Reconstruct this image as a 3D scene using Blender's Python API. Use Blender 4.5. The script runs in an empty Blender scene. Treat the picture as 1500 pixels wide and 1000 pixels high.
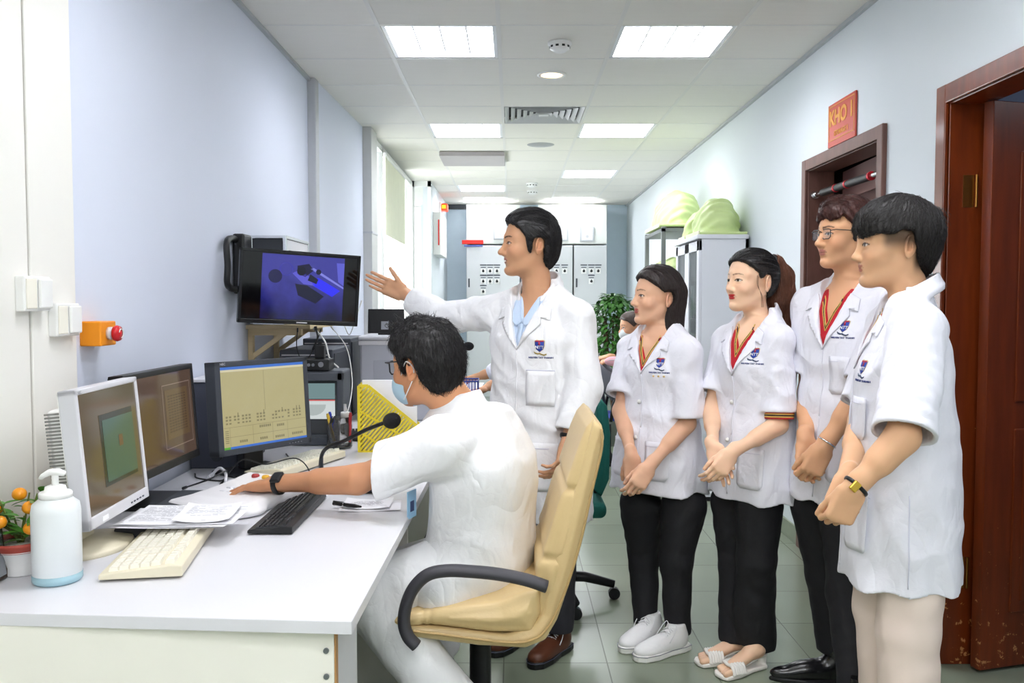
import bpy, bmesh, math, random
import numpy as np
from mathutils import Vector, Matrix, noise
from mathutils.bvhtree import BVHTree
random.seed(7)
PI = math.pi
scene = bpy.context.scene
COL = scene.collection

# ------------------------------------------------------------ camera maths (1500x1000, f in px)
FPX = 1270.0
TILT = math.atan(60/FPX)
CAMZ = 1.4
_c, _s = math.cos(TILT), math.sin(TILT)
def ray(u, v):
    a = (u-750)/FPX; b = -(v-500)/FPX
    return (a, _c+b*_s, -_s+b*_c)
def atY(u, v, Y):
    d = ray(u, v); t = Y/d[1]; return Vector((d[0]*t, Y, CAMZ+d[2]*t))
def atZ(u, v, z):
    d = ray(u, v); t = (z-CAMZ)/d[2]; return Vector((d[0]*t, d[1]*t, z))
def atX(u, v, X):
    d = ray(u, v); t = X/d[0]; return Vector((X, d[1]*t, CAMZ+d[2]*t))

# ------------------------------------------------------------ materials
def srgb(c):
    if isinstance(c, str):
        c = c.lstrip('#'); c = tuple(int(c[i:i+2], 16)/255 for i in (0, 2, 4))
    return tuple(x/12.92 if x <= .04045 else ((x+.055)/1.055)**2.4 for x in c[:3])
_M = {}
def mat(name, col, rough=.5, metal=0, var=.03, vscale=8, bump=0, bscale=40, emit=0, ecol=None, alpha=1, trans=0, coat=0, spec=.5, stretch=None, sss=0, ior=1.45, attr=None, sheen=0):
    if name in _M: return _M[name]
    m = bpy.data.materials.new(name); m.use_nodes = True
    nt = m.node_tree; N = nt.nodes; L = nt.links
    b = N['Principled BSDF']
    c = srgb(col)
    tc = N.new('ShaderNodeTexCoord'); mp = N.new('ShaderNodeMapping')
    L.new(tc.outputs['Object'], mp.inputs[0])
    if stretch: mp.inputs['Scale'].default_value = stretch
    if attr:
        at = N.new('ShaderNodeVertexColor'); at.layer_name = attr; src = at.outputs['Color']
    else: src = None
    if var > 0:
        nz = N.new('ShaderNodeTexNoise'); nz.inputs['Scale'].default_value = vscale; nz.inputs['Detail'].default_value = 4
        L.new(mp.outputs[0], nz.inputs['Vector'])
        mr = N.new('ShaderNodeMapRange'); mr.inputs['To Min'].default_value = 1-var*2; mr.inputs['To Max'].default_value = 1+var*2
        L.new(nz.outputs['Fac'], mr.inputs['Value'])
        mx = N.new('ShaderNodeMix'); mx.data_type = 'RGBA'; mx.blend_type = 'MULTIPLY'; mx.inputs['Factor'].default_value = 1
        if src: L.new(src, mx.inputs['A'])
        else: mx.inputs['A'].default_value = (*c, 1)
        cb = N.new('ShaderNodeCombineColor')
        for i in range(3): L.new(mr.outputs[0], cb.inputs[i])
        L.new(cb.outputs[0], mx.inputs['B']); L.new(mx.outputs['Result'], b.inputs['Base Color'])
    elif src: L.new(src, b.inputs['Base Color'])
    else: b.inputs['Base Color'].default_value = (*c, 1)
    b.inputs['Roughness'].default_value = rough; b.inputs['Metallic'].default_value = metal
    b.inputs['Specular IOR Level'].default_value = spec; b.inputs['IOR'].default_value = ior
    if coat: b.inputs['Coat Weight'].default_value = coat; b.inputs['Coat Roughness'].default_value = .1
    if sss:
        b.inputs['Subsurface Weight'].default_value = sss; b.inputs['Subsurface Radius'].default_value = (1, .35, .2); b.inputs['Subsurface Scale'].default_value = .012
    if sheen: b.inputs['Sheen Weight'].default_value = sheen
    if bump:
        n2 = N.new('ShaderNodeTexNoise'); n2.inputs['Scale'].default_value = bscale; n2.inputs['Detail'].default_value = 5
        L.new(mp.outputs[0], n2.inputs['Vector'])
        bp = N.new('ShaderNodeBump'); bp.inputs['Strength'].default_value = bump; bp.inputs['Distance'].default_value = .01
        L.new(n2.outputs['Fac'], bp.inputs['Height']); L.new(bp.outputs[0], b.inputs['Normal'])
    if emit:
        b.inputs['Emission Color'].default_value = (*srgb(ecol or col), 1); b.inputs['Emission Strength'].default_value = emit
    if trans: b.inputs['Transmission Weight'].default_value = trans
    if alpha < 1: b.inputs['Alpha'].default_value = alpha
    _M[name] = m
    return m

# ------------------------------------------------------------ scene graph helpers
def tag(o, label=None, cat=None, group=None, kind=None):
    if label: o['label'] = label
    if cat: o['category'] = cat
    if group: o['group'] = group
    if kind: o['kind'] = kind
    return o
def thing(name, label, cat, loc=(0, 0, 0), rot=(0, 0, 0), group=None):
    o = bpy.data.objects.new(name, None); COL.objects.link(o)
    o.location = loc; o.rotation_euler = rot; o.empty_display_size = .1
    return tag(o, label, cat, group)
def link(name, me, m=None, parent=None, world=False, smooth=False):
    if smooth: me.shade_smooth()
    if m is not None:
        for x in (m if isinstance(m, (list, tuple)) else [m]): me.materials.append(x)
    o = bpy.data.objects.new(name, me); COL.objects.link(o)
    if parent is not None:
        o.parent = parent
        if world:
            bpy.context.view_layer.update()
            o.matrix_parent_inverse = parent.matrix_world.inverted()
    return o
def copy_tree(o, parent=None):
    c = o.copy(); COL.objects.link(c)
    if parent is not None: c.parent = parent
    for ch in list(o.children): copy_tree(ch, c)
    return c

# ------------------------------------------------------------ mesh builder
class MB:
    def __init__(s): s.v = []; s.f = []; s.mi = []; s.sm = []
    def add(s, vs, fs, mi=0, sm=False, M=None):
        k = len(s.v)
        if M is not None: vs = [M @ Vector(v) for v in vs]
        s.v += [tuple(v) for v in vs]; s.f += [tuple(i+k for i in f) for f in fs]
        s.mi += [mi]*len(fs); s.sm += [sm]*len(fs); return s
    def bm(s, bm, mi=0, sm=False, M=None):
        bm.verts.ensure_lookup_table()
        for i, v in enumerate(bm.verts): v.index = i
        s.add([v.co.copy() for v in bm.verts], [[v.index for v in f.verts] for f in bm.faces], mi, sm, M); bm.free(); return s
    def box(s, lo, hi, bev=0, mi=0, M=None, seg=2):
        bm = bmesh.new(); bmesh.ops.create_cube(bm, size=1)
        lo, hi = Vector(lo), Vector(hi)
        for v in bm.verts: v.co = Vector((lo[i]+(v.co[i]+.5)*(hi[i]-lo[i]) for i in range(3)))
        if bev: bmesh.ops.bevel(bm, geom=bm.edges[:], offset=bev, segments=seg, profile=.5, affect='EDGES')
        return s.bm(bm, mi, False, M)
    def cyl(s, p, q, r, r2=None, n=24, mi=0, cap=True, sm=True, M=None):
        p, q = Vector(p), Vector(q); r2 = r if r2 is None else r2
        d = (q-p).normalized(); a = d.orthogonal().normalized(); b = d.cross(a)
        vs = []; 
        for c, rr in ((p, r), (q, r2)):
            for i in range(n):
                t = 2*PI*i/n; vs.append(c+(a*math.cos(t)+b*math.sin(t))*rr)
        s.add(vs, [(i, (i+1) % n, n+(i+1) % n, n+i) for i in range(n)], mi, sm, M)
        if cap:
            s.add(vs[:n], [tuple(range(n))[::-1]], mi, False, M); s.add(vs[n:], [tuple(range(n))], mi, False, M)
        return s
    def lathe(s, prof, n=32, mi=0, M=None, sm=True, c=(0, 0)):
        vs = []
        for r, z in prof:
            for i in range(n):
                t = 2*PI*i/n; vs.append((c[0]+r*math.cos(t), c[1]+r*math.sin(t), z))
        fs = []
        for k in range(len(prof)-1):
            for i in range(n): fs.append((k*n+i, k*n+(i+1) % n, (k+1)*n+(i+1) % n, (k+1)*n+i))
        return s.add(vs, fs, mi, sm, M)
    def tube(s, pts, r, n=10, mi=0, closed=False, sm=True, M=None, flat=None, up=None):
        """sweep of a circle (or an ellipse flat=(ra, rb)) along points; r may be a list"""
        P = [Vector(p) for p in pts]; m = len(P)
        rs = r if isinstance(r, (list, tuple)) else [r]*m
        vs = []; prev = None
        for i in range(m):
            if closed: t = P[(i+1) % m]-P[i-1]
            else: t = P[min(i+1, m-1)]-P[max(i-1, 0)]
            t.normalize()
            if prev is None: a = (Vector(up) if up else t.orthogonal()); a = (a-t*a.dot(t)).normalized()
            else: a = (prev-t*prev.dot(t)).normalized()
            prev = a; b = t.cross(a)
            for k in range(n):
                w = 2*PI*k/n
                ra, rb = flat if flat else (1, 1)
                vs.append(P[i]+(a*math.cos(w)*ra+b*math.sin(w)*rb)*rs[i])
        fs = []
        for i in range(m if closed else m-1):
            j = (i+1) % m
            for k in range(n): fs.append((i*n+k, i*n+(k+1) % n, j*n+(k+1) % n, j*n+k))
        if not closed: fs += [tuple(range(n))[::-1], tuple(range((m-1)*n, m*n))]
        return s.add(vs, fs, mi, sm, M)
    def prism(s, poly, z0, z1, mi=0, M=None, bev=0, sm=False):
        bm = bmesh.new(); vs = [bm.verts.new((x, y, z0)) for x, y in poly]
        f = bm.faces.new(vs); f.normal_update()
        r = bmesh.ops.extrude_face_region(bm, geom=[f])
        for g in r['geom']:
            if isinstance(g, bmesh.types.BMVert): g.co.z = z1
        bmesh.ops.recalc_face_normals(bm, faces=bm.faces[:])
        if bev: bmesh.ops.bevel(bm, geom=bm.edges[:], offset=bev, segments=2, profile=.5, affect='EDGES')
        return s.bm(bm, mi, sm, M)
    def sphere(s, c, r, n=16, mi=0, M=None, sc=(1, 1, 1)):
        prof = [(math.sin(PI*i/n), -math.cos(PI*i/n)) for i in range(n+1)]
        T = Matrix.Translation(Vector(c)) @ Matrix.Diagonal((r*sc[0], r*sc[1], r*sc[2], 1))
        if M is not None: T = M @ T
        return s.lathe([(max(a, 1e-4), b) for a, b in prof], n*2, mi, T)
    def quad(s, a, b, c, d, mi=0): return s.add([a, b, c, d], [(0, 1, 2, 3)], mi)
    def mesh(s, name):
        me = bpy.data.meshes.new(name); me.from_pydata(s.v, [], s.f); me.update()
        me.polygons.foreach_set('material_index', s.mi); me.polygons.foreach_set('use_smooth', s.sm)
        return me
    def build(s, name, m=None, parent=None, world=False): return link(name, s.mesh(name), m, parent, world)
def bez(pts, n=8):
    """Catmull-Rom through points"""
    P = [Vector(p) for p in pts]; P = [P[0]*2-P[1]]+P+[P[-1]*2-P[-2]]; out = []
    for i in range(1, len(P)-2):
        for k in range(n):
            t = k/n; a, b, c, d = P[i-1], P[i], P[i+1], P[i+2]
            out.append(.5*((2*b)+(c-a)*t+(2*a-5*b+4*c-d)*t*t+(3*b-a-3*c+d)*t**3))
    out.append(P[-2]); return out
def frame(o, x, z):
    """matrix with origin o, x axis and approximate z axis"""
    x = Vector(x).normalized(); z = Vector(z); y = z.cross(x).normalized(); z = x.cross(y)
    return Matrix(((x[0], y[0], z[0], o[0]), (x[1], y[1], z[1], o[1]), (x[2], y[2], z[2], o[2]), (0, 0, 0, 1)))
def rotz(a, loc=(0, 0, 0)): return Matrix.Translation(Vector(loc)) @ Matrix.Rotation(a, 4, 'Z')
def text_mesh(s, size, align='CENTER', extr=0, bold=0):
    cu = bpy.data.curves.new('t', 'FONT'); cu.body = s; cu.size = size; cu.align_x = align; cu.align_y = 'CENTER'
    cu.extrude = extr; cu.offset = bold; cu.resolution_u = 3
    o = bpy.data.objects.new('t', cu); COL.objects.link(o)
    dg = bpy.context.evaluated_depsgraph_get(); dg.update()
    me = bpy.data.meshes.new_from_object(o.evaluated_get(dg))
    vs = [v.co.copy() for v in me.vertices]; fs = [tuple(p.vertices) for p in me.polygons]
    bpy.data.objects.remove(o); bpy.data.curves.remove(cu); bpy.data.meshes.remove(me)
    return vs, fs
# ------------------------------------------------------------ distance-field modeller (continuous organic surfaces)
A = lambda v: np.array(v, dtype=np.float32)
def nrand(P, seed, f):
    """cheap smooth pseudo-noise in [-1,1]"""
    rs = np.random.RandomState(seed); o = 0
    for k in range(4):
        w = rs.normal(size=3)*f*(1+.35*k); o = o+np.sin(P@w.astype(np.float32)+rs.uniform(0, 6.28)+1.3*np.sin(P@(rs.normal(size=3)*f*.7).astype(np.float32)+rs.uniform(0, 6.28)))
    return o/3
def poly2d(Q, pt):
    d = np.full(Q.shape[:-1], 1e9, np.float32); sg = np.ones(Q.shape[:-1], np.float32)
    x, y = Q[..., 0], Q[..., 1]
    for i in range(len(pt)):
        a = pt[i]; b = pt[i-1]; ex, ey = b-a; wx, wy = x-a[0], y-a[1]
        t = np.clip((wx*ex+wy*ey)/(ex*ex+ey*ey+1e-12), 0, 1); d = np.minimum(d, (wx-ex*t)**2+(wy-ey*t)**2)
        c1 = y >= a[1]; c2 = y < b[1]; c3 = ex*wy > ey*wx
        sg = np.where((c1 & c2 & c3) | (~c1 & ~c2 & ~c3), -sg, sg)
    return (sg*np.sqrt(d)).astype(np.float32)
class SDF:
    def __init__(s): s.ops = []; s.fin = []
    def add(s, f, lo, hi, k=.01, op='u'): s.ops.append((op, k, f, A(lo), A(hi))); return s
    def ell(s, c, r, k=.01, R=None, op='u'):
        c, r = A(c), A(r); Rm = None if R is None else np.array(R.to_3x3() if hasattr(R, 'to_3x3') else R, dtype=np.float32)
        def f(P):
            Q = P-c
            if Rm is not None: Q = Q@Rm
            k0 = np.linalg.norm(Q/r, axis=-1); k1 = np.linalg.norm(Q/(r*r), axis=-1)+1e-9
            return k0*(k0-1)/k1
        m = r.max(); return s.add(f, c-m, c+m, k, op)
    def cap(s, a, b, ra, rb=None, k=.01, op='u', sq=None):
        """tapered capsule; sq=(axis vector, factor) flattens it along an axis"""
        a, b = A(a), A(b); rb = ra if rb is None else rb; ab = b-a; L2 = max(float(ab@ab), 1e-9)
        ax = None
        if sq is not None:
            ax = A(sq[0]); ax = ax/np.linalg.norm(ax); fac = sq[1]
        def f(P):
            Q = P-a; t = np.clip((Q@ab)/L2, 0, 1)
            D = Q-t[..., None]*ab
            if ax is not None:
                h = D@ax; D = D+(h*(1/fac-1))[..., None]*ax
            d = np.linalg.norm(D, axis=-1)-(ra+(rb-ra)*t)
            return d*(min(1, fac) if ax is not None else 1)
        m = max(ra, rb)*(max(1, sq[1]) if sq is not None else 1)
        return s.add(f, np.minimum(a, b)-m, np.maximum(a, b)+m, k, op)
    def chain(s, pts, rs, k=.01, op='u'):
        for i in range(len(pts)-1): s.cap(pts[i], pts[i+1], rs[i], rs[i+1], k if i == 0 else min(k, .012), op)
        return s
    def box(s, c, h, r=.005, R=None, k=.01, op='u'):
        c, h = A(c), A(h); Rm = None if R is None else np.array(R.to_3x3() if hasattr(R, 'to_3x3') else R, dtype=np.float32)
        def f(P):
            Q = P-c
            if Rm is not None: Q = Q@Rm
            q = np.abs(Q)-(h-r)
            return np.linalg.norm(np.maximum(q, 0), axis=-1)+np.minimum(q.max(-1), 0)-r
        m = float(np.linalg.norm(h)); return s.add(f, c-m, c+m, k, op)
    def loft(s, M, st, n=2.3, k=.02, op='u', grow=0, disp=None):
        """superellipse sections along local z. st rows: z, cx, cy, rx, ry"""
        Mi = np.array(M.inverted(), dtype=np.float32); st = np.array(st, dtype=np.float32)
        zz = np.linspace(st[0, 0], st[-1, 0], 65)
        # smooth (monotone-ish) interpolation of the sections
        tab = []
        for c in range(1, 5):
            y = np.interp(zz, st[:, 0], st[:, c]); 
            for _ in range(3): y[1:-1] = (y[:-2]+2*y[1:-1]+y[2:])/4
            tab.append(y.astype(np.float32))
        z0, z1 = float(zz[0]), float(zz[-1])
        def f(P):
            Q = P@Mi[:3, :3].T+Mi[:3, 3]; z = Q[..., 2]
            cx, cy, rx, ry = [np.interp(z, zz, t) for t in tab]
            rx = rx+grow; ry = ry+grow
            x = (Q[..., 0]-cx); y = (Q[..., 1]-cy)
            g = (np.abs(x/rx)**n+np.abs(y/ry)**n+1e-9)**(1/n)
            rr = np.sqrt(x*x+y*y)+1e-9
            d = rr-rr/g
            d = d*np.clip(np.minimum(rx, ry)/np.maximum(rx, ry)*1.6, .5, 1)
            if disp is not None: d = d-disp(x, y, z, rx, ry)
            return np.maximum(d, np.maximum(z-z1, z0-z)).astype(np.float32)
        R = float(max(tab[2].max()+abs(tab[0]).max(), tab[3].max()+abs(tab[1]).max()))+grow+.03
        cs = [M @ Vector((x, y, z)) for x in (-R, R) for y in (-R, R) for z in (z0, z1)]
        return s.add(f, np.min(np.array(cs), 0), np.max(np.array(cs), 0), k, op)
    def poly(s, M, pts, h, r=.01, k=.01, op='u', dome=0):
        """2D outline in the local xy plane of M, thick +-h along local z, rounded by r"""
        Mi = np.array(M.inverted(), dtype=np.float32); pt = np.array(pts, dtype=np.float32)
        def f(P):
            Q = P@Mi[:3, :3].T+Mi[:3, 3]
            d2 = poly2d(Q[..., :2], pt)
            a = d2+r; b = np.abs(Q[..., 2])-h+r
            if dome: b = b+dome*np.clip(1+a/.05, 0, 1)**2
            return np.minimum(np.maximum(a, b), 0)+np.sqrt(np.maximum(a, 0)**2+np.maximum(b, 0)**2)-r
        lo2, hi2 = pt.min(0), pt.max(0); cs = [M @ Vector((float(x), float(y), z)) for x in (lo2[0], hi2[0]) for y in (lo2[1], hi2[1]) for z in (-h, h)]
        return s.add(f, np.min(np.array(cs), 0), np.max(np.array(cs), 0), k, op)
    def plane(s, p, n, k=.004, lo=None, hi=None):
        """cut away the half space on the +n side of p"""
        p, n = A(p), A(Vector(n).normalized())
        return s.add(lambda P: -((P-p)@n), lo if lo is not None else p-9, hi if hi is not None else p+9, k, 's')
    def sub(s, other, k=.004):
        """carve another field out of this one"""
        lo = np.min([o[3] for o in other.ops], 0); hi = np.max([o[4] for o in other.ops], 0)
        return s.add(lambda P: other.ev(P), lo, hi, k, 's')
    def inter(s, other, k=.004):
        return s.add(lambda P: other.ev(P), A((-99,)*3), A((99,)*3), k, 'i')
    def ev(s, P):
        shp = P.shape[:-1]; Q = P.reshape(-1, 3); D = np.full(Q.shape[0], .3, np.float32)
        for op, k, f, lo, hi in s.ops:
            m = np.all((Q > lo-k-.06) & (Q < hi+k+.06), axis=1)
            if not m.any():
                continue
            D[m] = s._comb(D[m], f(Q[m]), op, k)
        for f in s.fin:
            m = np.abs(D) < .06
            if m.any(): D[m] += f(Q[m], D[m])
        return D.reshape(shp)
    @staticmethod
    def _comb(d, e, op, k):
        if op == 'u':
            h = np.maximum(k-np.abs(d-e), 0)/k; return np.minimum(d, e)-h*h*k*.25
        if op == 's':
            e = -e; h = np.maximum(k-np.abs(d-e), 0)/k; return np.maximum(d, e)+h*h*k*.25
        h = np.maximum(k-np.abs(d-e), 0)/k; return np.maximum(d, e)+h*h*k*.25
    def mesh(s, name, vox=.003, smooth=1, B=12):
        us = [o for o in s.ops if o[0] == 'u']
        lo = np.min([o[3] for o in us], 0)-.02; hi = np.max([o[4] for o in us], 0)+.02
        nb = np.ceil((hi-lo)/(vox*B)).astype(int)
        bi = np.stack(np.meshgrid(*[np.arange(n) for n in nb], indexing='ij'), -1).reshape(-1, 3)
        # keep the blocks near the surface (two passes of refinement)
        S = B*vox; cen = lo+(bi+.5)*S
        d = s.ev(cen.astype(np.float32)); keep = np.abs(d) < S*.866*2.3+.012
        bi = bi[keep]
        g = np.arange(B+1); G = np.stack(np.meshgrid(g, g, g, indexing='ij'), -1)
        nblk = len(bi)
        D = np.full((nblk, B+1, B+1, B+1), .3, np.float32)
        Go = (G*vox).astype(np.float32)
        o0 = (lo+bi*S).astype(np.float32)
        for op, k, f, blo, bhi in s.ops:
            mrg = k*2+.02
            m = np.all((o0+S > blo-mrg) & (o0 < bhi+mrg), axis=1); ix = np.nonzero(m)[0]
            for a in range(0, len(ix), 400):
                ii = ix[a:a+400]; P = o0[ii][:, None, None, None, :]+Go
                D[ii] = s._comb(D[ii], f(P), op, k)
        for f in s.fin:
            for a in range(0, nblk, 400):
                P = o0[a:a+400][:, None, None, None, :]+Go; Da = D[a:a+400]; m = np.abs(Da) < .03
                if m.any(): Da[m] += f(P[m], Da[m])
        dims = nb*B+2
        def key(I): return (I[..., 0].astype(np.int64)*dims[1]+I[..., 1])*dims[2]+I[..., 2]
        sg = D < 0
        # cells
        cs = [sg[:, i:B+i, j:B+j, k:B+k] for i in (0, 1) for j in (0, 1) for k in (0, 1)]
        cnt = sum(c.astype(np.int8) for c in cs); act = (cnt > 0) & (cnt < 8)
        b, i, j, k = np.nonzero(act)
        num = np.zeros((len(b), 3), np.float64); den = np.zeros(len(b))
        off = [(0, 0, 0), (0, 0, 1), (0, 1, 0), (0, 1, 1), (1, 0, 0), (1, 0, 1), (1, 1, 0), (1, 1, 1)]
        for ax in range(3):
            for o in off:
                if o[ax]: continue
                o2 = list(o); o2[ax] = 1
                d0 = D[b, i+o[0], j+o[1], k+o[2]]; d1 = D[b, i+o2[0], j+o2[1], k+o2[2]]
                m = (d0 < 0) != (d1 < 0); t = np.where(m, d0/(d0-d1+1e-12), 0)
                p = np.tile(np.array(o, float), (len(b), 1)); p[:, ax] = t
                num += p*m[:, None]; den += m
        loc = num/np.maximum(den, 1)[:, None]
        gi = bi[b]*B+np.stack([i, j, k], 1)
        V = lo+(gi+loc)*vox; K = key(gi); so = np.argsort(K); Ks = K[so]
        quads = []
        for ax in range(3):
            u, v = [(1, 2), (2, 0), (0, 1)][ax]
            sl0 = [slice(0, B)]*3; sl1 = [slice(0, B)]*3; sl1[ax] = slice(1, B+1)
            s0 = sg[(slice(None), *sl0)]; s1 = sg[(slice(None), *sl1)]
            bb, ii, jj, kk = np.nonzero(s0 != s1)
            I = bi[bb]*B+np.stack([ii, jj, kk], 1); ins = s0[bb, ii, jj, kk]
            ids = []; ok = np.ones(len(I), bool)
            for du, dv in ((-1, -1), (0, -1), (0, 0), (-1, 0)):
                J = I.copy(); J[:, u] += du; J[:, v] += dv
                kq = key(J); q = np.searchsorted(Ks, kq); q = np.minimum(q, len(Ks)-1); ok &= Ks[q] == kq; ids.append(so[q])
            Q = np.stack(ids, 1)[ok]; ins = ins[ok]
            Q[~ins] = Q[~ins][:, ::-1]
            quads.append(Q)
        F = np.concatenate(quads).astype(np.int32)
        # drop specks that are not joined to the main surface
        lab = np.arange(len(V)); 
        for _ in range(200):
            new = lab.copy(); mn = lab[F].min(1)
            for q in range(4): np.minimum.at(new, F[:, q], mn)
            new = new[new]
            if (new == lab).all(): break
            lab = new
        cn = np.bincount(lab, minlength=len(V)); ok = cn[lab] > .04*len(V)
        if not ok.all():
            F = F[ok[F[:, 0]]]; ix = np.cumsum(ok)-1; F = ix[F].astype(np.int32); V = V[ok]
        for _ in range(smooth):
            acc = np.zeros_like(V); n = np.zeros(len(V))
            for a, c in ((0, 1), (1, 2), (2, 3), (3, 0)):
                for x, y in ((a, c), (c, a)):
                    for q in range(3): acc[:, q] += np.bincount(F[:, x], V[F[:, y], q], len(V))
                    n += np.bincount(F[:, x], minlength=len(V))
            V = V*.45+acc/np.maximum(n, 1)[:, None]*.55
        me = bpy.data.meshes.new(name)
        me.vertices.add(len(V)); me.vertices.foreach_set('co', V.astype(np.float32).ravel())
        me.loops.add(len(F)*4); me.loops.foreach_set('vertex_index', F.ravel())
        me.polygons.add(len(F)); me.polygons.foreach_set('loop_start', np.arange(0, len(F)*4, 4, dtype=np.int32))
        me.update(calc_edges=True); me.shade_smooth()
        s.V, s.F = V, F
        return me
def vcol(me, V, colf, name='Col'):
    """per-vertex albedo"""
    c = colf(V); a = me.color_attributes.new(name, 'FLOAT_COLOR', 'POINT')
    a.data.foreach_set('color', np.concatenate([c, np.ones((len(c), 1))], 1).astype(np.float32).ravel())
def bvh_of(V, F): return BVHTree.FromPolygons([tuple(v) for v in V], [tuple(f) for f in F])
def drape(bvh, vs, fs, M, thick=.003, off=.001, back=.3, mb=None, mi=0, maxjump=.08, sm=True):
    """project a flat outline (local xy of M, looking along -z of M) on a surface and give it thickness"""
    mb = mb or MB(); d = -(M.to_3x3() @ Vector((0, 0, 1))).normalized()
    out = []; last = None
    hits = []
    for v in vs:
        p = M @ Vector((v[0], v[1], 0)); h = bvh.ray_cast(p-d*back, d, back*3)
        hits.append(h[0])
    good = [h for h in hits if h is not None]
    if not good: return mb
    for v, h in zip(vs, hits):
        if h is None:
            p = M @ Vector((v[0], v[1], 0)); g = min(good, key=lambda q: (q-p).cross(d).length); h = p+d*((g-p).dot(d))
        out.append(h)
    # the patch bridges gaps in the cloth below instead of falling into them
    o0 = M.translation; dep = [(h-o0).dot(d) for h in out]; nb = [set() for _ in out]
    for f in fs:
        for a, b in zip(f, f[1:]+f[:1]): nb[a].add(b); nb[b].add(a)
    base_ = list(dep)
    for _ in range(14):
        dep = [min(dep[i], sum(dep[j] for j in nb[i])/len(nb[i])+.0012) if nb[i] else dep[i] for i in range(len(dep))]
    out = [h+d*(dep[i]-base_[i]) for i, h in enumerate(out)]
    n = len(vs); top = [h-d*(off+thick) for h in out]; bot = [h-d*(off-.0005) for h in out]
    # edges used once = outline
    cnt = {}
    for f in fs:
        for a, b in zip(f, f[1:]+f[:1]): cnt[(min(a, b), max(a, b))] = cnt.get((min(a, b), max(a, b)), [])+[(a, b)]
    side = []
    for e, l in cnt.items():
        if len(l) == 1: a, b = l[0]; side.append((b, a, a+n, b+n))
    mb.add(top+bot, [tuple(f) for f in fs]+[tuple(i+n for i in f[::-1]) for f in fs]+side, mi, sm)
    return mb
def grid_poly(poly, step=.012):
    """2D polygon -> vertices and faces split by a grid"""
    bm = bmesh.new(); f = bm.faces.new([bm.verts.new((x, y, 0)) for x, y in poly])
    f.normal_update()
    if f.normal.z < 0: f.normal_flip()
    xs = [p[0] for p in poly]; ys = [p[1] for p in poly]
    for ax, (a, b) in enumerate(((min(xs), max(xs)), (min(ys), max(ys)))):
        n = int((b-a)/step)
        for i in range(1, n+1):
            co = [0, 0, 0]; co[ax] = a+(b-a)*i/(n+1); no = [0, 0, 0]; no[ax] = 1
            bmesh.ops.bisect_plane(bm, geom=bm.verts[:]+bm.edges[:]+bm.faces[:], plane_co=co, plane_no=no)
    bm.verts.index_update()
    vs = [tuple(v.co[:2]) for v in bm.verts]; fs = [tuple(v.index for v in f.verts) for f in bm.faces]; bm.free()
    return vs, fs
# ------------------------------------------------------------ the room
CH = 2.764                       # ceiling height
XR = 1.643; XL = -1.255; YB = 12.46; YF = -3.2
m_wallL = mat('wall_paint_cool', '#dbe1f0', .55, var=.01, vscale=2, bump=.02, bscale=60)
m_wallR = mat('wall_paint_right', '#dde4e8', .5, var=.01, vscale=2, bump=.02, bscale=60)
m_blue = mat('blue_wall', '#d8e8f4', .5, var=.02)
m_cream = mat('cream_panel', '#f1efe9', .4, var=.02, vscale=3, bump=.02, bscale=20)
m_white = mat('white_plastic', '#f2f2f0', .4, var=.01)
m_tile = mat('ceiling_tile', '#ece9e2', .75, var=.012, vscale=5, bump=.25, bscale=90, stretch=(1, 6, 1))
m_tbar = mat('t_bar', '#e4e2de', .45, var=.01)
m_grey = mat('grey_trim', '#b9bcc0', .45, var=.02)
m_wood = mat('mahogany', '#743010', .32, var=.22, vscale=5, stretch=(6, 6, .7), coat=.3, bump=.03, bscale=30)
m_black = mat('black_plastic', '#17181b', .42, var=.05)
m_chrome = mat('chrome', '#d8dadd', .15, metal=1, var=.01)
m_screw = mat('steel', '#8d9096', .35, metal=1, var=.02)

def wood_worn():
    """mahogany with chipped varnish near the floor and the edges"""
    m = mat('mahogany_worn', '#743010', .3, var=.25, vscale=5, stretch=(6, 6, .7), coat=.3, bump=.03)
    nt = m.node_tree; N = nt.nodes; L = nt.links; b = N['Principled BSDF']
    src = b.inputs['Base Color'].links[0].from_socket
    g = N.new('ShaderNodeNewGeometry'); sp = N.new('ShaderNodeSeparateXYZ'); L.new(g.outputs['Position'], sp.inputs[0])
    nz = N.new('ShaderNodeTexNoise'); nz.inputs['Scale'].default_value = 28; nz.inputs['Detail'].default_value = 6; nz.inputs['Roughness'].default_value = .7
    L.new(g.outputs['Position'], nz.inputs['Vector'])
    h = N.new('ShaderNodeMapRange'); h.inputs['From Min'].default_value = 0; h.inputs['From Max'].default_value = .75; h.inputs['To Min'].default_value = .585; h.inputs['To Max'].default_value = .74
    L.new(sp.outputs['Z'], h.inputs['Value'])
    gt = N.new('ShaderNodeMath'); gt.operation = 'GREATER_THAN'; L.new(nz.outputs['Fac'], gt.inputs[0]); L.new(h.outputs[0], gt.inputs[1])
    mx = N.new('ShaderNodeMix'); mx.data_type = 'RGBA'; L.new(gt.outputs[0], mx.inputs['Factor']); L.new(src, mx.inputs['A']); mx.inputs['B'].default_value = (*srgb('#c88a58'), 1)
    L.new(mx.outputs['Result'], b.inputs['Base Color'])
    return m
m_worn = wood_worn()

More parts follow.
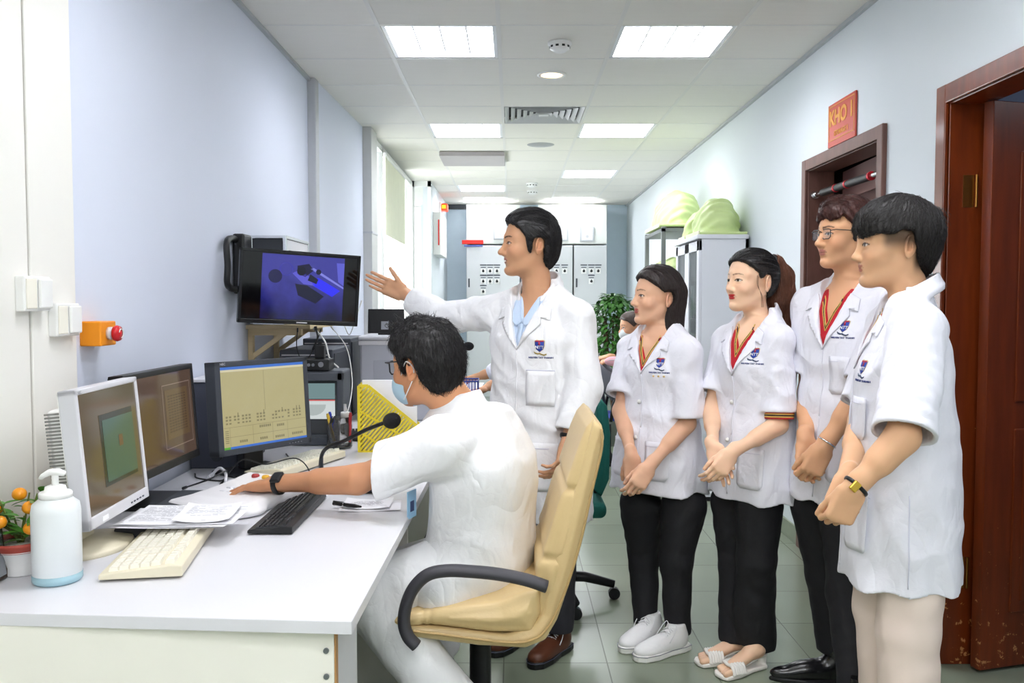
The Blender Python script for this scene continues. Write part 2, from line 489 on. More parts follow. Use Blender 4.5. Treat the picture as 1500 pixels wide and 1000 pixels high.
def floor_mat():
    m = bpy.data.materials.new('floor_tiles'); m.use_nodes = True; nt = m.node_tree; N = nt.nodes; L = nt.links; b = N['Principled BSDF']
    g = N.new('ShaderNodeNewGeometry'); mp = N.new('ShaderNodeMapping'); L.new(g.outputs['Position'], mp.inputs[0])
    mp.inputs['Location'].default_value = (.032, -3.705+.413*20, 0)
    br = N.new('ShaderNodeTexBrick'); br.offset = 0; br.squash = 1
    for k, v in (('Scale', 1), ('Mortar Size', .0028), ('Mortar Smooth', .3), ('Bias', 0), ('Brick Width', .4), ('Row Height', .413)): br.inputs[k].default_value = v
    L.new(mp.outputs[0], br.inputs['Vector'])
    br.inputs['Color1'].default_value = (*srgb('#87917e'), 1); br.inputs['Color2'].default_value = (*srgb('#8e9885'), 1); br.inputs['Mortar'].default_value = (*srgb('#6b7263'), 1)
    nz = N.new('ShaderNodeTexNoise'); nz.inputs['Scale'].default_value = 2; nz.inputs['Detail'].default_value = 2; L.new(g.outputs['Position'], nz.inputs['Vector'])
    mr = N.new('ShaderNodeMapRange'); mr.inputs['To Min'].default_value = .9; mr.inputs['To Max'].default_value = 1.1; L.new(nz.outputs['Fac'], mr.inputs['Value'])
    mx = N.new('ShaderNodeMix'); mx.data_type = 'RGBA'; mx.blend_type = 'MULTIPLY'; mx.inputs['Factor'].default_value = 1
    L.new(br.outputs['Color'], mx.inputs['A']); cb = N.new('ShaderNodeCombineColor')
    for i in range(3): L.new(mr.outputs[0], cb.inputs[i])
    L.new(cb.outputs[0], mx.inputs['B']); L.new(mx.outputs['Result'], b.inputs['Base Color'])
    b.inputs['Roughness'].default_value = .22
    #r2.inputs['To Min'].default_value = .16; r2.inputs['To Max'].default_value = .34; L.new(nz.outputs['Fac'], r2.inputs['Value']); L.new(r2.outputs[0], b.inputs['Roughness'])
    bp = N.new('ShaderNodeBump'); bp.inputs['Strength'].default_value = .3; bp.inputs['Distance'].default_value = .002; bp.invert = True
    L.new(br.outputs['Fac'], bp.inputs['Height']); L.new(bp.outputs[0], b.inputs['Normal'])
    return m
def struct(name, mb, m, parent=None):
    o = mb.build(name, m, parent)
    if parent is None: o['kind'] = 'structure'
    return o
struct('floor', MB().box((-6, YF-.2, -.1), (5, YB+.3, 0)), floor_mat())

# ceiling: lay-in tiles on a T-bar grid, cells left open for the lamps and the air outlet
LAMPS = [(-.667, 4.37), (.533, 4.37), (-.667, 6.77), (.533, 6.77), (.533, 9.17), (-.667, 10.37), (-.667, 11.57), (.533, 11.57),
         (-.667, 1.97), (.533, 1.97), (-.667, -.43), (.533, -.43), (-.667, -2.23), (.533, -2.23)]
VENT = (-.067, 6.17)
skip = [(round(x, 2), round(y, 2)) for x, y in LAMPS+[VENT]]
cb = MB(); tb = MB()
xs = [-1.35-1.2*0, -1.267]+[-.667+.6*i for i in range(5)]
xs = [-3.667+.6*i for i in range(10)]
y = -3.43
ys = [-3.43+.6*i for i in range(28)]
for yy in ys:
    for xx in xs:
        if (round(xx, 2), round(yy, 2)) in skip: continue
        x0, x1, y0, y1 = xx+.006, xx+.594, yy+.006, yy+.594
        if x1 < -1.35 and not (yy > 6.5): continue
        if y0 > YB: continue
        cb.box((x0, y0, CH), (min(x1, 1.75), min(y1, YB+.1), CH+.012), bev=.003, seg=1)
for xx in xs: tb.box((xx-.011, YF, CH-.002), (xx+.011, YB, CH+.03))
for yy in ys: tb.box((-3.7, yy-.009, CH-.0015), (1.75, yy+.009, CH+.03))
struct('ceiling', cb, m_tile)
struct('trim_1', tb, m_tbar)
struct('ceiling_slab', MB().box((-3.8, YF-.2, CH+.25), (5, YB+.3, CH+.35)), m_tile)['kind'] = 'structure'

# left wall: cream boards near, cool painted wall, posts
w = MB()
for a, b in ((-3.2, 1.02), (1.03, 1.52), (1.53, 2.02), (2.03, 2.235), (2.245, 2.475)):
    w.box((XL-.1, a, 0), (XL+.012, b, CH), bev=.004)
struct('wall_left_boards', w, m_cream)
o = bpy.data.objects['wall_left_boards']; o.name = 'wall_left_near'
struct('wall_left', MB().box((XL-.1, 2.478, 0), (XL, 5.38, CH)), m_wallL)
def slab(x0, y0, x1, y1, t, z0, z1, side=-1):
    """wall panel between two plan points, thickness t to the left"""
    mb = MB(); mb.add([(x0, y0, z0), (x1, y1, z0), (x1-t, y1, z0), (x0-t, y0, z0), (x0, y0, z1), (x1, y1, z1), (x1-t, y1, z1), (x0-t, y0, z1)],
        [(0, 1, 5, 4), (1, 2, 6, 5), (2, 3, 7, 6), (3, 0, 4, 7), (4, 5, 6, 7), (3, 2, 1, 0)]); return mb
struct('wall_left_far', slab(-1.215, 5.47, -1.175, 6.88, .1, 0, CH), m_wallL)
struct('trim_2', MB().box((XL-.05, 5.38, 0), (-1.205, 5.47, CH), bev=.006), m_grey)
w = MB(); w.box((-1.35, 6.88, 0), (-1.105, 7.16, CH-.0), bev=.004)
struct('wall_left_pier', w, mat('pier_paint', '#c9cac8', .5))
w = MB(); w.box((-1.352, 6.876, 1.93), (-1.101, 7.164, 1.945)); struct('trim_3', w, m_grey)
# ceiling edge moulding
w = MB(); w.box((XL, YF, CH-.02), (XL+.02, 5.38, CH-.001)); w.box((XR-.02, YF, CH-.02), (XR, YB, CH-.001)); struct('trim_4', w, m_grey)
# windows beyond the pier, daylight outside
m_glass = mat('window_glass', '#f4f8ff', .05, var=0, alpha=.1)
m_frame = mat('window_frame_paint', '#e9ebea', .4)
wf = MB(); y0, y1, z0, z1, X = 7.16, 9.95, .85, 2.74, -1.15
wf.box((X-.04, y0, z0), (X+.02, y1, z0+.05)); wf.box((X-.04, y0, z1-.05), (X+.02, y1, z1))
for yy in (y0, 7.62, 8.62, 9.24, y1-.05): wf.box((X-.04, yy, z0), (X+.02, yy+.05, z1))
win = struct('window_1', wf, m_frame)
gl = MB().box((X-.012, y0, z0), (X-.006, y1, z1)).build('pane', m_glass, win)
struct('wall_left_sill', MB().box((X-.14, 7.16, 0), (X, y1, z0)), m_wallL)
struct('wall_left_header', MB().box((X-.14, 7.16, z1), (X, y1, CH+.2)), m_wallL)
# wall end, short return and the far left wall
struct('wall_left_return', MB().box((-1.35, 9.95, 0), (-.93, 10.1, .5)), m_wallL)
wf = MB(); wf.box((-1.15, 9.98, .5), (-.93, 10.03, .56)); wf.box((-1.15, 9.98, 2.7), (-.93, 10.03, CH)); wf.box((-.965, 9.98, .5), (-.93, 10.03, CH)); wf.box((-1.15, 9.98, .5), (-1.12, 10.03, CH))
win_added = struct('window_added', wf, m_frame); MB().box((-1.13, 10.0, .55), (-.96, 10.006, 2.71)).build('pane', m_glass, win_added)  # added glazed opening: sky white stands in for the brightly lit return wall
struct('wall_left_end', MB().box((-1.03, 10.1, 0), (-.93, YB, CH)), m_wallR)
struct('wall_back', MB().box((-1.3, YB, 0), (2.2, YB+.12, CH)), m_blue)
struct('wall_front', MB().box((-1.5, YF-.12, 0), (2.2, YF, CH)), m_wallR)
# right wall with two door openings
D1 = (2.27, 3.354, 2.208); D2 = (3.835, 4.895, 2.176); TK = .13
w = MB()
def wy(a, b, z0=0, z1=CH+.2): w.box((XR, a, z0), (XR+TK, b, z1))
wy(YF, D1[0]+.05); wy(D1[0]+.05, D1[1]-.05, D1[2]-.05); wy(D1[1]-.05, D2[0]+.05); wy(D2[0]+.05, D2[1]-.05, D2[2]-.05); wy(D2[1]-.05, YB)
struct('wall_right', w, m_wallR)
b = MB()
for a, c in ((YF, D1[0]), (D1[1], D2[0]), (D2[1], YB)): b.box((XR-.012, a, 0), (XR+.001, c, .1), bev=.003)
struct('baseboard_right', b, mat('skirting_tile', '#8a937f', .3, var=.05))

def door_frame(name, D, m, arch=.07):
    y0, y1, zt = D; f = MB()
    # architrave on the wall, then the rebated lining
    for k, (off, dx) in enumerate(((0, .022), (.02, .012))):
        a = arch-off*1.0
        f.box((XR-dx, y1-arch, 0), (XR+.002, y1-off*0-off, zt-off), bev=.004); f.box((XR-dx, y0+off, 0), (XR+.002, y0+arch, zt-off), bev=.004)
        f.box((XR-dx+.0015, y0+arch-.008, zt-arch), (XR+.002, y1-arch+.008, zt-off), bev=.004)
    j0, j1, jt = y0+arch-.02, y1-arch+.02, zt-arch+.02
    f.box((XR-.005, j1-.025, 0), (XR+TK+.01, j1+.02, jt), bev=.003); f.box((XR-.005, j0-.02, 0), (XR+TK+.01, j0+.025, jt), bev=.003)
    f.box((XR-.005, j0, jt-.025), (XR+TK+.01, j1, jt+.01), bev=.003)
    return struct(name, f, m), (j0+.025, j1-.025, jt-.025)
fr1, J1 = door_frame('door_1', D1, m_worn)
fr2, J2 = door_frame('door_2', D2, mat('old_frame_wood', '#6e4c43', .4, var=.2, vscale=6, stretch=(5, 5, 1)), arch=.06)
# near leaf, swung out into the next room
lf = MB(); L = .93; T = .045
lf.box((0, -T/2, .012), (L, T/2, J1[2]-.004), bev=.003)
for z0, z1 in ((.22, .92), (1.02, 1.95)):
    for sgn in (-1, 1):
        ya = sgn*T/2
        lf.box((.13, ya-.006, z0), (L-.13, ya+.006, z1), bev=.005); lf.box((.17, ya-.012, z0+.04), (L-.17, ya+.012, z1-.04), bev=.008)
leaf = lf.build('door_leaf', m_worn, fr1); leaf.matrix_world = rotz(math.radians(16), (XR+.105, J1[1]-.065, 0))
leaf['label'] = 'dark brown door leaf with chipped lower edge'
h = MB()
for z in (.3, 1.75):
    h.box((XR+.05, J1[1]-.003, z), (XR+.09, J1[1]+.0015, z+.12)); h.cyl((XR+.096, J1[1]-.010, z), (XR+.096, J1[1]-.010, z+.12), .005, n=12)
h.build('hinge', mat('brass_hinge', '#a8793e', .35, metal=1), fr1)
# far leaf, slightly ajar inwards
lf = MB(); W = J2[1]-J2[0]
lf.box((0, 0, .01), (-.04, -W+.006, J2[2]-.006), bev=.003); lf.box((-.045, -.13, 1.1), (0, -W+.13, 1.95), bev=.005); lf.box((-.045, -.13, .2), (0, -W+.13, .95), bev=.005)
leaf2 = lf.build('door_leaf', mat('dull_door_wood', '#7d5a55', .42, var=.08, vscale=3), fr2)
leaf2.matrix_world = Matrix.Translation((XR+.13, J2[0]+W, 0)) @ Matrix.Rotation(0, 4, 'Z')
leaf2.matrix_world = Matrix.Translation((XR+.12, J2[0], 0)) @ Matrix.Rotation(PI-math.radians(4), 4, 'Z')
# pull-up bar across that opening
pb = thing('pull_up_bar', 'black foam doorway pull-up bar with chrome ends under the red sign', 'pull-up bar', (XR+.03, J2[0], 1.98))
w_ = J2[1]-J2[0]; M = MB()
for a, c in ((.1, .42), (.47, .56), (.61, .80)): pass
M.cyl((0, .03, 0), (0, w_-.03, 0), .012, n=20); 
for y_, s in ((0, 1), (w_, -1)): M.cyl((0, y_, 0), (0, y_+s*.02, 0), .026, .02, n=24); M.sphere((0, y_+s*.03, 0), .016)
M.build('bar', m_chrome, pb)
for a, c in ((.14, .33), (.36, .49), (.52, .80)):
    MB().cyl((0, w_-a*w_*1.0, 0), (0, w_-c*w_, 0), .0195, n=24).build('foam_grip', m_black, pb)
for a in (.345, .505, .815): MB().cyl((0, w_-a*w_-.008, 0), (0, w_-a*w_+.008, 0), .021, n=24).build('red_ring', mat('red_ring', '#d02030', .3), pb)
# next room behind the near door and store behind the far door
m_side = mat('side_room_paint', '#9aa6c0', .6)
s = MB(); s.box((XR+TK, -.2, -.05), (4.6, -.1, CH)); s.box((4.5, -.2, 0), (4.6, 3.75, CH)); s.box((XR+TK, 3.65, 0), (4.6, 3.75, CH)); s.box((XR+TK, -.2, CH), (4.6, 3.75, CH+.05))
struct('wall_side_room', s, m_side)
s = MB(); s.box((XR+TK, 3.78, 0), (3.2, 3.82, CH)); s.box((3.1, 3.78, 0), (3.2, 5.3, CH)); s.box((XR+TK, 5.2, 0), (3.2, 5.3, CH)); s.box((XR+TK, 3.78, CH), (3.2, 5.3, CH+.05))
struct('wall_store_room', s, mat('store_shade', '#3c3835', .7))  # unlit store: its darkness is put into the wall colour

# ceiling lamps
m_lamp = mat('lamp_diffuser', '#ffffff', .5, var=0, emit=17, ecol='#fbfbff')
m_louver = mat('lamp_louver', '#eef0f4', .3, var=0)
LAMP_LABELS = ['square louvred ceiling light, nearest one on the left of the ceiling',
 'square louvred ceiling light, nearest on the right side', 'washed-out louvred ceiling light second on the left, near the air outlet',
 'louvred ceiling light second on the right, beside the air outlet', 'ceiling light third on the right, far down the room',
 'far ceiling light on the left, nearer of the two close together', 'farthest ceiling light on the left above the grey switch panels',
 'farthest ceiling light on the right above the grey switch panels']+['louvred ceiling light behind the viewer']*6
def make_lamp():
    t = thing('ceiling_light', '', 'ceiling light', group='louvred ceiling lights')
    f = MB(); a, b = .012, .588
    for q in (((a, a, 0), (b, a+.02, .09)), ((a, b-.02, 0), (b, b, .09)), ((a, a, 0), (a+.02, b, .09)), ((b-.02, a, 0), (b, b, .09))): f.box(*q)
    f.box((a, a, .09), (b, b, .1)); f.build('housing', m_louver, t)
    MB().quad((a+.02, a+.02, .075), (a+.02, b-.02, .075), (b-.02, b-.02, .075), (b-.02, a+.02, .075)).build('diffuser', m_lamp, t)
    l = MB()
    for i in range(1, 4): x = a+.02+(b-a-.04)*i/4; l.box((x-.004, a, .01), (x+.004, b, .04))
    for i in range(1, 5): x = a+.02+(b-a-.04)*i/5; l.box((a, x-.003, .012), (b, x+.003, .036))
    l.build('louver', m_louver, t)
    return t
lp = make_lamp()
for i, (x, y) in enumerate(LAMPS):
    o = lp if i == 0 else copy_tree(lp)
    o.location = (x, y, CH+.002); o['label'] = LAMP_LABELS[i]
# air outlet
av = thing('air_outlet', 'square ceiling air outlet with concentric slats', 'air vent', (VENT[0]+.3, VENT[1]+.3, CH))
v = MB()
for i in range(6):
    a = .285-.045*i; b = a-.03; z = -.002+.001*i
    for k in range(4):
        R = Matrix.Rotation(PI/2*k, 4, 'Z')
        v.add([(-a, -a, z), (a, -a, z), (b, -b, z+.022), (-b, -b, z+.022), (-a, -a, z+.003), (a, -a, z+.003), (b, -b, z+.026), (-b, -b, z+.026)], [(0, 3, 2, 1), (4, 5, 6, 7), (0, 1, 5, 4), (3, 7, 6, 2)], M=R)
v.box((-.035, -.035, -.001), (.035, .035, .004)); v.build('slats', mat('vent_white', '#d9dadb', .4), av)
MB().box((-.294, -.294, .05), (.294, .294, .06)).build('backing', mat('vent_dark', '#55565a', .7), av)
# downlight, smoke detectors
d = atZ(808, 109, CH); t = thing('downlight', 'round recessed warm downlight between the near ceiling lights', 'downlight', d)
MB().lathe([(.088, 0), (.088, -.006), (.066, -.008), (.064, .0)], 40).build('ring', m_white, t)
MB().lathe([(.066, -.004), (.05, -.001), (.0, -.0005)], 40).build('bulb', mat('warm_bulb', '#ffd9a8', .4, var=0, emit=6, ecol='#ffd2a0'), t)
def detector(p, label, r=.05):
    t = thing('smoke_detector', label, 'smoke detector', p)
    MB().lathe([(.0, 0), (r*1.15, 0), (r*1.15, -.012), (r, -.016), (r*.95, -.035), (r*.55, -.05), (.0, -.052)], 32).build('body', m_white, t)
    s = MB()
    for k in range(10): s.box((r*.9, -.008, -.032), (r*1.0, .008, -.022), M=Matrix.Rotation(k*PI/5, 4, 'Z'))
    s.build('slot', m_black, t); return t
detector(atZ(820, 62, CH), 'white round smoke detector nearest, between the two near ceiling lights', .055)
t = atZ(792, 212, CH); t0 = thing('ceiling_sensor', 'flat grey disc ceiling fitting just beyond the air outlet', 'ceiling speaker', t)
MB().lathe([(.0, -.012), (.05, -.012), (.08, -.006), (.115, -.002), (.12, 0)], 40).build('cover', mat('sensor_grey', '#a9aaad', .4), t0)
detector(atZ(779, 268, CH), 'small far smoke detector, nearer of the two beyond the ceiling disc', .06)
detector(atZ(780, 279, CH), 'small far smoke detector, farthest down the corridor', .06)
# ceiling hatch seen as a grey strip
t = thing('ceiling_hatch', 'grey open ceiling hatch by the bright windows', 'ceiling hatch', (-.367, 8.3, CH))
MB().box((-.3, -.3, -.045), (.3, .3, -.005), bev=.004).build('panel', mat('hatch_grey', '#b7b2b4', .6), t)

# ------------------------------------------------------------ camera, world, light
cam = bpy.data.cameras.new('camera'); co = bpy.data.objects.new('camera', cam); COL.objects.link(co)
cam.sensor_width = 36; cam.lens = FPX/1500*36; cam.clip_start = .05
co.location = (0, 0, CAMZ); co.rotation_euler = (PI/2-TILT, 0, 0)
scene.camera = co
wd = bpy.data.worlds.new('world'); scene.world = wd; wd.use_nodes = True
wd.node_tree.nodes['Background'].inputs[0].default_value = (.95, .98, 1, 1); wd.node_tree.nodes['Background'].inputs[1].default_value = 2.2
def area(loc, sx, sy, power, rot=(0, 0, 0), col=(1, 1, 1)):
    l = bpy.data.lights.new('lamp', 'AREA'); l.shape = 'RECTANGLE'; l.size = sx; l.size_y = sy; l.energy = power; l.color = col
    o = bpy.data.objects.new('lamp', l); COL.objects.link(o); o.location = loc; o.rotation_euler = rot; return o
area((-1.3, 8.5, 1.8), 2.6, 1.8, 120, (0, -PI/2, 0), (.95, .98, 1))          # daylight through the windows
fl = area((.2, -.6, 2.55), 1.8, 1.2, 26, (math.radians(52), 0, 0))               # ceiling-bounced flash behind the photographer
area((3.2, 2.6, 2.6), .8, .8, 10, col=(.85, .9, 1))
vs = scene.view_settings; vs.view_transform = 'Standard'; vs.look = 'None'; vs.gamma = 1; vs.exposure = .22; vs.use_curve_mapping = False
scene.cycles.use_denoising = True
scene.cycles.max_bounces = 8; scene.cycles.diffuse_bounces = 5; scene.cycles.caustics_reflective = False; scene.cycles.caustics_refractive = False
# ------------------------------------------------------------ furniture and equipment
TXR = Matrix.Rotation(PI/2, 4, 'X')
m_desk = mat('desk_laminate', '#dcdce1', .38, var=.01, vscale=4, bump=.03, bscale=120)
m_deskc = mat('desk_front_cream', '#f2f0e6', .45, var=.01)
m_beige = mat('beige_plastic', '#e0d8bf', .45, var=.015)
m_beige2 = mat('beige_keys', '#f3efe2', .45, var=.01)
m_silver = mat('silver_plastic', '#d5d5da', .35, var=.01)
m_dark = mat('dark_grey_plastic', '#3d4148', .5, var=.04)
m_dark2 = mat('slate_plastic', '#4c515b', .5, var=.04)
m_paper = mat('paper', '#f4f4f8', .7, var=.01)
m_ink = mat('ink', '#6d6f78', .8, var=0)
m_glassy = mat('clear_plastic', '#ffffff', .08, var=0, trans=.95, ior=1.3)
def emis(name, col, s=1.0, base=.02): 
    m = mat(name, '#0a0a0a', .12, var=0, emit=s, ecol=col); return m
def flatq(mb, x0, x1, z0, z1, y, mi=0): mb.add([(x0, y, z0), (x1, y, z0), (x1, y, z1), (x0, y, z1)], [(0, 1, 2, 3)], mi)

# desks along the left wall
def desk(name, label, pts, z=.75, t=.028):
    d = thing(name, label, 'desk', (0, 0, 0), group='white office desks in a row')
    MB().prism(pts, z-t, z, bev=.002).build('desktop', m_desk, d); return d
d1 = desk('office_desk', 'white laminate office desk nearest, with cream front panel and two screws', [(-1.238, 1.79), (-.325, 1.73), (-.305, 2.98), (-1.238, 2.98)])
MB().box((-1.238, 1.80, 0), (-.372, 1.825, .722), bev=.002, M=Matrix.Translation((0, -.02, 0))).build('front_panel', m_deskc, d1)
MB().box((-.3715, 1.781, 0), (-.3685, 1.804, .722)).build('edge_strip', mat('edge_wood', '#b98a55', .5), d1)
for z in (.67, .615): MB().cyl((-.388, 1.779, z), (-.388, 1.775, z), .006, n=16).build('screw', m_screw, d1)
ped = MB().box((-.78, 1.83, .03), (-.40, 2.2, .72), bev=.003).build('drawer_unit', mat('pedestal_grey', '#d2d3d6', .5), d1)
MB().box((-.40, 1.86, .05), (-.392, 2.18, .34), bev=.003).build('drawer_front', m_desk, ped)
MB().box((-1.238, 2.0, .25), (-1.22, 2.9, .722)).build('modesty_panel', m_deskc, d1)
MB().box((-1.238, 2.94, 0), (-.36, 2.965, .722)).build('side_panel', m_deskc, d1)
d2 = desk('office_desk', 'white laminate desk second in the row, carrying the yellow file rack', [(-1.238, 2.983), (-.305, 2.983), (-.285, 4.3), (-1.238, 4.3)])
MB().box((-1.238, 4.26, 0), (-.34, 4.285, .722)).build('side_panel', m_deskc, d2)
d3 = desk('office_desk', 'white desk farthest in the row, behind the seated man', [(-1.17, 4.303), (-.285, 4.303), (-.22, 6.85), (-1.17, 6.85)])
for y in (4.33, 6.8): MB().box((-1.16, y, 0), (-.3, y+.025, .722)).build('side_panel', m_deskc, d3)

def monitor(name, label, L, R, zc, w, h, tilt, m_case, m_scr, bez=(.018, .018, .018, .022), depth=.045, back=.05, foot=None, group=None, cat='computer monitor', bm=None):
    """L, R: plan points of the left and right edge as the viewer sees them"""
    L, R = Vector((*L, 0)), Vector((*R, 0)); x = (R-L).normalized(); o = (L+R)/2; y = Vector((0, 0, 1)).cross(x)
    z = (Vector((0, 0, 1))+y*math.tan(math.radians(tilt))).normalized()
    t = thing(name, label, cat, group=group)
    F = frame((o.x, o.y, zc), x, z); t.matrix_world = F
    b = MB(); l, r, tp, bt = bez
    b.box((-w/2, 0, -h/2), (-w/2+l, depth, h/2), bev=.003); b.box((w/2-r, 0, -h/2), (w/2, depth, h/2), bev=.003)
    b.box((-w/2, 0, h/2-tp), (w/2, depth, h/2), bev=.003); b.box((-w/2, 0, -h/2), (w/2, depth, -h/2+bt), bev=.003)
    b.build('bezel', bm or m_case, t)
    MB().box((-w/2+.004, .012, -h/2+.004), (w/2-.004, depth+.004, h/2-.004), bev=.004).build('back_cover', m_case, t)
    MB().box((-w*.36, depth, -h*.34), (w*.36, depth+back, h*.36), bev=.012).build('rear_housing', m_case, t)
    flat = MB(); flatq(flat, -w/2+l, w/2-r, -h/2+bt, h/2-tp, .0045); sc = flat.build('screen', m_scr, t)
    return t, sc
def stand(t, neck_w, base_r, m, zc, F=None, back=.09, shape='round', dz=.75, off=(0, 0)):
    """neck and base in world coordinates under the monitor"""
    Mw = t.matrix_world.copy(); p = Mw @ Vector((0, back, 0)); y = (Mw.to_3x3() @ Vector((0, 1, 0))); y.z = 0; y.normalize()
    x = Mw.to_3x3() @ Vector((1, 0, 0)); T = frame((p.x+off[0], p.y+off[1], dz), x, (0, 0, 1)); I = Mw.inverted() @ T
    MB().box((-neck_w/2, -.02, .012), (neck_w/2, .025, zc-dz), bev=.008, M=I).build('stand_neck', m, t)
    b = MB()
    if shape == 'round': b.lathe([(.0, 0), (base_r, 0), (base_r, .008), (base_r*.97, .014), (base_r*.5, .022), (.0, .024)], 48, M=I @ Matrix.Translation((0, -.03, 0)) @ Matrix.Diagonal((1.1, .85, 1, 1)))
    else: b.box((-base_r, -base_r*.75-.03, 0), (base_r, base_r*.6, .015), bev=.007, M=I)
    b.build('stand_base', m, t)

bpy.context.view_layer.update()
# 1 white monitor, nearest
ms1 = mat('screen_olive', '#0c0b08', .1, var=0, emit=.30, ecol='#9a8a70')
t, sc = monitor('computer_monitor', 'white framed monitor nearest on the desk, green window on a brownish screen', (-1.035, 2.075), (-1.052, 2.455), 1.013, .385, .345, 5, m_white, ms1, bez=(.016, .014, .014, .03), depth=.042, back=.06, bm=m_silver)
bpy.context.view_layer.update(); stand(t, .13, .125, m_beige, 1.0, back=.1, off=(-.005, .0))
w = MB(); flatq(w, -.07, .14, -.09, .095, .0035); w.build('screen_window', emis('scr_darkgreen', '#343c34', .6), sc)
w = MB(); flatq(w, -.055, .14, -.08, .08, .0030); w.build('window_image', emis('scr_green', '#4f7566', .55), sc)
w = MB(); flatq(w, .035, .06, 0, .03, .0025); w.build('window_mark', emis('scr_red', '#6b5141', .8), sc)
w = MB()
for i in range(26): w.box((-.1405, .060, -.10+.0085*i), (-.136, .104, -.0955+.0085*i))
w.build('vent_slots', mat('vent_shadow', '#8b8b88', .6), t)
w = MB()
for i in range(5): w.box((.06+.02*i, -.0015, -.163), (.07+.02*i, .001, -.159))
w.build('button', m_dark2, t)
w = MB(); w.box((-.12, -.001, -.166), (-.085, .001, -.154)); w.build('sticker', m_paper, t)
w = MB(); vs_, fs_ = text_mesh('NEC', .010, 'LEFT'); w.add([(x-.18, -.0012, y+.164) for x, y, z in vs_], fs_); w.build('badge', m_dark2, t)
# 2 black glossy widescreen behind it
ms2 = mat('screen_brown', '#0c0a08', .1, var=0, emit=.27, ecol='#8d7262')
t, sc = monitor('computer_monitor', 'black glossy widescreen monitor between the white monitor and the desktop tower', (-1.115, 2.50), (-1.105, 3.02), 1.02, .52, .325, 4, m_black, ms2, bez=(.016, .016, .018, .026))
bpy.context.view_layer.update(); stand(t, .07, .12, m_black, .98, shape='sq')
w = MB(); flatq(w, .02, .2, -.07, .09, .0035); w.build('screen_window', emis('scr_b1', '#8a6f50', .36), sc)
w = MB()
for i in range(14):
    for j in range(7): x = .04+.021*j; flatq(w, x, x+.015, -.05+.009*i, -.0455+.009*i, .003)
w.build('screen_text', emis('scr_b2', '#6b5540', .4), sc)
w = MB(); flatq(w, .0, .22, .105, .108, .003); flatq(w, .0, .22, -.1, -.097, .003); flatq(w, .0, .003, -.1, .108, .003); flatq(w, .22, .223, -.1, .108, .003); w.build('window_outline', emis('scr_b3', '#a48c80', .45), sc)
# 3 large black monitor
ms3 = mat('screen_khaki', '#0c0c09', .1, var=0, emit=.78, ecol='#b9b083')
t, sc = monitor('computer_monitor', 'black framed monitor with khaki planning screen, centre of the left desk', (-1.045, 3.06), (-.80, 3.40), 1.012, .424, .338, 4, m_dark, ms3, bez=(.024, .02, .02, .022), depth=.06)
bpy.context.view_layer.update(); stand(t, .09, .125, m_black, 1.0, shape='sq')
e_blue, e_dk, e_gr = emis('scr_blue', '#3f6fc4', .9), emis('scr_grey', '#857f5f', .85), emis('scr_start', '#55a03a', .9)
w = MB(); flatq(w, -.188, .192, .139, .149, .0035); w.build('title_bar', e_blue, sc); w = MB(); flatq(w, -.16, .192, -.147, -.139, .0035); w.build('task_bar', e_blue, sc)
w = MB(); flatq(w, -.188, -.16, -.147, -.139, .0033); w.build('start_button', e_gr, sc)
w = MB(); flatq(w, -.188, .192, .131, .139, .0035); w.build('menu_bar', emis('scr_menu', '#cfc9a8', .85), sc)
w = MB(); rr = random.Random(3)
for x0, n in ((-.175, 2), (-.14, 2), (-.105, 3), (-.04, 3), (.03, 3), (.075, 3), (.13, 3)):
    for k in range(n):
        x = x0+.0145*k
        for z, hh in ((-.035, .007), (-.046, .007), (-.058, .006)): 
            if rr.random() < .9: flatq(w, x, x+.009, z, z+hh, .0032)
        if rr.random() < .3: flatq(w, x+.002, x+.006, -.028, -.018, .0032)
for x0, z0, n in ((-.03, -.083, 6), (.05, -.088, 4), (-.1, -.115, 0), (.04, -.112, 0), (-.03, -.128, 4), (.04, -.13, 5), (.12, -.128, 6), (-.12, -.128, 4)):
    for k in range(n): flatq(w, x0+.009*k, x0+.007+.009*k, z0, z0+.009, .0032)
for z in range(7): flatq(w, -.18, -.165, -.083-.007*z, -.080-.007*z, .0032)
for z in (-.07, -.105): flatq(w, -.185, .19, z, z+.0012, .0032)
for x in (-.16, -.06, .03, .1): flatq(w, x, x+.001, -.137, -.07, .0032)
flatq(w, .0, .0012, -.02, .128, .0032)
w.build('screen_text', e_dk, sc)
w = MB(); vs_, fs_ = text_mesh('NEC', .012, 'LEFT'); w.add([(x-.19, -.0012, y+.160) for x, y, z in vs_], fs_); w.build('badge', m_silver, t)
w = MB()
for i in range(5): w.box((.1+.014*i, -.0012, -.161), (.106+.014*i, .001, -.158))
w.build('button', m_screw, t)

# tower, CRT, black boxes
t = thing('computer_tower', 'dark slate desktop tower behind the black widescreen monitor', 'computer', (0, 0, 0))
MB().box((-1.246, 3.33, .75), (-1.06, 3.70, 1.085), bev=.006).build('case', mat('tower_slate', '#4a4e5c', .5, var=.04), t)
MB().box((-1.248, 3.32, 1.085), (-1.055, 3.71, 1.098), bev=.003).build('lid', m_silver, t)
g = MB(); g.cyl((-1.14, 3.33, .80), (-1.14, 3.322, .80), .022, n=24); g.build('power_button', m_dark, t)
t = thing('card_reader', 'small white box on top of the slate tower', 'adapter', (-1.15, 3.42, 1.099))
MB().box((-.03, -.025, 0), (.03, .025, .022), bev=.004).build('body', m_white, t); MB().box((-.012, -.028, .01), (.012, -.02, .03), bev=.003).build('plug', m_white, t)

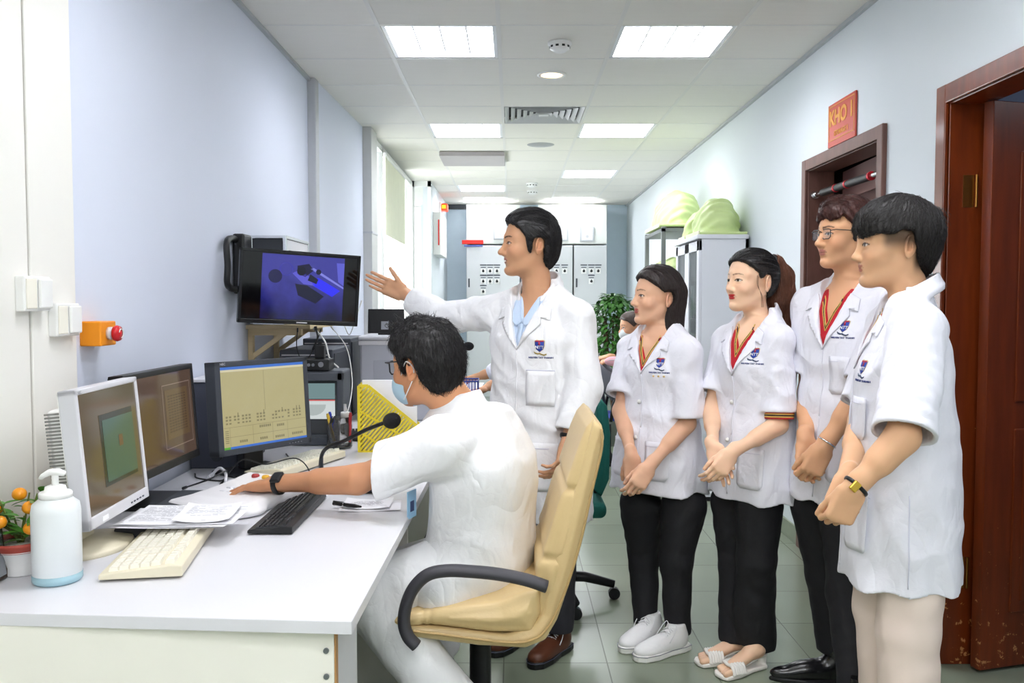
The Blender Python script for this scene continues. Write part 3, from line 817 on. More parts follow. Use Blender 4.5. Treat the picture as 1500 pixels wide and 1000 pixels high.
t = thing('crt_monitor', 'small dark grey tube television showing a white and teal picture', 'television', (0, 0, 0))
x0, x1, y0 = -1.03, -.755, 3.86; b = MB()
b.box((x0, y0, .765), (x1, y0+.03, .80), bev=.006); b.box((x0, y0, 1.04), (x1, y0+.03, 1.08), bev=.006); b.box((x0, y0, .765), (x0+.03, y0+.03, 1.08), bev=.006); b.box((x1-.03, y0, .765), (x1, y0+.03, 1.08), bev=.006)
b.box((x0+.002, y0+.02, .76), (x1-.002, y0+.2, 1.085), bev=.01); b.box((x0+.03, y0+.2, .78), (x1-.03, y0+.34, 1.05), bev=.02); b.build('case', mat('crt_case', '#4f545c', .5, var=.03), t)
b = MB(); b.box((x0, y0-.008, .752), (x1, y0+.03, .79), bev=.006); b.build('control_strip', mat('crt_case', '#4f545c', .5), t)
s_ = MB(); n = 10; V = [(x0+.03+(x1-x0-.06)*i/n, y0+.018-.010*math.sin(PI*i/n)*math.sin(PI*j/n), .80+.24*j/n) for j in range(n+1) for i in range(n+1)]
s_.add(V, [(j*(n+1)+i, j*(n+1)+i+1, (j+1)*(n+1)+i+1, (j+1)*(n+1)+i) for j in range(n) for i in range(n)], 0, True)
sc = s_.build('tube_face', mat('tube_grey', '#4a4d50', .12, var=0), t)
xm = (x0+x1)/2; w = MB(); flatq(w, xm-.115, xm+.1, .96, 1.03, y0+.004); w.build('picture_top', emis('crt_teal', '#7f9a9c', .7), sc)
w = MB(); flatq(w, xm-.11, xm+.1, .87, .955, y0+.004); w.build('picture_bottom', emis('crt_white', '#d5dcdc', .8), sc)
w = MB(); flatq(w, xm-.11, xm+.1, .951, .957, y0+.0035); w.build('picture_line', emis('crt_red', '#d06a6a', .8), sc)
w = MB(); w.add([(xm-.06, y0+.003, .935)]+[(xm-.0+.06*math.cos(PI+PI*k/10), y0+.003, .935+.05*math.sin(PI+PI*k/10)) for k in range(11)], [tuple(range(12))]); w.build('picture_shape', emis('crt_grey', '#b3bcbb', .8), sc)
t = thing('video_splitter', 'black video switch box with round button on the tube television', 'switch box', (-.92, 3.93, 1.086))
MB().box((-.105, -.06, 0), (.10, .06, .05), bev=.004).build('body', m_black, t)
w = MB()
for x in (-.05, -.02, .01, .03): w.cyl((x, -.06, .026), (x, -.064, .026), .007, n=14)
w.cyl((.065, -.06, .028), (.065, -.064, .028), .012, n=16); w.build('button', mat('btn_grey', '#7e8187', .3), t)
t = thing('power_adapter', 'black upright power adapter on the video switch box', 'adapter', (-.875, 3.95, 1.137))
MB().box((-.022, -.02, 0), (.022, .02, .06), bev=.004).build('body', m_black, t); MB().cyl((0, 0, .06), (0, 0, .075), .008).build('cord_exit', m_black, t)

# two dark cabinets seen edge-on and the light grey printer
for i, (ya, yb, zt, lab) in enumerate(((4.32, 4.78, 1.155, 'dark grey equipment cabinet right behind the tube television'), (4.80, 5.22, 1.19, 'dark grey equipment cabinet farther back, against the grey printer'))):
    t = thing('equipment_cabinet', lab, 'cabinet', (0, 0, 0), group='dark equipment cabinets')
    MB().box((-1.16, ya, .75), (-.895+.0*i, yb, zt), bev=.006).build('case', m_dark2, t)
    MB().box((-.893, ya+.02, .77), (-.889, yb-.02, zt-.02), bev=.002).build('side_panel', m_dark, t)
    MB().box((-1.15, ya-.003, zt-.03), (-.91, ya+.002, zt-.024)).build('seam', m_silver, t)
t = thing('laser_printer', 'large light grey printer with vent grille behind the seated man', 'printer', (0, 0, 0))
MB().box((-.82, 4.66, .75), (-.44, 5.1, 1.185), bev=.012).build('body', mat('printer_grey', '#b9bcc6', .45, var=.01), t)
MB().box((-.828, 4.65, 1.186), (-.432, 5.11, 1.21), bev=.01).build('top_cover', mat('printer_lid', '#cfd1d8', .45), t)
MB().box((-.825, 4.652, 1.16), (-.435, 4.665, 1.184), bev=.003).build('front_lip', m_silver, t)
g = MB()
for i in range(15):
    for j in range(12): g.box((-.66+.0165*i, 4.6585, .90+.0135*j), (-.649+.0165*i, 4.6605, .9085+.0135*j))
g.build('vent_grille', mat('grille_dark', '#70747e', .6), t)
g = MB(); g.box((-.745, 4.657, .88), (-.41, 4.6595, 1.08), bev=.001); g.build('vent_panel', mat('printer_panel', '#adb0bb', .5), t)
t = thing('display_unit', 'black flat display standing on top of the light grey printer', 'monitor', (0, 0, 0))
MB().box((-.10, 0, 0), (.10, .02, .135), bev=.004, M=Matrix.Translation((-.70, 4.80, 1.22)) @ Matrix.Rotation(math.radians(-8), 4, 'X')).build('back_cover', m_black, t)
MB().box((-.04, -.02, 0), (.04, .08, .01), bev=.003, M=Matrix.Translation((-.70, 4.80, 1.211))).build('foot', m_black, t)
MB().box((-.045, -.0025, .02), (-.005, 0, .065), M=Matrix.Translation((-.68, 4.80, 1.22)) @ Matrix.Rotation(math.radians(-8), 4, 'X')).build('label_plate', mat('label_grey', '#8d9096', .5), t)

# wall television with arm, case on the shelf
TL, TR_ = atY(355, 362, 3.75), atY(532, 375, 4.0); BL, BR = atY(345, 472, 3.75), atY(521, 478, 4.0)
x = ((TR_-TL)+(BR-BL)).normalized(); z = ((TL-BL)+(TR_-BR)).normalized(); c = (TL+TR_+BL+BR)/4
TW = ((TR_-TL).length+(BR-BL).length)/2; TH = ((TL-BL).length+(TR_-BR).length)/2
t = thing('wall_television', 'black wall television showing a blue treatment room picture', 'television'); t.matrix_world = frame(c, x, z)
b = MB(); w_, h_ = TW/2, TH/2
for q in (((-w_, 0, -h_), (-w_+.014, .03, h_)), ((w_-.014, 0, -h_), (w_, .03, h_)), ((-w_, 0, h_-.014), (w_, .03, h_)), ((-w_, 0, -h_), (w_, .03, -h_+.02))): b.box(*q, bev=.003)
b.build('bezel', mat('tv_gloss', '#101116', .2, var=.02), t)
MB().box((-w_+.003, .01, -h_+.003), (w_-.003, .04, h_-.003), bev=.004).build('back_cover', m_black, t)
MB().box((-w_*.6, .04, -h_*.7), (w_*.6, .07, h_*.5), bev=.01).build('rear_housing', m_black, t)
w = MB(); flatq(w, -w_+.014, w_-.014, -h_+.02, h_-.014, .005); sc = w.build('screen', mat('screen_off', '#08080b', .08, var=0), t)
def tv_mat():
    m = bpy.data.materials.new('tv_picture'); m.use_nodes = True; nt = m.node_tree; N = nt.nodes; L = nt.links; b = N['Principled BSDF']
    b.inputs['Base Color'].default_value = (.005, .005, .01, 1); b.inputs['Roughness'].default_value = .1
    tc = N.new('ShaderNodeTexCoord'); nz = N.new('ShaderNodeTexNoise'); nz.inputs['Scale'].default_value = 9; nz.inputs['Detail'].default_value = 3; L.new(tc.outputs['Object'], nz.inputs[0])
    sp = N.new('ShaderNodeSeparateXYZ'); L.new(tc.outputs['Object'], sp.inputs[0])
    mr = N.new('ShaderNodeMapRange'); mr.inputs['From Min'].default_value = -.12; mr.inputs['From Max'].default_value = .16; L.new(sp.outputs['Z'], mr.inputs['Value'])
    ad = N.new('ShaderNodeMath'); ad.operation = 'MULTIPLY_ADD'; L.new(nz.outputs['Fac'], ad.inputs[0]); ad.inputs[1].default_value = .9; L.new(mr.outputs[0], ad.inputs[2])
    cr = N.new('ShaderNodeValToRGB'); L.new(ad.outputs[0], cr.inputs[0]); e = cr.color_ramp.elements
    e[0].position = .35; e[0].color = (*srgb('#16163c'), 1); e[1].position = 1; e[1].color = (*srgb('#4a49c0'), 1); q = cr.color_ramp.elements.new(.68); q.color = (*srgb('#29298a'), 1)
    L.new(cr.outputs[0], b.inputs['Emission Color']); b.inputs['Emission Strength'].default_value = .5; return m
w = MB(); px0, px1 = -w_+.095, w_-.075; flatq(w, px0, px1, -h_+.022, h_-.018, .0045); pic = w.build('picture', tv_mat(), sc)
def blob(pts, col, s=.9, y=.004, name='picture_patch'):
    w = MB(); w.add([(px0+(px1-px0)*a, y, h_-.018-(2*h_-.04)*b) for a, b in pts], [tuple(range(len(pts)))[::-1]]); w.build(name, emis('tvc'+col, col, s), pic)
blob([(.36, .28), (.45, .22), (.62, .36), (.64, .46), (.5, .44)], '#5a58c8'); blob([(.6, .38), (.68, .33), (.96, .52), (.86, .62), (.62, .46)], '#2b2bf0')
blob([(.4, .44), (.55, .46), (.76, .62), (.66, .74), (.44, .62)], '#101030'); blob([(.42, .16), (.56, .12), (.62, .22), (.52, .33), (.42, .28)], '#141238')
blob([(.58, .2), (.62, .18), (1., .46), (1., .49)], '#7d80d8'); blob([(.58, .28), (.68, .36), (.66, .43), (.55, .38)], '#0c0c28', y=.0036); blob([(.9, .08), (1., .08), (1., .44), (.93, .38)], '#5a5cc8', y=.0042)
for (cx, cz, r, col) in ((.29, .22, .028, '#3a3aa0'), (.16, .34, .03, '#1a1a48'), (.47, .24, .02, '#0a0a20'), (.68, .24, .012, '#0c0c28')):
    w = MB(); X = px0+(px1-px0)*cx; Zc = h_-.018-(2*h_-.04)*cz
    if cx == .29: w.tube([(X+r*math.cos(a*PI/12), .0042, Zc+r*math.sin(a*PI/12)) for a in range(24)], .0018, 6, closed=True)
    else: w.add([(X+r*math.cos(a*PI/12), .0036, Zc+r*math.sin(a*PI/12)) for a in range(24)], [tuple(range(24))])
    w.build('picture_patch', emis('tvc'+col, col, .9), pic)
MB().box((-.014, -.0015, -h_+.006), (.034, .001, -h_+.011), bev=.0005).build('badge', m_silver, t)
I = t.matrix_world.inverted()
ar = MB(); ar.tube(bez([(-1.24, 3.95, 1.66), (-1.235, 3.86, 1.675), (-1.225, 3.74, 1.65), (-1.22, 3.73, 1.55), (-1.225, 3.74, 1.47), (-1.235, 3.86, 1.45), (-1.24, 3.95, 1.46)], 6), .014, 10)
ar.build('wall_arm', m_black, t, world=True)
MB().box((-1.254, 3.9, 1.43), (-1.2, 4.02, 1.70), bev=.01).build('wall_plate', m_black, t, world=True)
MB().box((-1.2, 3.93, 1.50), (-.98, 3.98, 1.58), bev=.01).build('arm_link', m_black, t, world=True)
t = thing('wall_shelf', 'beige wooden wall shelf with bracket under the television', 'shelf', (0, 0, 0)); mw = mat('raw_wood', '#d9c49a', .6, var=.06, vscale=14, stretch=(1, 1, 8))
MB().box((-1.253, 4.08, 1.265), (-.95, 4.75, 1.285), bev=.002).build('board', mw, t)
for y in (4.11, 4.55):
    k = MB(); k.box((-1.253, y, 1.09), (-1.23, y+.03, 1.265)); k.box((-1.23, y, 1.235), (-1.0, y+.03, 1.265)); k.box((0, 0, 0), (.22, .022, .022), M=Matrix.Translation((-1.235, y+.004, 1.12)) @ Matrix.Rotation(-.62, 4, 'Y')); k.build('bracket', mw, t)
t = thing('equipment_case', 'black case with aluminium edges standing behind the wall television', 'case', (0, 0, 0))
X0, X1, Y0, Y1, Z0, Z1 = -1.235, -1.075, 4.12, 4.57, 1.286, 1.70
MB().box((X0, Y0, Z0), (X1, Y1, Z1), bev=.006).build('shell', m_dark, t)
e = MB(); a = .009
for xx in (X0, X1):
    for yy in (Y0, Y1): e.box((xx-a, yy-a, Z0), (xx+a, yy+a, Z1+.002), bev=.003)
for zz in (Z0+.006, Z1, Z1-.09):
    for xx in (X0, X1): e.box((xx-a*.9, Y0, zz-a*.8), (xx+a*.9, Y1, zz+a*.8), bev=.002)
    for yy in (Y0, Y1): e.box((X0, yy-a*.9, zz-a*.8), (X1, yy+a*.9, zz+a*.8), bev=.002)
e.build('aluminium_edge', m_chrome, t)
MB().box((X1, Y0+.01, Z1-.085), (X1+.004, Y1-.01, Z1-.01)).build('lid_side', m_silver, t)
for yy in (Y0+.05, Y1-.1): MB().box((X1+.004, yy, Z1-.12), (X1+.012, yy+.04, Z1-.06), bev=.002).build('latch', m_black, t)

# keyboards
def keyboard(name, label, M, w, d, mb_, mk, rows=6, h=.028, group=None, kh=.010):
    t = thing(name, label, 'keyboard', group=group); t.matrix_world = M
    b = MB(); prof = [(-d/2, 0), (-d/2, h*.45), (-d/2+.01, h*.5), (d/2-.03, h), (d/2, h*.9), (d/2, 0)]
    P = Matrix(((0, 0, 1, 0), (1, 0, 0, 0), (0, 1, 0, 0), (0, 0, 0, 1)))
    b.prism(prof, -w/2, w/2, M=P, bev=.003); b.build('body', mb_, t)
    k = MB(); sl = math.atan((h*.5)/(d-.04)); rnd = random.Random(1)
    y0 = -d/2+.018; ky = (d-.045)/rows
    def zt(y): return h*.5+(y+d/2-.01)*math.tan(sl)
    for r in range(rows):
        y = y0+ky*r+(.008 if r == rows-1 else 0); zb = zt(y)
        for (xa, xb, n) in ((-w/2+.014, w/2*.33, 15), (w/2*.37, w/2*.58, 3), (w/2*.62, w/2-.012, 4)):
            kw = (xb-xa)/n
            if r == 0 and n == 15:
                cells = [0, 1.3, 2.6, 3.9, 10, 11.3, 12.6, 13.8, 15]
            else: cells = [c for c in np.arange(n+1)]
            for a, c in zip(cells[:-1], cells[1:]):
                x0, x1 = xa+kw*a+.0009, xa+kw*c-.0009; ya, yb = y+.0008, y+ky-.0008; i = .0018; z2 = zt(y)+kh
                k.add([(x0, ya, zb-.003), (x1, ya, zb-.003), (x1, yb, zb), (x0, yb, zb), (x0+i, ya+i, z2-.001), (x1-i, ya+i, z2-.001), (x1-i, yb-i, z2+.001), (x0+i, yb-i, z2+.001)],
                    [(0, 1, 5, 4), (1, 2, 6, 5), (2, 3, 7, 6), (3, 0, 4, 7), (4, 5, 6, 7)])
    k.build('keycaps', mk, t)
    for sx in (-1, 1): MB().cyl((sx*(w/2-.03), -d/2+.02, 0), (sx*(w/2-.03), -d/2+.02, -.004), .008).build('rubber_foot', m_dark, t)
    return t
def plan(a, b, z): # frame with x axis along a->b on the desk
    a, b = Vector((*a, z)), Vector((*b, z)); return frame((a+b)/2, b-a, (0, 0, 1))
keyboard('keyboard', 'cream keyboard nearest, half under the papers', frame((-.90, 2.215, .756), (.165, -1, 0), (0, 0, 1)), .47, .185, m_beige, m_beige2, group='cream keyboards')
keyboard('keyboard', 'slim black keyboard by the papers and pen', frame((-.672, 2.60, .754), (0, -1, 0), (0, 0, 1)), .45, .125, m_black, mat('black_keys', '#26272b', .45), h=.022, kh=.005)
keyboard('keyboard', 'cream keyboard farther back in front of the khaki screen', frame((-.84, 3.37, .756), (-.34, -1, 0), (0, 0, 1)), .45, .17, m_beige, mat('greyish_keys', '#e6e5d8', .45), group='cream keyboards')
keyboard('keyboard', 'black keyboard partly hidden beside the yellow file rack', frame((-.72, 4.05, .754), (1, .15, 0), (0, 0, 1)), .42, .15, m_black, m_black)

# papers
def sheet(w, d, n, curl, M, mb, seed=0):
    r = random.Random(seed); k = 8; V = []
    for j in range(k+1):
        for i in range(k+1):
            x = (i/k-.5)*w; y = (j/k-.5)*d; V.append((x, y, curl*((i/k-.5)**2*2+(j/k)**3*.5)+r.random()*.0006))
    mb.add(V, [(j*(k+1)+i, j*(k+1)+i+1, (j+1)*(k+1)+i+1, (j+1)*(k+1)+i) for j in range(k) for i in range(k)], 0, True, M)
    mb.add([(x, y, z-.0008) for x, y, z in V], [((j+1)*(k+1)+i, (j+1)*(k+1)+i+1, j*(k+1)+i+1, j*(k+1)+i) for j in range(k) for i in range(k)], 0, True, M)
def printed(M, w, d, rows, mb, seed=0, z=.0012, cur=0):
    r = random.Random(seed)
    for i in range(rows):
        y = d/2-.02-(d-.04)*i/rows; x = -w/2+.015
        while x < w/2-.03:
            L_ = .008+r.random()*.02
            if r.random() < .75: mb.add([(x, y, z), (x+L_, y, z), (x+L_, y+.002, z), (x, y+.002, z)], [(0, 1, 2, 3)], 0, False, M)
            x += L_+.004
t = thing('paper_stack', 'loose stack of printed sheets lying over the nearest cream keyboard', 'paper', (-.905, 2.37, .80))
pp = MB(); ink = MB()
pts = [Matrix.Rotation(a, 4, 'Z') @ Matrix.Translation((dx, dy, dz)) for a, dx, dy, dz in ((.02, -.01, -.005, 0), (-.04, .0, .0, .003), (.03, .01, .008, .006))]
for i, M in enumerate(pts): sheet(.30, .21, 1, .004, M, pp, i)
M2 = Matrix.Translation((.07, -.01, .010)) @ Matrix.Rotation(.08, 4, 'Z'); sheet(.15, .16, 1, .018, M2, pp, 5)
pp.build('sheets', m_paper, t); printed(pts[2], .30, .21, 18, ink, 2, .0045); printed(M2, .14, .16, 11, ink, 4, .0125); ink.build('printed_lines', m_ink, t)
t = thing('document_tray', 'dark slate flat board lying under the papers by the white monitor', 'tray', (-.96, 2.58, .751))
MB().box((-.13, -.24, 0), (.10, .24, .028), bev=.008).build('board', mat('slate_board', '#444751', .5, var=.03), t); MB().box((-.12, -.23, .028), (.09, .23, .030), bev=.001).build('mat', m_dark, t)
t = thing('note_sheets', 'small folded notes beside a black pen on the desk', 'paper', (-.445, 2.70, .7515)); pp = MB(); ink = MB()
M1 = Matrix.Rotation(.1, 4, 'Z'); sheet(.19, .115, 1, .006, M1, pp, 1); sheet(.15, .10, 1, .014, Matrix.Translation((-.01, .01, .003)), pp, 2)
pp.build('sheets', m_paper, t); printed(Matrix.Translation((-.01, .01, .003)), .15, .10, 9, ink, 7, .0055); ink.build('printed_lines', m_ink, t)
t = thing('pen', 'black capped pen lying on the small folded notes', 'pen', (-.515, 2.67, .765), (0, 0, math.radians(-25)))
MB().tube([(-.05, 0, 0), (-.02, 0, 0), (.03, 0, 0), (.055, 0, 0)], [.0055, .0062, .006, .003], 14).build('barrel', m_black, t); MB().cyl((-.012, 0, 0), (-.008, 0, 0), .0068).build('ring', m_chrome, t); MB().box((-.05, -.002, .006), (-.01, .002, .009)).build('clip', m_chrome, t)

# white control console with coloured buttons
t = thing('control_console', 'white sloped control console with red, yellow and green buttons', 'control panel'); t.matrix_world = Matrix.Translation((-.865, 2.73, .751)) @ Matrix.Rotation(math.radians(-28), 4, 'Z')
S = SDF(); S.box((0, .0, .018), (.135, .17, .018), .015); S.box((0, .05, .034), (.125, .12, .018), .02, R=Matrix.Rotation(.17, 3, 'X'), k=.03); S.ell((0, -.14, .014), (.12, .06, .016), .03)
S.ell((.13, -.08, .012), (.035, .05, .014), .02); S.ell((-.13, -.08, .012), (.035, .05, .014), .02)
S.plane((0, 0, 0), (0, 0, -1)); link('body', S.mesh('console', .004), mat('console_white', '#ecebee', .4, var=.01), t)
g = MB()
for i, c in enumerate(('#a83a3a', '#d8a52a', '#3f9a5c')):
    MB().lathe([(.0, .008), (.010, .007), (.013, .003), (.013, -.004)], 20, M=Matrix.Translation((-.05+.045*i, .12, .066))).build('button', mat('btn'+c, c, .35), t)
for i in range(4):
    for j in range(3): g.box((-.06+.03*i, .0-.03*j, .044-.006*j), (-.04+.03*i, .018-.03*j, .052-.006*j), bev=.002)
g.build('key', mat('pale_key', '#dcdce2', .4), t)
MB().tube([(-.11, -.165, .03), (0, -.19, .028), (.11, -.165, .03)], .0015, 6).build('seam', mat('seam_grey', '#9a9aa0', .5), t)

# gooseneck microphone
t = thing('gooseneck_microphone', 'black gooseneck desk microphone bending towards the seated man', 'microphone', (0, 0, 0))
MB().prism([(-.06+.0, -.04), (.06, -.04), (.07, -.01), (.06, .05), (-.06, .05), (-.07, -.01)], 0, .025, bev=.008, M=Matrix.Translation((-.655, 3.02, .751))).build('base', m_black, t)
P = [(-.655, 3.02, .77)]+[tuple(atY(u, v, 3.02-.05*k)) for k, (u, v) in enumerate([(470, 690), (471, 668), (480, 655), (505, 645), (535, 630), (560, 620)])]
MB().tube(bez(P, 6), [.0065]*len(bez(P, 6)), 12).build('gooseneck', m_black, t)
MB().cyl(P[1], P[2], .009, .006).build('collar', m_dark, t)
hd = atY(574, 616, 2.72); dr = (hd-Vector(P[-1])).normalized()
MB().sphere((0, 0, 0), .030, 14, sc=(.85, .85, 1.25), M=frame(hd, dr.orthogonal(), dr)).build('foam_windscreen', mat('foam_black', '#1c1c1f', .95, bump=.6, bscale=400), t)
t = thing('desk_phone_base', 'black rounded box on the desk beneath the outstretched arm', 'microphone base', (-.50, 2.92, .751))
MB().box((-.07, -.035, 0), (.07, .035, .028), bev=.012, seg=3).build('body', m_black, t); MB().box((-.03, -.02, .028), (.02, .02, .031), bev=.001).build('touch_pad', m_dark, t)

# yellow file rack with white folders
t = thing('file_rack', 'yellow plastic slatted magazine rack on the desk', 'file rack'); t.matrix_world = frame((-.655, 3.69, .751), (1, .08, 0), (0, 0, 1)); my = mat('yellow_plastic', '#e6cf2c', .35, var=.03)
def rack_side(y):
    b = MB(); W, H, lo = .26, .285, .10
    out = [(0, 0), (W, 0), (W, lo), (.04, H), (0, H)]
    R = Matrix(((1, 0, 0, 0), (0, 0, 1, y), (0, 1, 0, 0), (0, 0, 0, 1)))
    def bar(p, q, wd=.006, dp=.005):
        p, q = Vector((p[0], 0, p[1])), Vector((q[0], 0, q[1])); b.box((0, -dp/2, -wd/2), ((q-p).length, dp/2, wd/2), M=Matrix.Translation((0, y, 0)) @ frame(p, q-p, (0, 1, 0)) @ Matrix.Rotation(PI/2, 4, 'X'))
    for i in range(len(out)): bar(out[i], out[(i+1) % 5], .012, .006)
    bar((0, .18), (W, .02), .008, .006); bar((0, .09), (.13, 0), .008, .006)
    # diagonal slats running up to the right
    for k in range(-7, 20):
        c = k*.021
        pts_ = []
        # line z = x*1.15 + (c - .05)
        q = []
        for s_ in np.linspace(0, W, 60):
            zz = s_*1.15+c-.1; top = H if s_ < .04 else H-(H-lo)*(s_-.04)/(W-.04)
            if 0 <= zz <= top: q.append((s_, zz))
        if len(q) > 2: bar(q[0], q[-1], .0085, .004)
    return b
for y in (0, .09):
    sd = rack_side(y).build('slatted_side', my, t)
b = MB(); b.box((-.003, 0, 0), (.003, .09, .285), bev=.002); b.box((0, 0, 0), (.26, .09, .005)); b.box((.257, 0, 0), (.263, .09, .1)); b.build('back_panel', my, t)
t = thing('paper_folder', 'tall white folder standing in the yellow file rack', 'folder'); t.matrix_world = frame((-.645, 3.715, .758), (1, .08, 0), (0, 0, 1))
MB().box((.0, 0, 0), (.235, .012, .30), bev=.002).build('cover', m_paper, t); MB().box((.005, .012, 0), (.23, .05, .292), bev=.002).build('pages', mat('page_block', '#e4e4ea', .8), t)
t = thing('paper_folder', 'grey-white low folder at the front of the yellow file rack', 'folder'); t.matrix_world = frame((-.645, 3.70, .758), (1, .08, 0), (0, 0, 1))
MB().prism([(.01, 0), (.20, 0), (.20, .03), (.02, .13), (.01, .13)], 0, .008, M=TXR @ Matrix.Translation((0, 0, -.008))).build('cover', mat('folder_grey', '#d6d6e2', .7), t)

# clear pen holder made from a bottle
t = thing('pen_holder', 'clear plastic bottle holder with pens beside the tube television', 'pen holder', (-.76, 3.80, .751))
MB().lathe([(.0, .002), (.052, .002), (.055, .008), (.055, .10), (.045, .135), (.044, .137), (.053, .10), (.053, .01), (.0, .006)], 32).build('body', m_glassy, t)
t = thing('bottle', 'white-capped clear bottle standing in the pen holder', 'bottle', (-.735, 3.80, .76)); MB().lathe([(.0, 0), (.024, 0), (.025, .01), (.025, .10), (.014, .125)], 24).build('body', m_glassy, t)
MB().lathe([(.0, .15), (.019, .15), (.020, .146), (.020, .125), (.0, .125)], 24).build('cap', m_white, t); MB().cyl((0, 0, .15), (0, 0, .185), .006).build('nozzle', m_silver, t)
for i, (x, y, c, lab, a) in enumerate(((-.715, 3.78, '#b8323a', 'red pen leaning in the clear holder, at its right', .05), (-.775, 3.775, '#d9b63c', 'yellow marker leaning in the clear holder', -.22), (-.79, 3.81, '#2c3fb0', 'blue-capped pen at the left of the clear holder', -.1))):
    t = thing('pen', lab, 'pen', (x, y, .76), (0, a, 0)); cc = mat('pen'+c, c, .35)
    MB().cyl((0, 0, .02), (0, 0, .135), .007, n=14).build('barrel', cc, t); MB().cyl((0, 0, .135), (0, 0, .15), .0078, .005, n=14).build('cap', cc, t)

# sanitiser bottle
t = thing('sanitizer_bottle', 'translucent white pump bottle with pale blue liquid, front left of desk', 'pump bottle', (-1.055, 1.985, .751))
mbt = mat('milky_plastic', '#f4f9fb', .3, var=0, trans=.12, ior=1.2, sss=0)
MB().lathe([(.0, .0), (.048, .0), (.053, .006), (.053, .19), (.050, .212), (.036, .226), (.034, .232), (.0, .232)], 40).build('body', mbt, t)
MB().lathe([(.0, -.0005), (.0485, -.0005), (.0537, .006), (.0537, .024), (.0, .024)], 40).build('liquid', mat('pale_blue_liquid', '#b9e1ee', .25, var=0, trans=.3), t)
MB().lathe([(.0, .262), (.014, .262), (.022, .258), (.024, .246), (.034, .244), (.036, .240), (.036, .228), (.0, .226)], 32).build('collar', m_white, t)
p = MB(); p.cyl((0, 0, .26), (0, 0, .29), .0075); p.tube([(.022, 0, .292), (.008, 0, .297), (-.012, 0, .296), (-.03, 0, .285), (-.034, 0, .278)], [.007, .010, .009, .006, .005], 12); p.build('pump_head', m_white, t)

for c_ in t.children: c_.scale = (1, 1, .855)

# potted kumquat
t = thing('potted_kumquat', 'small plant with orange fruit in a white pot, left end of desk', 'potted plant', (-1.17, 2.04, .751))
MB().lathe([(.0, 0), (.034, 0), (.038, .004), (.036, .02), (.048, .055), (.056, .062), (.052, .06), (.0, .05)], 36).build('pot', m_white, t)
MB().lathe([(.052, .058), (.066, .075), (.070, .082), (.066, .084), (.050, .070)], 36).build('rim', mat('red_rim', '#b04a3c', .4, var=.05), t)
MB().lathe([(.0, .075), (.06, .074), (.055, .062), (.0, .06)], 24).build('soil', mat('pebbles_white', '#d9d6cc', .9, bump=1, bscale=200), t)
st = MB(); lf = MB(); rr = random.Random(5); tips = []
for k in range(15):
    a = rr.random()*6.28; e = Vector((.05*math.cos(a)+rr.uniform(-.01, .01), .045*math.sin(a), .13+rr.random()*.07)); tips.append(e); st.tube(bez([(0, 0, .06), (e.x*.3, e.y*.3, .10), e], 4), .0022, 6)
st.build('stems', mat('stem_green', '#6b7a35', .6), t)
def leaf(mb, p, d, L_, wd, up=(0, 0, 1), fold=.25):
    d = Vector(d).normalized(); F = frame(p, d, up); V = []; k = 5
    for i in range(k+1):
        s_ = i/k; w2 = wd*math.sin(PI*min(1, s_*.92+.06))**.8*.5; z = -L_*.25*s_*s_
        V += [(L_*s_, -w2, z+w2*fold), (L_*s_, 0, z), (L_*s_, w2, z+w2*fold)]
    mb.add(V, [f for i in range(k) for f in ((i*3, i*3+1, i*3+4, i*3+3), (i*3+1, i*3+2, i*3+5, i*3+4))], 0, True, F)
for e in tips:
    for q in range(5):
        a = rr.random()*6.28; leaf(lf, e-Vector((0, 0, rr.random()*.06)), (math.cos(a), math.sin(a), rr.uniform(-.1, .9)), .045, .022)
lf.build('leaves', mat('leaf_bright', '#4f8f2e', .4, var=.15, vscale=30), t)
mo = mat('orange_fruit', '#f09a1e', .35, var=.03)
for (dx, dy, dz) in ((-.02, -.05, .135), (.04, -.03, .165), (.05, -.045, .12), (-.045, -.02, .16), (-.06, -.03, .09), (.0, .0, .19)):
    MB().sphere((dx, dy, dz), .0165, 10, sc=(1, 1, .92)).build('fruit', mo, t)
t = thing('framed_mirror', 'dark-edged upright frame cut by the left picture border', 'frame', (-1.19, 1.95, .751), (0, math.radians(-6), 0))
MB().box((-.008, -.10, 0), (.008, .06, .24), bev=.003).build('frame', mat('frame_brown', '#3e2f28', .4), t); MB().box((.008, -.09, .01), (.0095, .05, .23)).build('glass', mat('mirror_grey', '#a0a4aa', .1, metal=.8), t)

# wall devices
for i, (u, v, lab) in enumerate(((42, 430, 'white wall switch box, upper left of the two on cream boards'), (88, 468, 'white wall switch box, lower right one next to orange stop button'))):
    p = atX(u, v, XL+.012); t = thing('wall_switch', lab, 'switch', p, group='white wall switch boxes')
    MB().box((-.001, -.062, -.045), (.024, .062, .045), bev=.004).build('back_box', m_white, t)
    MB().box((.024, -.002, -.038), (.034, .056, .038), bev=.004).build('rocker', m_white, t); MB().box((.024, -.056, -.038), (.027, -.008, .038), bev=.002).build('plate', m_beige2, t)
p = atX(116, 489, XL); t = thing('emergency_stop', 'orange box with round red emergency stop button on the wall', 'emergency button', (XL, p.y+.05, p.z))
MB().box((0, -.05, -.036), (.062, .05, .036), bev=.004).build('box', mat('safety_orange', '#f0930f', .45, var=.03), t)
R = Matrix.Translation((.062, 0, 0)) @ Matrix.Rotation(PI/2, 4, 'Y')
MB().lathe([(.0, .0), (.019, .0), (.019, .012), (.013, .013), (.013, .018)], 24, M=R).build('collar', m_silver, t)
MB().lathe([(.013, .016), (.022, .018), (.024, .026), (.021, .034), (.0, .038)], 28, M=R).build('button', mat('stop_red', '#c41a24', .3), t)
a = MB(); a.tube([(.0+.013*math.cos(x*.3), .013*math.sin(x*.3), .0375) for x in range(16)], .0014, 6, M=R); a.build('arrow_mark', m_white, t)

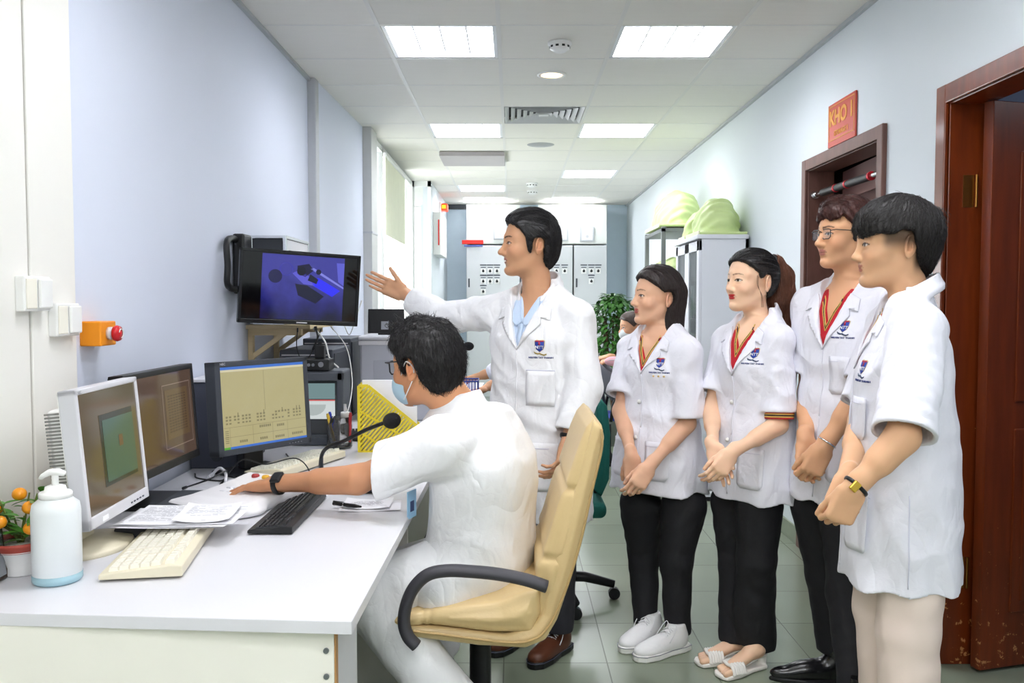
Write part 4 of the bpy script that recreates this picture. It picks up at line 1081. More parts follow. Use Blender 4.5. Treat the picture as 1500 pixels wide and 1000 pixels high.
# red sign over the far door
t = thing('door_sign', 'red wall sign with yellow letters reading KHO 1', 'sign'); F = frame((XR-.003, 4.345, 2.30), (0, -1, 0), (0, 0, 1)); t.matrix_world = F
mr_ = mat('sign_red', '#c04430', .35, var=.03); myw = mat('sign_yellow', '#e0a23c', .4, var=0)
MB().box((-.178, -.008, -.118), (.178, .0, .098), bev=.001).build('board', mr_, t)
w = MB()
for q in (((-.165, -.088), (.165, -.084)), ((-.165, .082), (.165, .086)), ((-.165, -.088), (-.161, .086)), ((.161, -.088), (.165, .086))): w.box((q[0][0], -.0095, q[0][1]), (q[1][0], -.008, q[1][1]))
w.build('border', myw, t)
for s_, sz, z in (('KHO 1', .105, .02), ('STORAGE 1', .036, -.058)):
    vs_, fs_ = text_mesh(s_, sz, 'CENTER', .0008, .0034 if sz > .05 else .0006); w = MB(); w.add([(x, -.009-z_, y+z) for x, y, z_ in vs_], fs_); w.build('lettering', myw, t)

# right side: white cabinet, grey rack, pale green shells
t = thing('glass_cabinet', 'tall white cabinet with glass doors behind the two women', 'cabinet', (0, 0, 0)); mcb = mat('cabinet_white', '#e2e4ea', .45, var=.01)
x0, x1, y0, y1, zt = 1.29, 1.63, 6.0, 6.85, 1.825
b = MB(); b.box((x0+.02, y0, .03), (x1, y0+.02, zt)); b.box((x0+.02, y1-.02, .03), (x1, y1, zt)); b.box((x1-.02, y0, .03), (x1, y1, zt)); 
for z in (.05, .9, 1.25, 1.55): b.box((x0+.03, y0+.02, z), (x1-.02, y1-.02, z+.018))
b.build('carcass', mcb, t); MB().box((x0-.015, y0-.012, zt), (x1, y1+.012, zt+.03), bev=.004).build('top', mcb, t); MB().box((x0, y0, 0), (x1, y1, .03)).build('plinth', m_black, t)
for k in range(2):
    ya = y0+.005+k*.42; yb = ya+.415; d_ = MB(); z0, z1 = .98, zt-.01
    for q in (((x0, ya, z0), (x0+.02, ya+.07, z1)), ((x0, yb-.07, z0), (x0+.02, yb, z1)), ((x0, ya, z0), (x0+.02, yb, z0+.09)), ((x0, ya, z1-.07), (x0+.02, yb, z1))): d_.box(*q, bev=.002)
    dd = d_.build('door', mcb, t); MB().box((x0+.008, ya+.07, z0+.09), (x0+.012, yb-.07, z1-.07)).build('glass_pane', mat('cab_glass', '#cfd8dc', .05, trans=.8, ior=1.1, var=0), dd)
    MB().box((x0, ya, .04), (x0+.02, yb, .97), bev=.002).build('lower_door', mcb, t)
for i in range(9):
    c = ['#dfe3e6', '#8fb9bb', '#c9ccd4', '#e9e9ee'][i % 4]; t2 = thing('binder', 'pale binder standing on a shelf behind the cabinet glass', 'binder', (x0+.06, y0+.06+.085*i, 1.269), group='binders in the glass cabinet')
    MB().box((0, 0, 0), (.22, .05, .24), bev=.003).build('cover', mat('binder'+c, c, .5), t2)
t = thing('metal_rack', 'grey steel open rack beyond the white glass cabinet', 'rack', (0, 0, 0)); mg = mat('steel_grey', '#7c8082', .45, var=.02)
x0, x1, y0, y1, zt = 1.22, 1.62, 7.1, 8.0, 2.0
for x in (x0, x1-.035):
    for y in (y0, y1-.035): MB().box((x, y, 0), (x+.035, y+.035, zt), bev=.002).build('post', mg, t)
for z in (.4, .95, 1.5, zt-.04): MB().box((x0, y0, z), (x1, y1, z+.03), bev=.002).build('shelf_board', mg, t)
def shell(name, label, c, r, seed, ztab):
    S = SDF(); c = Vector(c); rnd = random.Random(seed)
    S.ell((0, 0, r[2]*.1), r, .02); S.ell((r[0]*.1, -r[1]*.3, r[2]*.25), (r[0]*.8, r[1]*.5, r[2]*.75), .04)
    S.ell((-r[0]*.1, r[1]*.45, r[2]*.1), (r[0]*.9, r[1]*.5, r[2]*.95), .02)
    S.box((0, 0, .012), (r[0]*1.12, r[1]*1.1, .012), .01, k=.015)
    S.fin.append(lambda P, D: .010*nrand(P, seed, 16)*(P[..., 2] > .03)+.006*np.sin(P[..., 1]*60+3*P[..., 2]*20)*(P[..., 2] > .05))
    S.plane((0, 0, 0), (0, 0, -1)); t = thing(name, label, 'plastic shell', (c.x, c.y, ztab))
    link('shell', S.mesh('shell', .009), mat('pale_green_plastic', '#d3e6a0', .4, var=.05, vscale=6, sss=0), t)
    MB().box((-r[0]*1.15, -r[1]*1.02, .0), (-r[0]*1.1, r[1]*1.02, .03), bev=.004).build('rim', mat('rim_beige', '#e2e2c8', .5), t)
    return t
shell('moulded_shell', 'pale green moulded plastic shell on top of the grey rack', (1.42, 7.5), (.19, .36, .30), 1, 2.001)
shell('moulded_shell', 'pale green moulded plastic shell nearer, on the white cabinet', (1.47, 6.28), (.15, .22, .25), 2, 1.856)
shell('moulded_shell', 'pale green moulded shell behind another one on the white cabinet', (1.44, 6.70), (.12, .12, .20), 3, 1.856)
shell('moulded_shell', 'pale green moulded shell inside the grey rack, left one', (1.40, 7.68), (.16, .22, .22), 4, 1.531)
shell('moulded_shell', 'pale green moulded shell inside the grey rack, right one by the cabinet', (1.42, 7.29), (.16, .11, .22), 5, 1.531)
t = thing('storage_box', 'small dark red box on the rack behind the cabinet top', 'box', (1.36, 6.95, 1.86)); t.location = (1.40, 7.16, 2.02+.0)
t.location = (1.335, 6.955, 0); MB().box((-.05, -.03, 1.70), (.05, .03, 1.83), bev=.003).build('body', mat('dark_red_box', '#8c2f2a', .5), t); MB().box((-.05, -.03, 1.83), (.05, .03, 1.84), bev=.002).build('lid', mat('dark_red_box'), t) if False else None
t.location = (1.30, 7.04, .0); bpy.data.objects.remove(t.children[0]); bpy.data.objects.remove(t)

# far wall: switch panels, upper cupboards, gauges
mp_ = mat('panel_grey', '#cfd2d4', .45, var=.01); mu = mat('upper_white', '#eceeea', .5, var=.01)
Y = 11.85
def px(u): return (u-750)*Y/FPX
pan = [((683, 762), [(708, 397), (718, 397), (728, 397), (708, 412), (718, 412), (728, 412), (708, 427)], 'grey switch cabinet on the far wall, leftmost, under the red strip'),
       ((763, 839), [(815, 397), (827, 397), (803, 397)], 'grey switch cabinet on the far wall, mostly behind the pointing man'),
       ((840, 889), [(855, 397), (866, 397), (876, 397), (866, 412)], 'grey switch cabinet on the far wall, rightmost, above the plant')]
for (a, b_), sw, lab in pan:
    t = thing('switch_cabinet', lab, 'electrical cabinet', (0, 0, 0), group='grey switch cabinets'); zt = 2.15
    MB().box((px(a)+.004, Y, .0), (px(b_)-.004, YB-.01, zt)).build('case', mp_, t); MB().box((px(a)+.01, Y-.018, .08), (px(b_)-.01, Y, zt-.012), bev=.004).build('door', mp_, t)
    MB().box((px(a)+.03, Y-.03, 1.58), (px(a)+.05, Y-.018, 1.70), bev=.003).build('lock_handle', m_dark, t)
    for (u, v) in sw:
        p = atY(u, v, Y); MB().box((p.x-.035, Y-.022, p.z-.035), (p.x+.035, Y-.018, p.z+.035)).build('switch_plate', m_white, t)
        k = MB(); k.cyl((p.x, Y-.022, p.z), (p.x, Y-.045, p.z), .017, n=14); k.box((p.x-.006, Y-.05, p.z-.005), (p.x+.006, Y-.04, p.z+.025)); k.build('rotary_knob', m_black, t)
        k = MB(); k.box((p.x-.035, Y-.021, p.z+.045), (p.x+.035, Y-.018, p.z+.055)); k.box((p.x-.045, Y-.021, p.z+.075), (p.x+.045, Y-.018, p.z+.09)); k.build('name_plate', m_dark2, t)
for (a, b_), lab in (((683, 762), 'white upper cupboard left of the blue gap on the far wall'), ((788, 889), 'white upper cupboard right of the blue gap on the far wall')):
    t = thing('wall_cupboard', lab, 'cupboard', (0, 0, 0), group='upper cupboards on the far wall'); MB().box((px(a)+.004, Y+.02, 2.17), (px(b_)-.004, YB-.01, 2.70)).build('case', mu, t); MB().box((px(a)+.01, Y+.002, 2.18), (px(b_)-.01, Y+.02, 2.69), bev=.004).build('door', mu, t)
for u, v, lab in ((733, 339, 'square framed gauge on the left upper cupboard, left of the man'), (822, 341, 'square framed gauge on the right cupboard, next to the man'), (860, 342, 'square framed gauge on the far wall, farthest right')):
    p = atY(u, v, Y); t = thing('wall_gauge', lab, 'gauge', (p.x, Y-.002, p.z), group='square gauges on the far wall')
    MB().box((-.095, -.02, -.11), (.095, .0, .10), bev=.004).build('frame', mat('gauge_frame', '#c5c7cc', .4), t); MB().box((-.075, -.023, -.09), (.075, -.02, .08)).build('dial_plate', m_paper, t)
    MB().cyl((0, -.023, -.04), (0, -.026, -.04), .02).build('dial', m_silver, t)
p = atY(693, 355, Y); t = thing('label_strip', 'bright red strip on top of the left grey switch cabinet', 'sign', (p.x, Y-.035, 2.165)); MB().box((-.15, 0, 0), (.14, .03, .055), bev=.003).build('body', mat('strip_red', '#e02a22', .4), t)
MB().box((-.12, -.003, -.035), (.13, .012, -.012), bev=.002).build('holder', mat('strip_holder', '#5560a8', .4), t)
MB().box((-.925, YB-.06, 2.70), (-.62, YB-.002, 2.762)).build('trim_5', m_dark)['kind'] = 'structure'
t = thing('warning_lamp', 'orange-red warning lamp high on the left wall far away', 'lamp', (-.93, 11.3, 2.60)); R = Matrix.Rotation(PI/2, 4, 'Y')
MB().box((0, -.12, -.06), (.02, .12, .06), bev=.004).build('base', m_white, t); MB().box((.02, -.1, -.045), (.10, .1, .045), bev=.015).build('lens', mat('lamp_red', '#f0401c', .3, emit=.9, ecol='#ff4418'), t)
MB().box((.03, -.104, -.02), (.08, -.1, .025)).build('bulb', mat('lamp_yel', '#ffb020', .3, emit=1, ecol='#ffb428'), t)
t = thing('fuse_box', 'white wall box with red stripe on the far left wall', 'wall box', (-.93, 10.75, 2.2)); MB().box((0, -.5, -.26), (.09, .45, .24), bev=.006).build('body', m_white, t); MB().box((.088, -.42, -.1), (.094, -.3, .2)).build('stripe', mat('strip_red'), t) if False else MB().box((.06, -.506, -.15), (.075, -.5, .15)).build('stripe', mat('strip_red', '#e02a22', .4), t)
# tall cream locker in the bright area by the windows
t = thing('roller_blind', 'pale cream blind hanging in the bright left window', 'blind', (0, 0, 0)); MB().box((-1.125, 7.7, 1.98), (-1.115, 9.1, 2.66)).build('fabric', mat('blind_cream', '#e9ead2', .7), t); MB().cyl((-1.12, 7.68, 2.68), (-1.12, 9.12, 2.68), .02).build('roller', m_white, t)

# ficus
fx = atY(899, 470, 8.4); t = thing('potted_plant', 'bushy green leafy plant in front of the grey switch cabinets', 'plant', (fx.x, 8.4, 0))
MB().lathe([(.0, 0), (.13, 0), (.17, .28), (.18, .29), (.16, .29), (.15, .25), (.0, .25)], 32).build('pot', mat('pot_grey', '#8d8f8e', .5), t)
st = MB(); lf = MB(); rr = random.Random(11)
for k in range(9):
    a = rr.random()*6.28; r = rr.uniform(.03, .16); st.tube(bez([(0, 0, .25), (r*.5*math.cos(a), r*.5*math.sin(a), .7), (r*math.cos(a), r*math.sin(a), 1.25)], 5), .011, 6)
st.build('stems', mat('bark', '#5d4a38', .8), t)
for k in range(1500):
    z = rr.uniform(.55, 1.46); a = rr.random()*6.28; R_ = .24*math.sin(min(1, (1.50-z)/.25)*PI/2)*(1-.15*math.sin(z*9+a*2)); r = R_*math.sqrt(rr.random()*.75+.25)
    leaf(lf, (r*math.cos(a), r*math.sin(a), z), (math.cos(a+rr.uniform(-.8, .8)), math.sin(a+rr.uniform(-.8, .8)), rr.uniform(-.9, .5)), .075, .036)
lf.build('leaves', mat('ficus_leaf', '#3f7030', .35, var=.2, vscale=25), t)

# cables
def cable(label, pts, r, m, name='cable'):
    t = thing(name, label, 'cable', (0, 0, 0)); MB().tube(bez(pts, 8), r, 8).build('cord', m, t)
    a = Vector(pts[0]); b_ = (Vector(pts[1])-a).normalized()*.02; MB().cyl(a, a+b_, r*1.7, n=10).build('plug', m, t); return t
cable('black cable hanging below the wall television into the adapter', [atY(462, 478, 3.97), atY(465, 495, 3.96), atY(458, 512, 3.96), (-.875, 3.95, 1.21)], .004, m_black)
cable('thin black cable loop hanging left below the television', [atY(436, 480, 4.0), atY(435, 510, 4.0), atY(446, 530, 4.02), atY(462, 505, 4.02), atY(470, 482, 4.02)], .0022, m_black)
cable('white cable curving down from the television past the switch box', [atY(460, 480, 4.02), atY(476, 500, 4.0), atY(483, 525, 3.99), (-.80, 3.99, 1.09)], .004, m_white)
cable('long thin white cable falling from the television to the desk', [atY(485, 478, 4.05), atY(508, 510, 4.1), atY(516, 560, 4.0), atY(510, 600, 3.88), (-.735, 3.82, .93)], .0022, m_white)
cable('white thin cable at the right edge of the television', [atY(530, 440, 4.03), atY(520, 470, 4.05), atY(512, 490, 4.1), atY(505, 478, 4.1)], .0022, m_white)
zc = .756
cable('black cable looping across the white control console to the desk', [(-1.02, 3.0, zc), (-.95, 3.02, .84), (-.86, 3.0, .83), (-.76, 3.03, .845), (-.70, 2.98, .80), (-.72, 2.92, zc)], .0022, m_black)
cable('black coiled cable on the desk behind the console', [(-1.13, 2.95, zc), (-1.02, 2.88, .80), (-.99, 2.98, .81), (-1.04, 3.08, zc), (-1.14, 3.12, zc), (-1.18, 3.2, zc)], .003, m_black)
cable('grey cable leading behind the white control console', [(-1.10, 3.12, zc), (-1.05, 3.08, .80), (-1.0, 3.0, .80), (-.98, 2.94, .78)], .0055, m_silver)
cable('black cable from the keyboard to the console front', [(-.70, 2.84, zc), (-.74, 2.76, zc), (-.70, 2.70, zc), (-.735, 2.66, zc), (-.735, 2.60, zc)], .0022, m_black)
cable('black cable lying on desk behind the khaki monitor', [(-.83, 3.6, zc), (-.80, 3.5, zc), (-.87, 3.48, zc), (-.92, 3.55, zc), (-.95, 3.62, zc)], .003, m_black)
t = thing('blue_basket', 'small blue slatted plastic basket on the far desk', 'basket', (-.34, 5.6, .751)); mbk = mat('blue_plastic', '#3a4a9c', .4)
b = MB(); b.box((-.12, -.09, 0), (.12, .09, .005))
for i in range(13):
    x = -.12+.02*i
    for y in (-.09, .09): b.box((x-.003, y-.002, 0), (x+.003, y+.002, .13))
for i in range(10):
    y = -.09+.02*i
    for x in (-.12, .12): b.box((x-.002, y-.003, 0), (x+.002, y+.003, .13))
b.build('slatted_body', mbk, t); r_ = MB(); r_.tube([(-.122, -.092, .135), (.122, -.092, .135), (.122, .092, .135), (-.122, .092, .135)], .005, 6, closed=True); r_.build('rim', mbk, t)
t = thing('gooseneck_microphone', 'small black microphone head far behind the seated man', 'microphone', (0, 0, 0))
q = atY(686, 507, 6.3); MB().sphere((0, 0, 0), .032, 10, sc=(1.3, 1, 1), M=Matrix.Translation(q)).build('foam_windscreen', mat('foam_black', '#1c1c1f', .95), t); MB().tube(bez([(q.x-.3, 6.3, .755), (q.x-.28, 6.3, 1.0), tuple(q)], 6), .005, 8).build('gooseneck', m_black, t); MB().lathe([(.0, .02), (.05, .015), (.05, 0), (0, 0)], 20, M=Matrix.Translation((q.x-.3, 6.3, .751))).build('base', m_black, t)
# ------------------------------------------------------------ people
V3 = Vector
UP = V3((0, 0, 1))
def bframe(o, fwd, up=(0, 0, 1)):
    """x forward, y left, z up"""
    f = V3(fwd).normalized(); l = V3(up).cross(f).normalized(); u = f.cross(l)
    return Matrix(((f[0], l[0], u[0], o[0]), (f[1], l[1], u[1], o[1]), (f[2], l[2], u[2], o[2]), (0, 0, 0, 1)))
def hframe(o, fwd, up=(0, 0, 1), d=.94, w=1.0):
    M = bframe(o, fwd, up)
    for r in range(3): M[r][0] *= d; M[r][1] *= w
    return M
def sstep(a, b, x): t = np.clip((x-a)/(b-a), 0, 1); return t*t*(3-2*t)

def head_sdf(S, H, s, fem=False, jaw=1.0, nose=1.0, smile=0):
    R = H.to_3x3().normalized()
    p = lambda x, y, z: tuple(H @ V3((x*s, y*s, z*s)))
    sx, sy = H.col[0].to_3d().length, H.col[1].to_3d().length
    def E(c, r, k=.012, op='u'): S.ell(p(*c), [r[0]*s*sx, r[1]*s*sy, r[2]*s], k*s, R, op)
    def C(a, b, ra, rb, k=.012, op='u'): S.cap(p(*a), p(*b), ra*s, rb*s, k*s, op)
    E((-.012, 0, .035), (.094, .074, .082)); E((-.028, 0, .012), (.078, .068, .074), .03)
    E((.035, 0, .03), (.056, .060, .058), .03)
    E((.036, 0, -.035), (.056, .056*(.5+.5*jaw), .075), .03)
    w = .050*jaw
    for sg in (1, -1):
        C((-.014, sg*w, -.052), (.062, sg*.017*jaw, -.104), .015, .013, .03)
        E((.062, sg*.038, -.034), (.026, .022, .022), .03)
        C((.084, sg*.004, .020), (.064, sg*.047, .017), .010, .009, .022)
    E((.068, 0, -.070), (.026, .026, .030), .03)
    E((.081, 0, -.104), (.016, .018, .014), .02)
    E((.02, 0, -.085), (.045, .035, .02), .03)
    for sg in (1, -1):
        E((.102, sg*.031, -.002), (.017, .017, .0125), .012, 's')
        E((.0765, sg*.0305, -.003), (.0155, .016, .0125), .006)
        C((.0900, sg*.020, .0055), (.0835, sg*.044, .003), .0030, .0022, .006)
        C((.0885, sg*.022, -.0105), (.0835, sg*.042, -.009), .0024, .002, .007)
    C((.090, 0, .008), (.1115*(.5+.5*nose)+.0, 0, -.030), .0070, .0090, .014)
    E((.1140*(.5+.5*nose), 0, -.037), (.0120, .0105, .0090), .010)
    for sg in (1, -1):
        E((.100, sg*.0125, -.041), (.0115, .0078, .0082), .006)
        E((.106, sg*.0065, -.0475), (.005, .0033, .003), .003, 's')
    E((.0885, 0, -.0605), (.0090, .0195+.004*smile, .0045), .007)
    E((.0870, 0, -.0715), (.0090, .0165+.003*smile, .0050), .007)
    C((.0990, -.018, -.0662), (.0990, .018, -.0662), .0018, .0018, .004, 's')
    E((.100, 0, -.085), (.010, .02, .005), .012, 's')
    # ears
    for sg in (1, -1):
        er = Matrix.Rotation(sg*.42, 3, 'Z') @ Matrix.Rotation(-.14, 3, 'Y'); RR = R @ er
        c0 = V3((-.022, sg*.0785, -.012)); q = lambda x, y, z: p(*(c0+er @ V3((x, sg*y, z))))
        S.ell(q(0, 0, 0), (.0185*s, .0060*s, .0310*s), .006*s, RR)
        S.ell(q(.002, .0065, .002), (.0125*s, .0060*s, .0225*s), .002*s, RR, 's')       # hollow inside the rim
        rim = [q(.0165*math.cos(a), .0035, .004+.0265*math.sin(a)) for a in [(-.25+.25*k)*PI/2+.2 for k in range(12)]]
        for a_, b_ in zip(rim[:-1], rim[1:]): S.cap(a_, b_, .0030*s, .0030*s, .003*s)
        S.cap(q(-.004, .004, .012), q(-.005, .005, -.012), .0030*s, .0032*s, .003*s); S.cap(q(-.005, .005, -.012), q(.004, .004, -.018), .0032*s, .003*s, .003*s)
        S.ell(q(.003, .0005, -.026), (.0085*s, .0045*s, .0085*s), .005*s, RR); S.ell(q(.0125, .002, -.006), (.0045*s, .0045*s, .006*s), .003*s, RR)
        S.ell(q(.004, .004, -.006), (.0055*s, .0045*s, .0075*s), .003*s, RR, 's')
def skin_col(H, s, tone, lips='#b5625a', brow='#2a211e', browop=.85, fem=False, stub=0, extra=None, iris='#1c120d'):
    Mi = np.array(H.inverted()); tone, lips, brow = np.array(srgb(tone)), np.array(srgb(lips)), np.array(srgb(brow))
    def f(V):
        Q = (V@Mi[:3, :3].T+Mi[:3, 3])/s; x, y, z = Q.T; ay = np.abs(y); c = np.tile(tone, (len(V), 1))
        def bl(c, col, a): return c*(1-a[:, None])+np.array(col)*a[:, None]
        face = (x > .03) & (z > -.13) & (z < .1) & (ay < .08)
        # warmer cheeks, nose and ears
        red = tone*np.array([1.02, .80, .76])
        a = np.exp(-(((x-.07)/.03)**2+((ay-.04)/.022)**2+((z+.035)/.02)**2))*.55; c = bl(c, red, a*face)
        a = np.exp(-(((x+.02)/.025)**2+((ay-.085)/.012)**2+((z+.012)/.03)**2))*.6; c = bl(c, red, a)
        d = np.minimum(((ay/.0215)**2+((z+.0608)/.0050)**2), ((ay/.0185)**2+((z+.0715)/.0058)**2)); c = bl(c, lips, sstep(1.25, .8, d)*(x > .085))
        c = bl(c, lips*.35, sstep(.0016, .0007, np.abs(z+.0662-.02*ay))*(ay < .024)*(x > .085)*.8)
        t = np.clip((ay-.012)/.036, 0, 1); bz = .0200+.006*np.sin(t*2.4)-.004*t; wd = (.0036-.002*t)*(.8 if fem else 1.15)
        c = bl(c, brow, sstep(wd*1.3, wd*.6, np.abs(z-bz))*(ay > .010)*(ay < .050)*(x > .05)*browop)
        # eyes: whites, iris, lashes
        ex = (ay-.0305)/.0155; ez = (z+.0025)/(.0050*(1-.35*np.abs(ex))); e = ex**2+ez**2
        eye = sstep(1.08, .85, e)*(x > .06); c = bl(c, srgb('#d9cfc8'), eye)
        ir = ((ay-.0300)**2+(z+.002)**2)**.5; c = bl(c, srgb(iris), sstep(.0074, .0062, ir)*eye)
        up = -.0025+.0051*np.sqrt(np.clip(1-ex**2, 0, 1)); c = bl(c, srgb('#1d1512'), sstep(.0026, .0012, np.abs(z-up))*(np.abs(ex) < 1.12)*(x > .06)*.95)
        lo = -.0025-.0046*np.sqrt(np.clip(1-ex**2, 0, 1)); c = bl(c, tone*.45, sstep(.0012, .0005, np.abs(z-lo))*(np.abs(ex) < 1)*(x > .06)*.5)
        if extra: c = extra(c, x, y, z, bl)
        return c
    return f
FING = [(.029, .0, (.042, .026, .021), .0088), (.0095, .004, (.046, .030, .022), .0088), (-.010, .001, (.043, .028, .021), .0083), (-.028, -.007, (.033, .021, .018), .0074)]
def hand(S, W, d, n, ts=1, curl=(.3, .35, .3, .3), spread=.06, thumb=(.7, .25, .3), s=1.0, curls=None, bend=1.0, skip=()):
    """W wrist, d towards the fingers, n palm normal, ts=+1: thumb on the n x d side"""
    d = V3(d).normalized(); n = V3(n); y = n.cross(d).normalized(); n = d.cross(y)
    T = lambda x, yy, z: W+d*(x*s)+y*(yy*s*ts)+n*(z*s)
    R3 = Matrix((d, y*ts, n)).transposed()
    S.box(T(.05, 0, 0), (.045*s, .037*s, .0125*s), .011*s, R3, .012)
    S.cap(T(-.03, 0, 0), T(.02, 0, 0), .0225*s, .024*s, .02, sq=(n, .72))
    S.ell(T(.035, .020, .009), (.030*s, .016*s, .013*s), .012, R3); S.ell(T(.04, -.022, .007), (.034*s, .012*s, .012*s), .012, R3)
    for i, (fy, fx, L, r) in enumerate(FING):
        if i in skip: continue
        cu = curls[i] if curls else curl[i]
        a = spread*(1.5-i)*1.0
        dd = (d*math.cos(a)+y*ts*math.sin(a)).normalized(); p = T(.090+fx, fy, 0); ang = 0
        S.cap(T(.045, fy*.8, .0), p, .011*s, r*1.08*s, .010)
        for j, l in enumerate(L):
            ang += cu*(1, 1.15, .8)[j] if not isinstance(cu, (tuple, list)) else cu[j]
            v = dd*math.cos(ang)+n*math.sin(ang); q = p+v*(l*s)
            S.cap(p, q, r*s*(1-.07*j), r*s*(.93-.09*j), .0035 if j else .005); p = q
    sp, out, cu = thumb
    p = T(.018, .024, .006)
    v = (d*math.cos(sp)+y*ts*math.sin(sp))*math.cos(out)+n*math.sin(out)
    axis = None; r = (.0125, .0105, .0095, .008)
    for j, l in enumerate((.040, .033, .026)):
        if j: v = (v*math.cos(cu)+(d*.7+n*.6-y*ts*.5).normalized()*math.sin(cu)).normalized()
        q = p+v*(l*s); S.cap(p, q, r[j]*s, r[j+1]*s, .008 if j == 0 else .004); p = q
def arm(S, sh, el, wr, s=1.0, k=1.0):
    S.cap(sh, el, .044*s*k, .037*s*k, .03); S.cap(el, wr, .037*s*k, .0245*s*k, .02); S.cap(el, V3(el).lerp(V3(wr), .45), .038*s*k, .035*s*k, .02)
def wrinkle(seed, amp, f, lo=None):
    def g(P, D=None):
        n = nrand(P, seed, f); n2 = nrand(P, seed+9, f*2.2)
        return amp*(np.abs(n)*1.2-.5+.35*n2)
    return g

# ---- hair
def hair_mesh(name, S, H, s, flow, n, ln, m, parent, vox=.003, seed=1, rad=.0009, off=.0012, keep=None, jitter=.25, lift=0, ridge=.0012, fy=1):
    """volume with combed ridges plus single strands following the flow field"""
    me = S.mesh(name, vox); V, F = S.V, S.F
    bv = bvh_of(V, F); rr = random.Random(seed); Mi = H.inverted(); R = H.to_3x3().normalized()
    mb = MB(); base_v = [tuple(v) for v in V]
    mb.add(base_v, [tuple(f) for f in F], 0, True)
    cnt = 0; tries = 0
    while cnt < n and tries < n*4:
        tries += 1
        v = V[rr.randrange(len(V))]; lc = (Mi @ V3(v))/s
        if keep and not keep(lc): continue
        p = V3(v); pts = []; rs = []; L = ln*(.5+rr.random()*.8); k = 9; jt = V3((rr.uniform(-1, 1), rr.uniform(-1, 1), rr.uniform(-1, 1)))*jitter; o = off*rr.uniform(.3, 1.6)
        lf_ = lift*rr.random()
        for i in range(k+1):
            loc, nor, _, _ = bv.find_nearest(p)
            if loc is None: break
            t = i/k; pts.append(loc+nor*(o+lf_*t*t*t)); rs.append(rad*(1-t)**.5*1.0+.0002)
            l2 = (Mi @ loc)/s; fl = R @ (V3(flow(l2))+jt*.35); fl = fl-nor*fl.dot(nor)
            if fl.length < 1e-5: break
            p = loc+fl.normalized()*(L/k)
        if len(pts) > 3: mb.tube(pts, rs, 3); cnt += 1
    bpy.data.meshes.remove(me)
    return W(mb.build(name, m), parent)
def hairmat(name, col, rough=.42, col2=None):
    return mat(name, col, rough, var=.3, vscale=60, bump=.25, bscale=150, stretch=(1, 1, .25), spec=.5)
def cran(S, H, s, g, k=.01, back=0, top=0, dx=0, w=0):
    """skull volume grown by g"""
    R = H.to_3x3().normalized(); p = lambda x, y, z: tuple(H @ V3((x*s, y*s, z*s))); sx = H.col[0].to_3d().length
    S.ell(p(-.012+dx-back*.5, 0, .035), [(.094*sx+g+back*.5)*s, (.075+g+w)*s, (.082+g+top)*s], k, R)
    S.ell(p(-.028-back*.5, 0, .010), [(.080*sx+g+back*.5)*s, (.070+g+w)*s, (.080+g)*s], .03, R)
    S.ell(p(.030+dx, 0, .035), [(.058*sx+g)*s, (.061+g)*s, (.060+g+top)*s], .03, R)
def side_mask(S, H, s, pts, k=.010):
    """keep only what lies inside an outline drawn in the side view (x forward, z up)"""
    P = H @ Matrix(((s, 0, 0, 0), (0, 0, -s, 0), (0, s, 0, 0), (0, 0, 0, 1)))
    Mi = np.array(H.inverted(), dtype=np.float32); pts = [(x-(.010 if (-.065 < x < .042 and z < .045) else 0), z) for x, z in pts]; pt = np.array(pts, dtype=np.float32)
    def f(X):
        Q = (X@Mi[:3, :3].T+Mi[:3, 3])/s; return poly2d(Q[..., [0, 2]], pt)*s
    S.ops.append(('i', k, f, A((-99,)*3), A((99,)*3)))
def ear_cut(S, H, s, r=(.026, .03, .034), c=(-.018, .088, -.012), sides=(1, -1)):
    R = H.to_3x3().normalized()
    for sg in sides: S.ell(tuple(H @ V3((c[0]*s, sg*c[1]*s, c[2]*s))), [q*s for q in r], .006, R, 's')

# ---- garments
def cloth(name, col, amt=.55):
    """cotton: creases running mostly downwards plus fine weave"""
    m = mat(name, col, .85, var=.006, vscale=12, sheen=.05, spec=.2); nt = m.node_tree; N = nt.nodes; L = nt.links; b = N['Principled BSDF']
    tc = N.new('ShaderNodeTexCoord'); prev = None
    for sc, st, dist, w in ((5, (1, 1, .32), .05, amt), (11, (1, 1, .6), .022, amt), (34, (1, 1, 1), .004, .4)):
        mp = N.new('ShaderNodeMapping'); mp.inputs['Scale'].default_value = st; mp.inputs['Rotation'].default_value = (.15, .2, .3); L.new(tc.outputs['Object'], mp.inputs[0])
        nz = N.new('ShaderNodeTexNoise'); nz.inputs['Scale'].default_value = sc; nz.inputs['Detail'].default_value = 2; nz.inputs['Distortion'].default_value = .8; L.new(mp.outputs[0], nz.inputs['Vector'])
        ab = N.new('ShaderNodeMath'); ab.operation = 'SUBTRACT'; ab.inputs[1].default_value = .5; L.new(nz.outputs['Fac'], ab.inputs[0])
        a2 = N.new('ShaderNodeMath'); a2.operation = 'ABSOLUTE'; L.new(ab.outputs[0], a2.inputs[0])
        bp = N.new('ShaderNodeBump'); bp.inputs['Strength'].default_value = w; bp.inputs['Distance'].default_value = dist; L.new(a2.outputs[0], bp.inputs['Height'])
        if prev: L.new(prev.outputs[0], bp.inputs['Normal'])
        prev = bp
    L.new(prev.outputs[0], b.inputs['Normal']); return m
m_coat = cloth('coat_cotton', '#e8e8f1')
m_coat2 = cloth('coat_cotton_bright', '#efeff1')
m_thread = mat('seam_thread', '#d3d3e2', .8, var=0)
def torso_st(z0, top, wid, dep, hem, waist, chest, lean=0):
    """stations from hem to neck base; widths are half widths"""
    pass
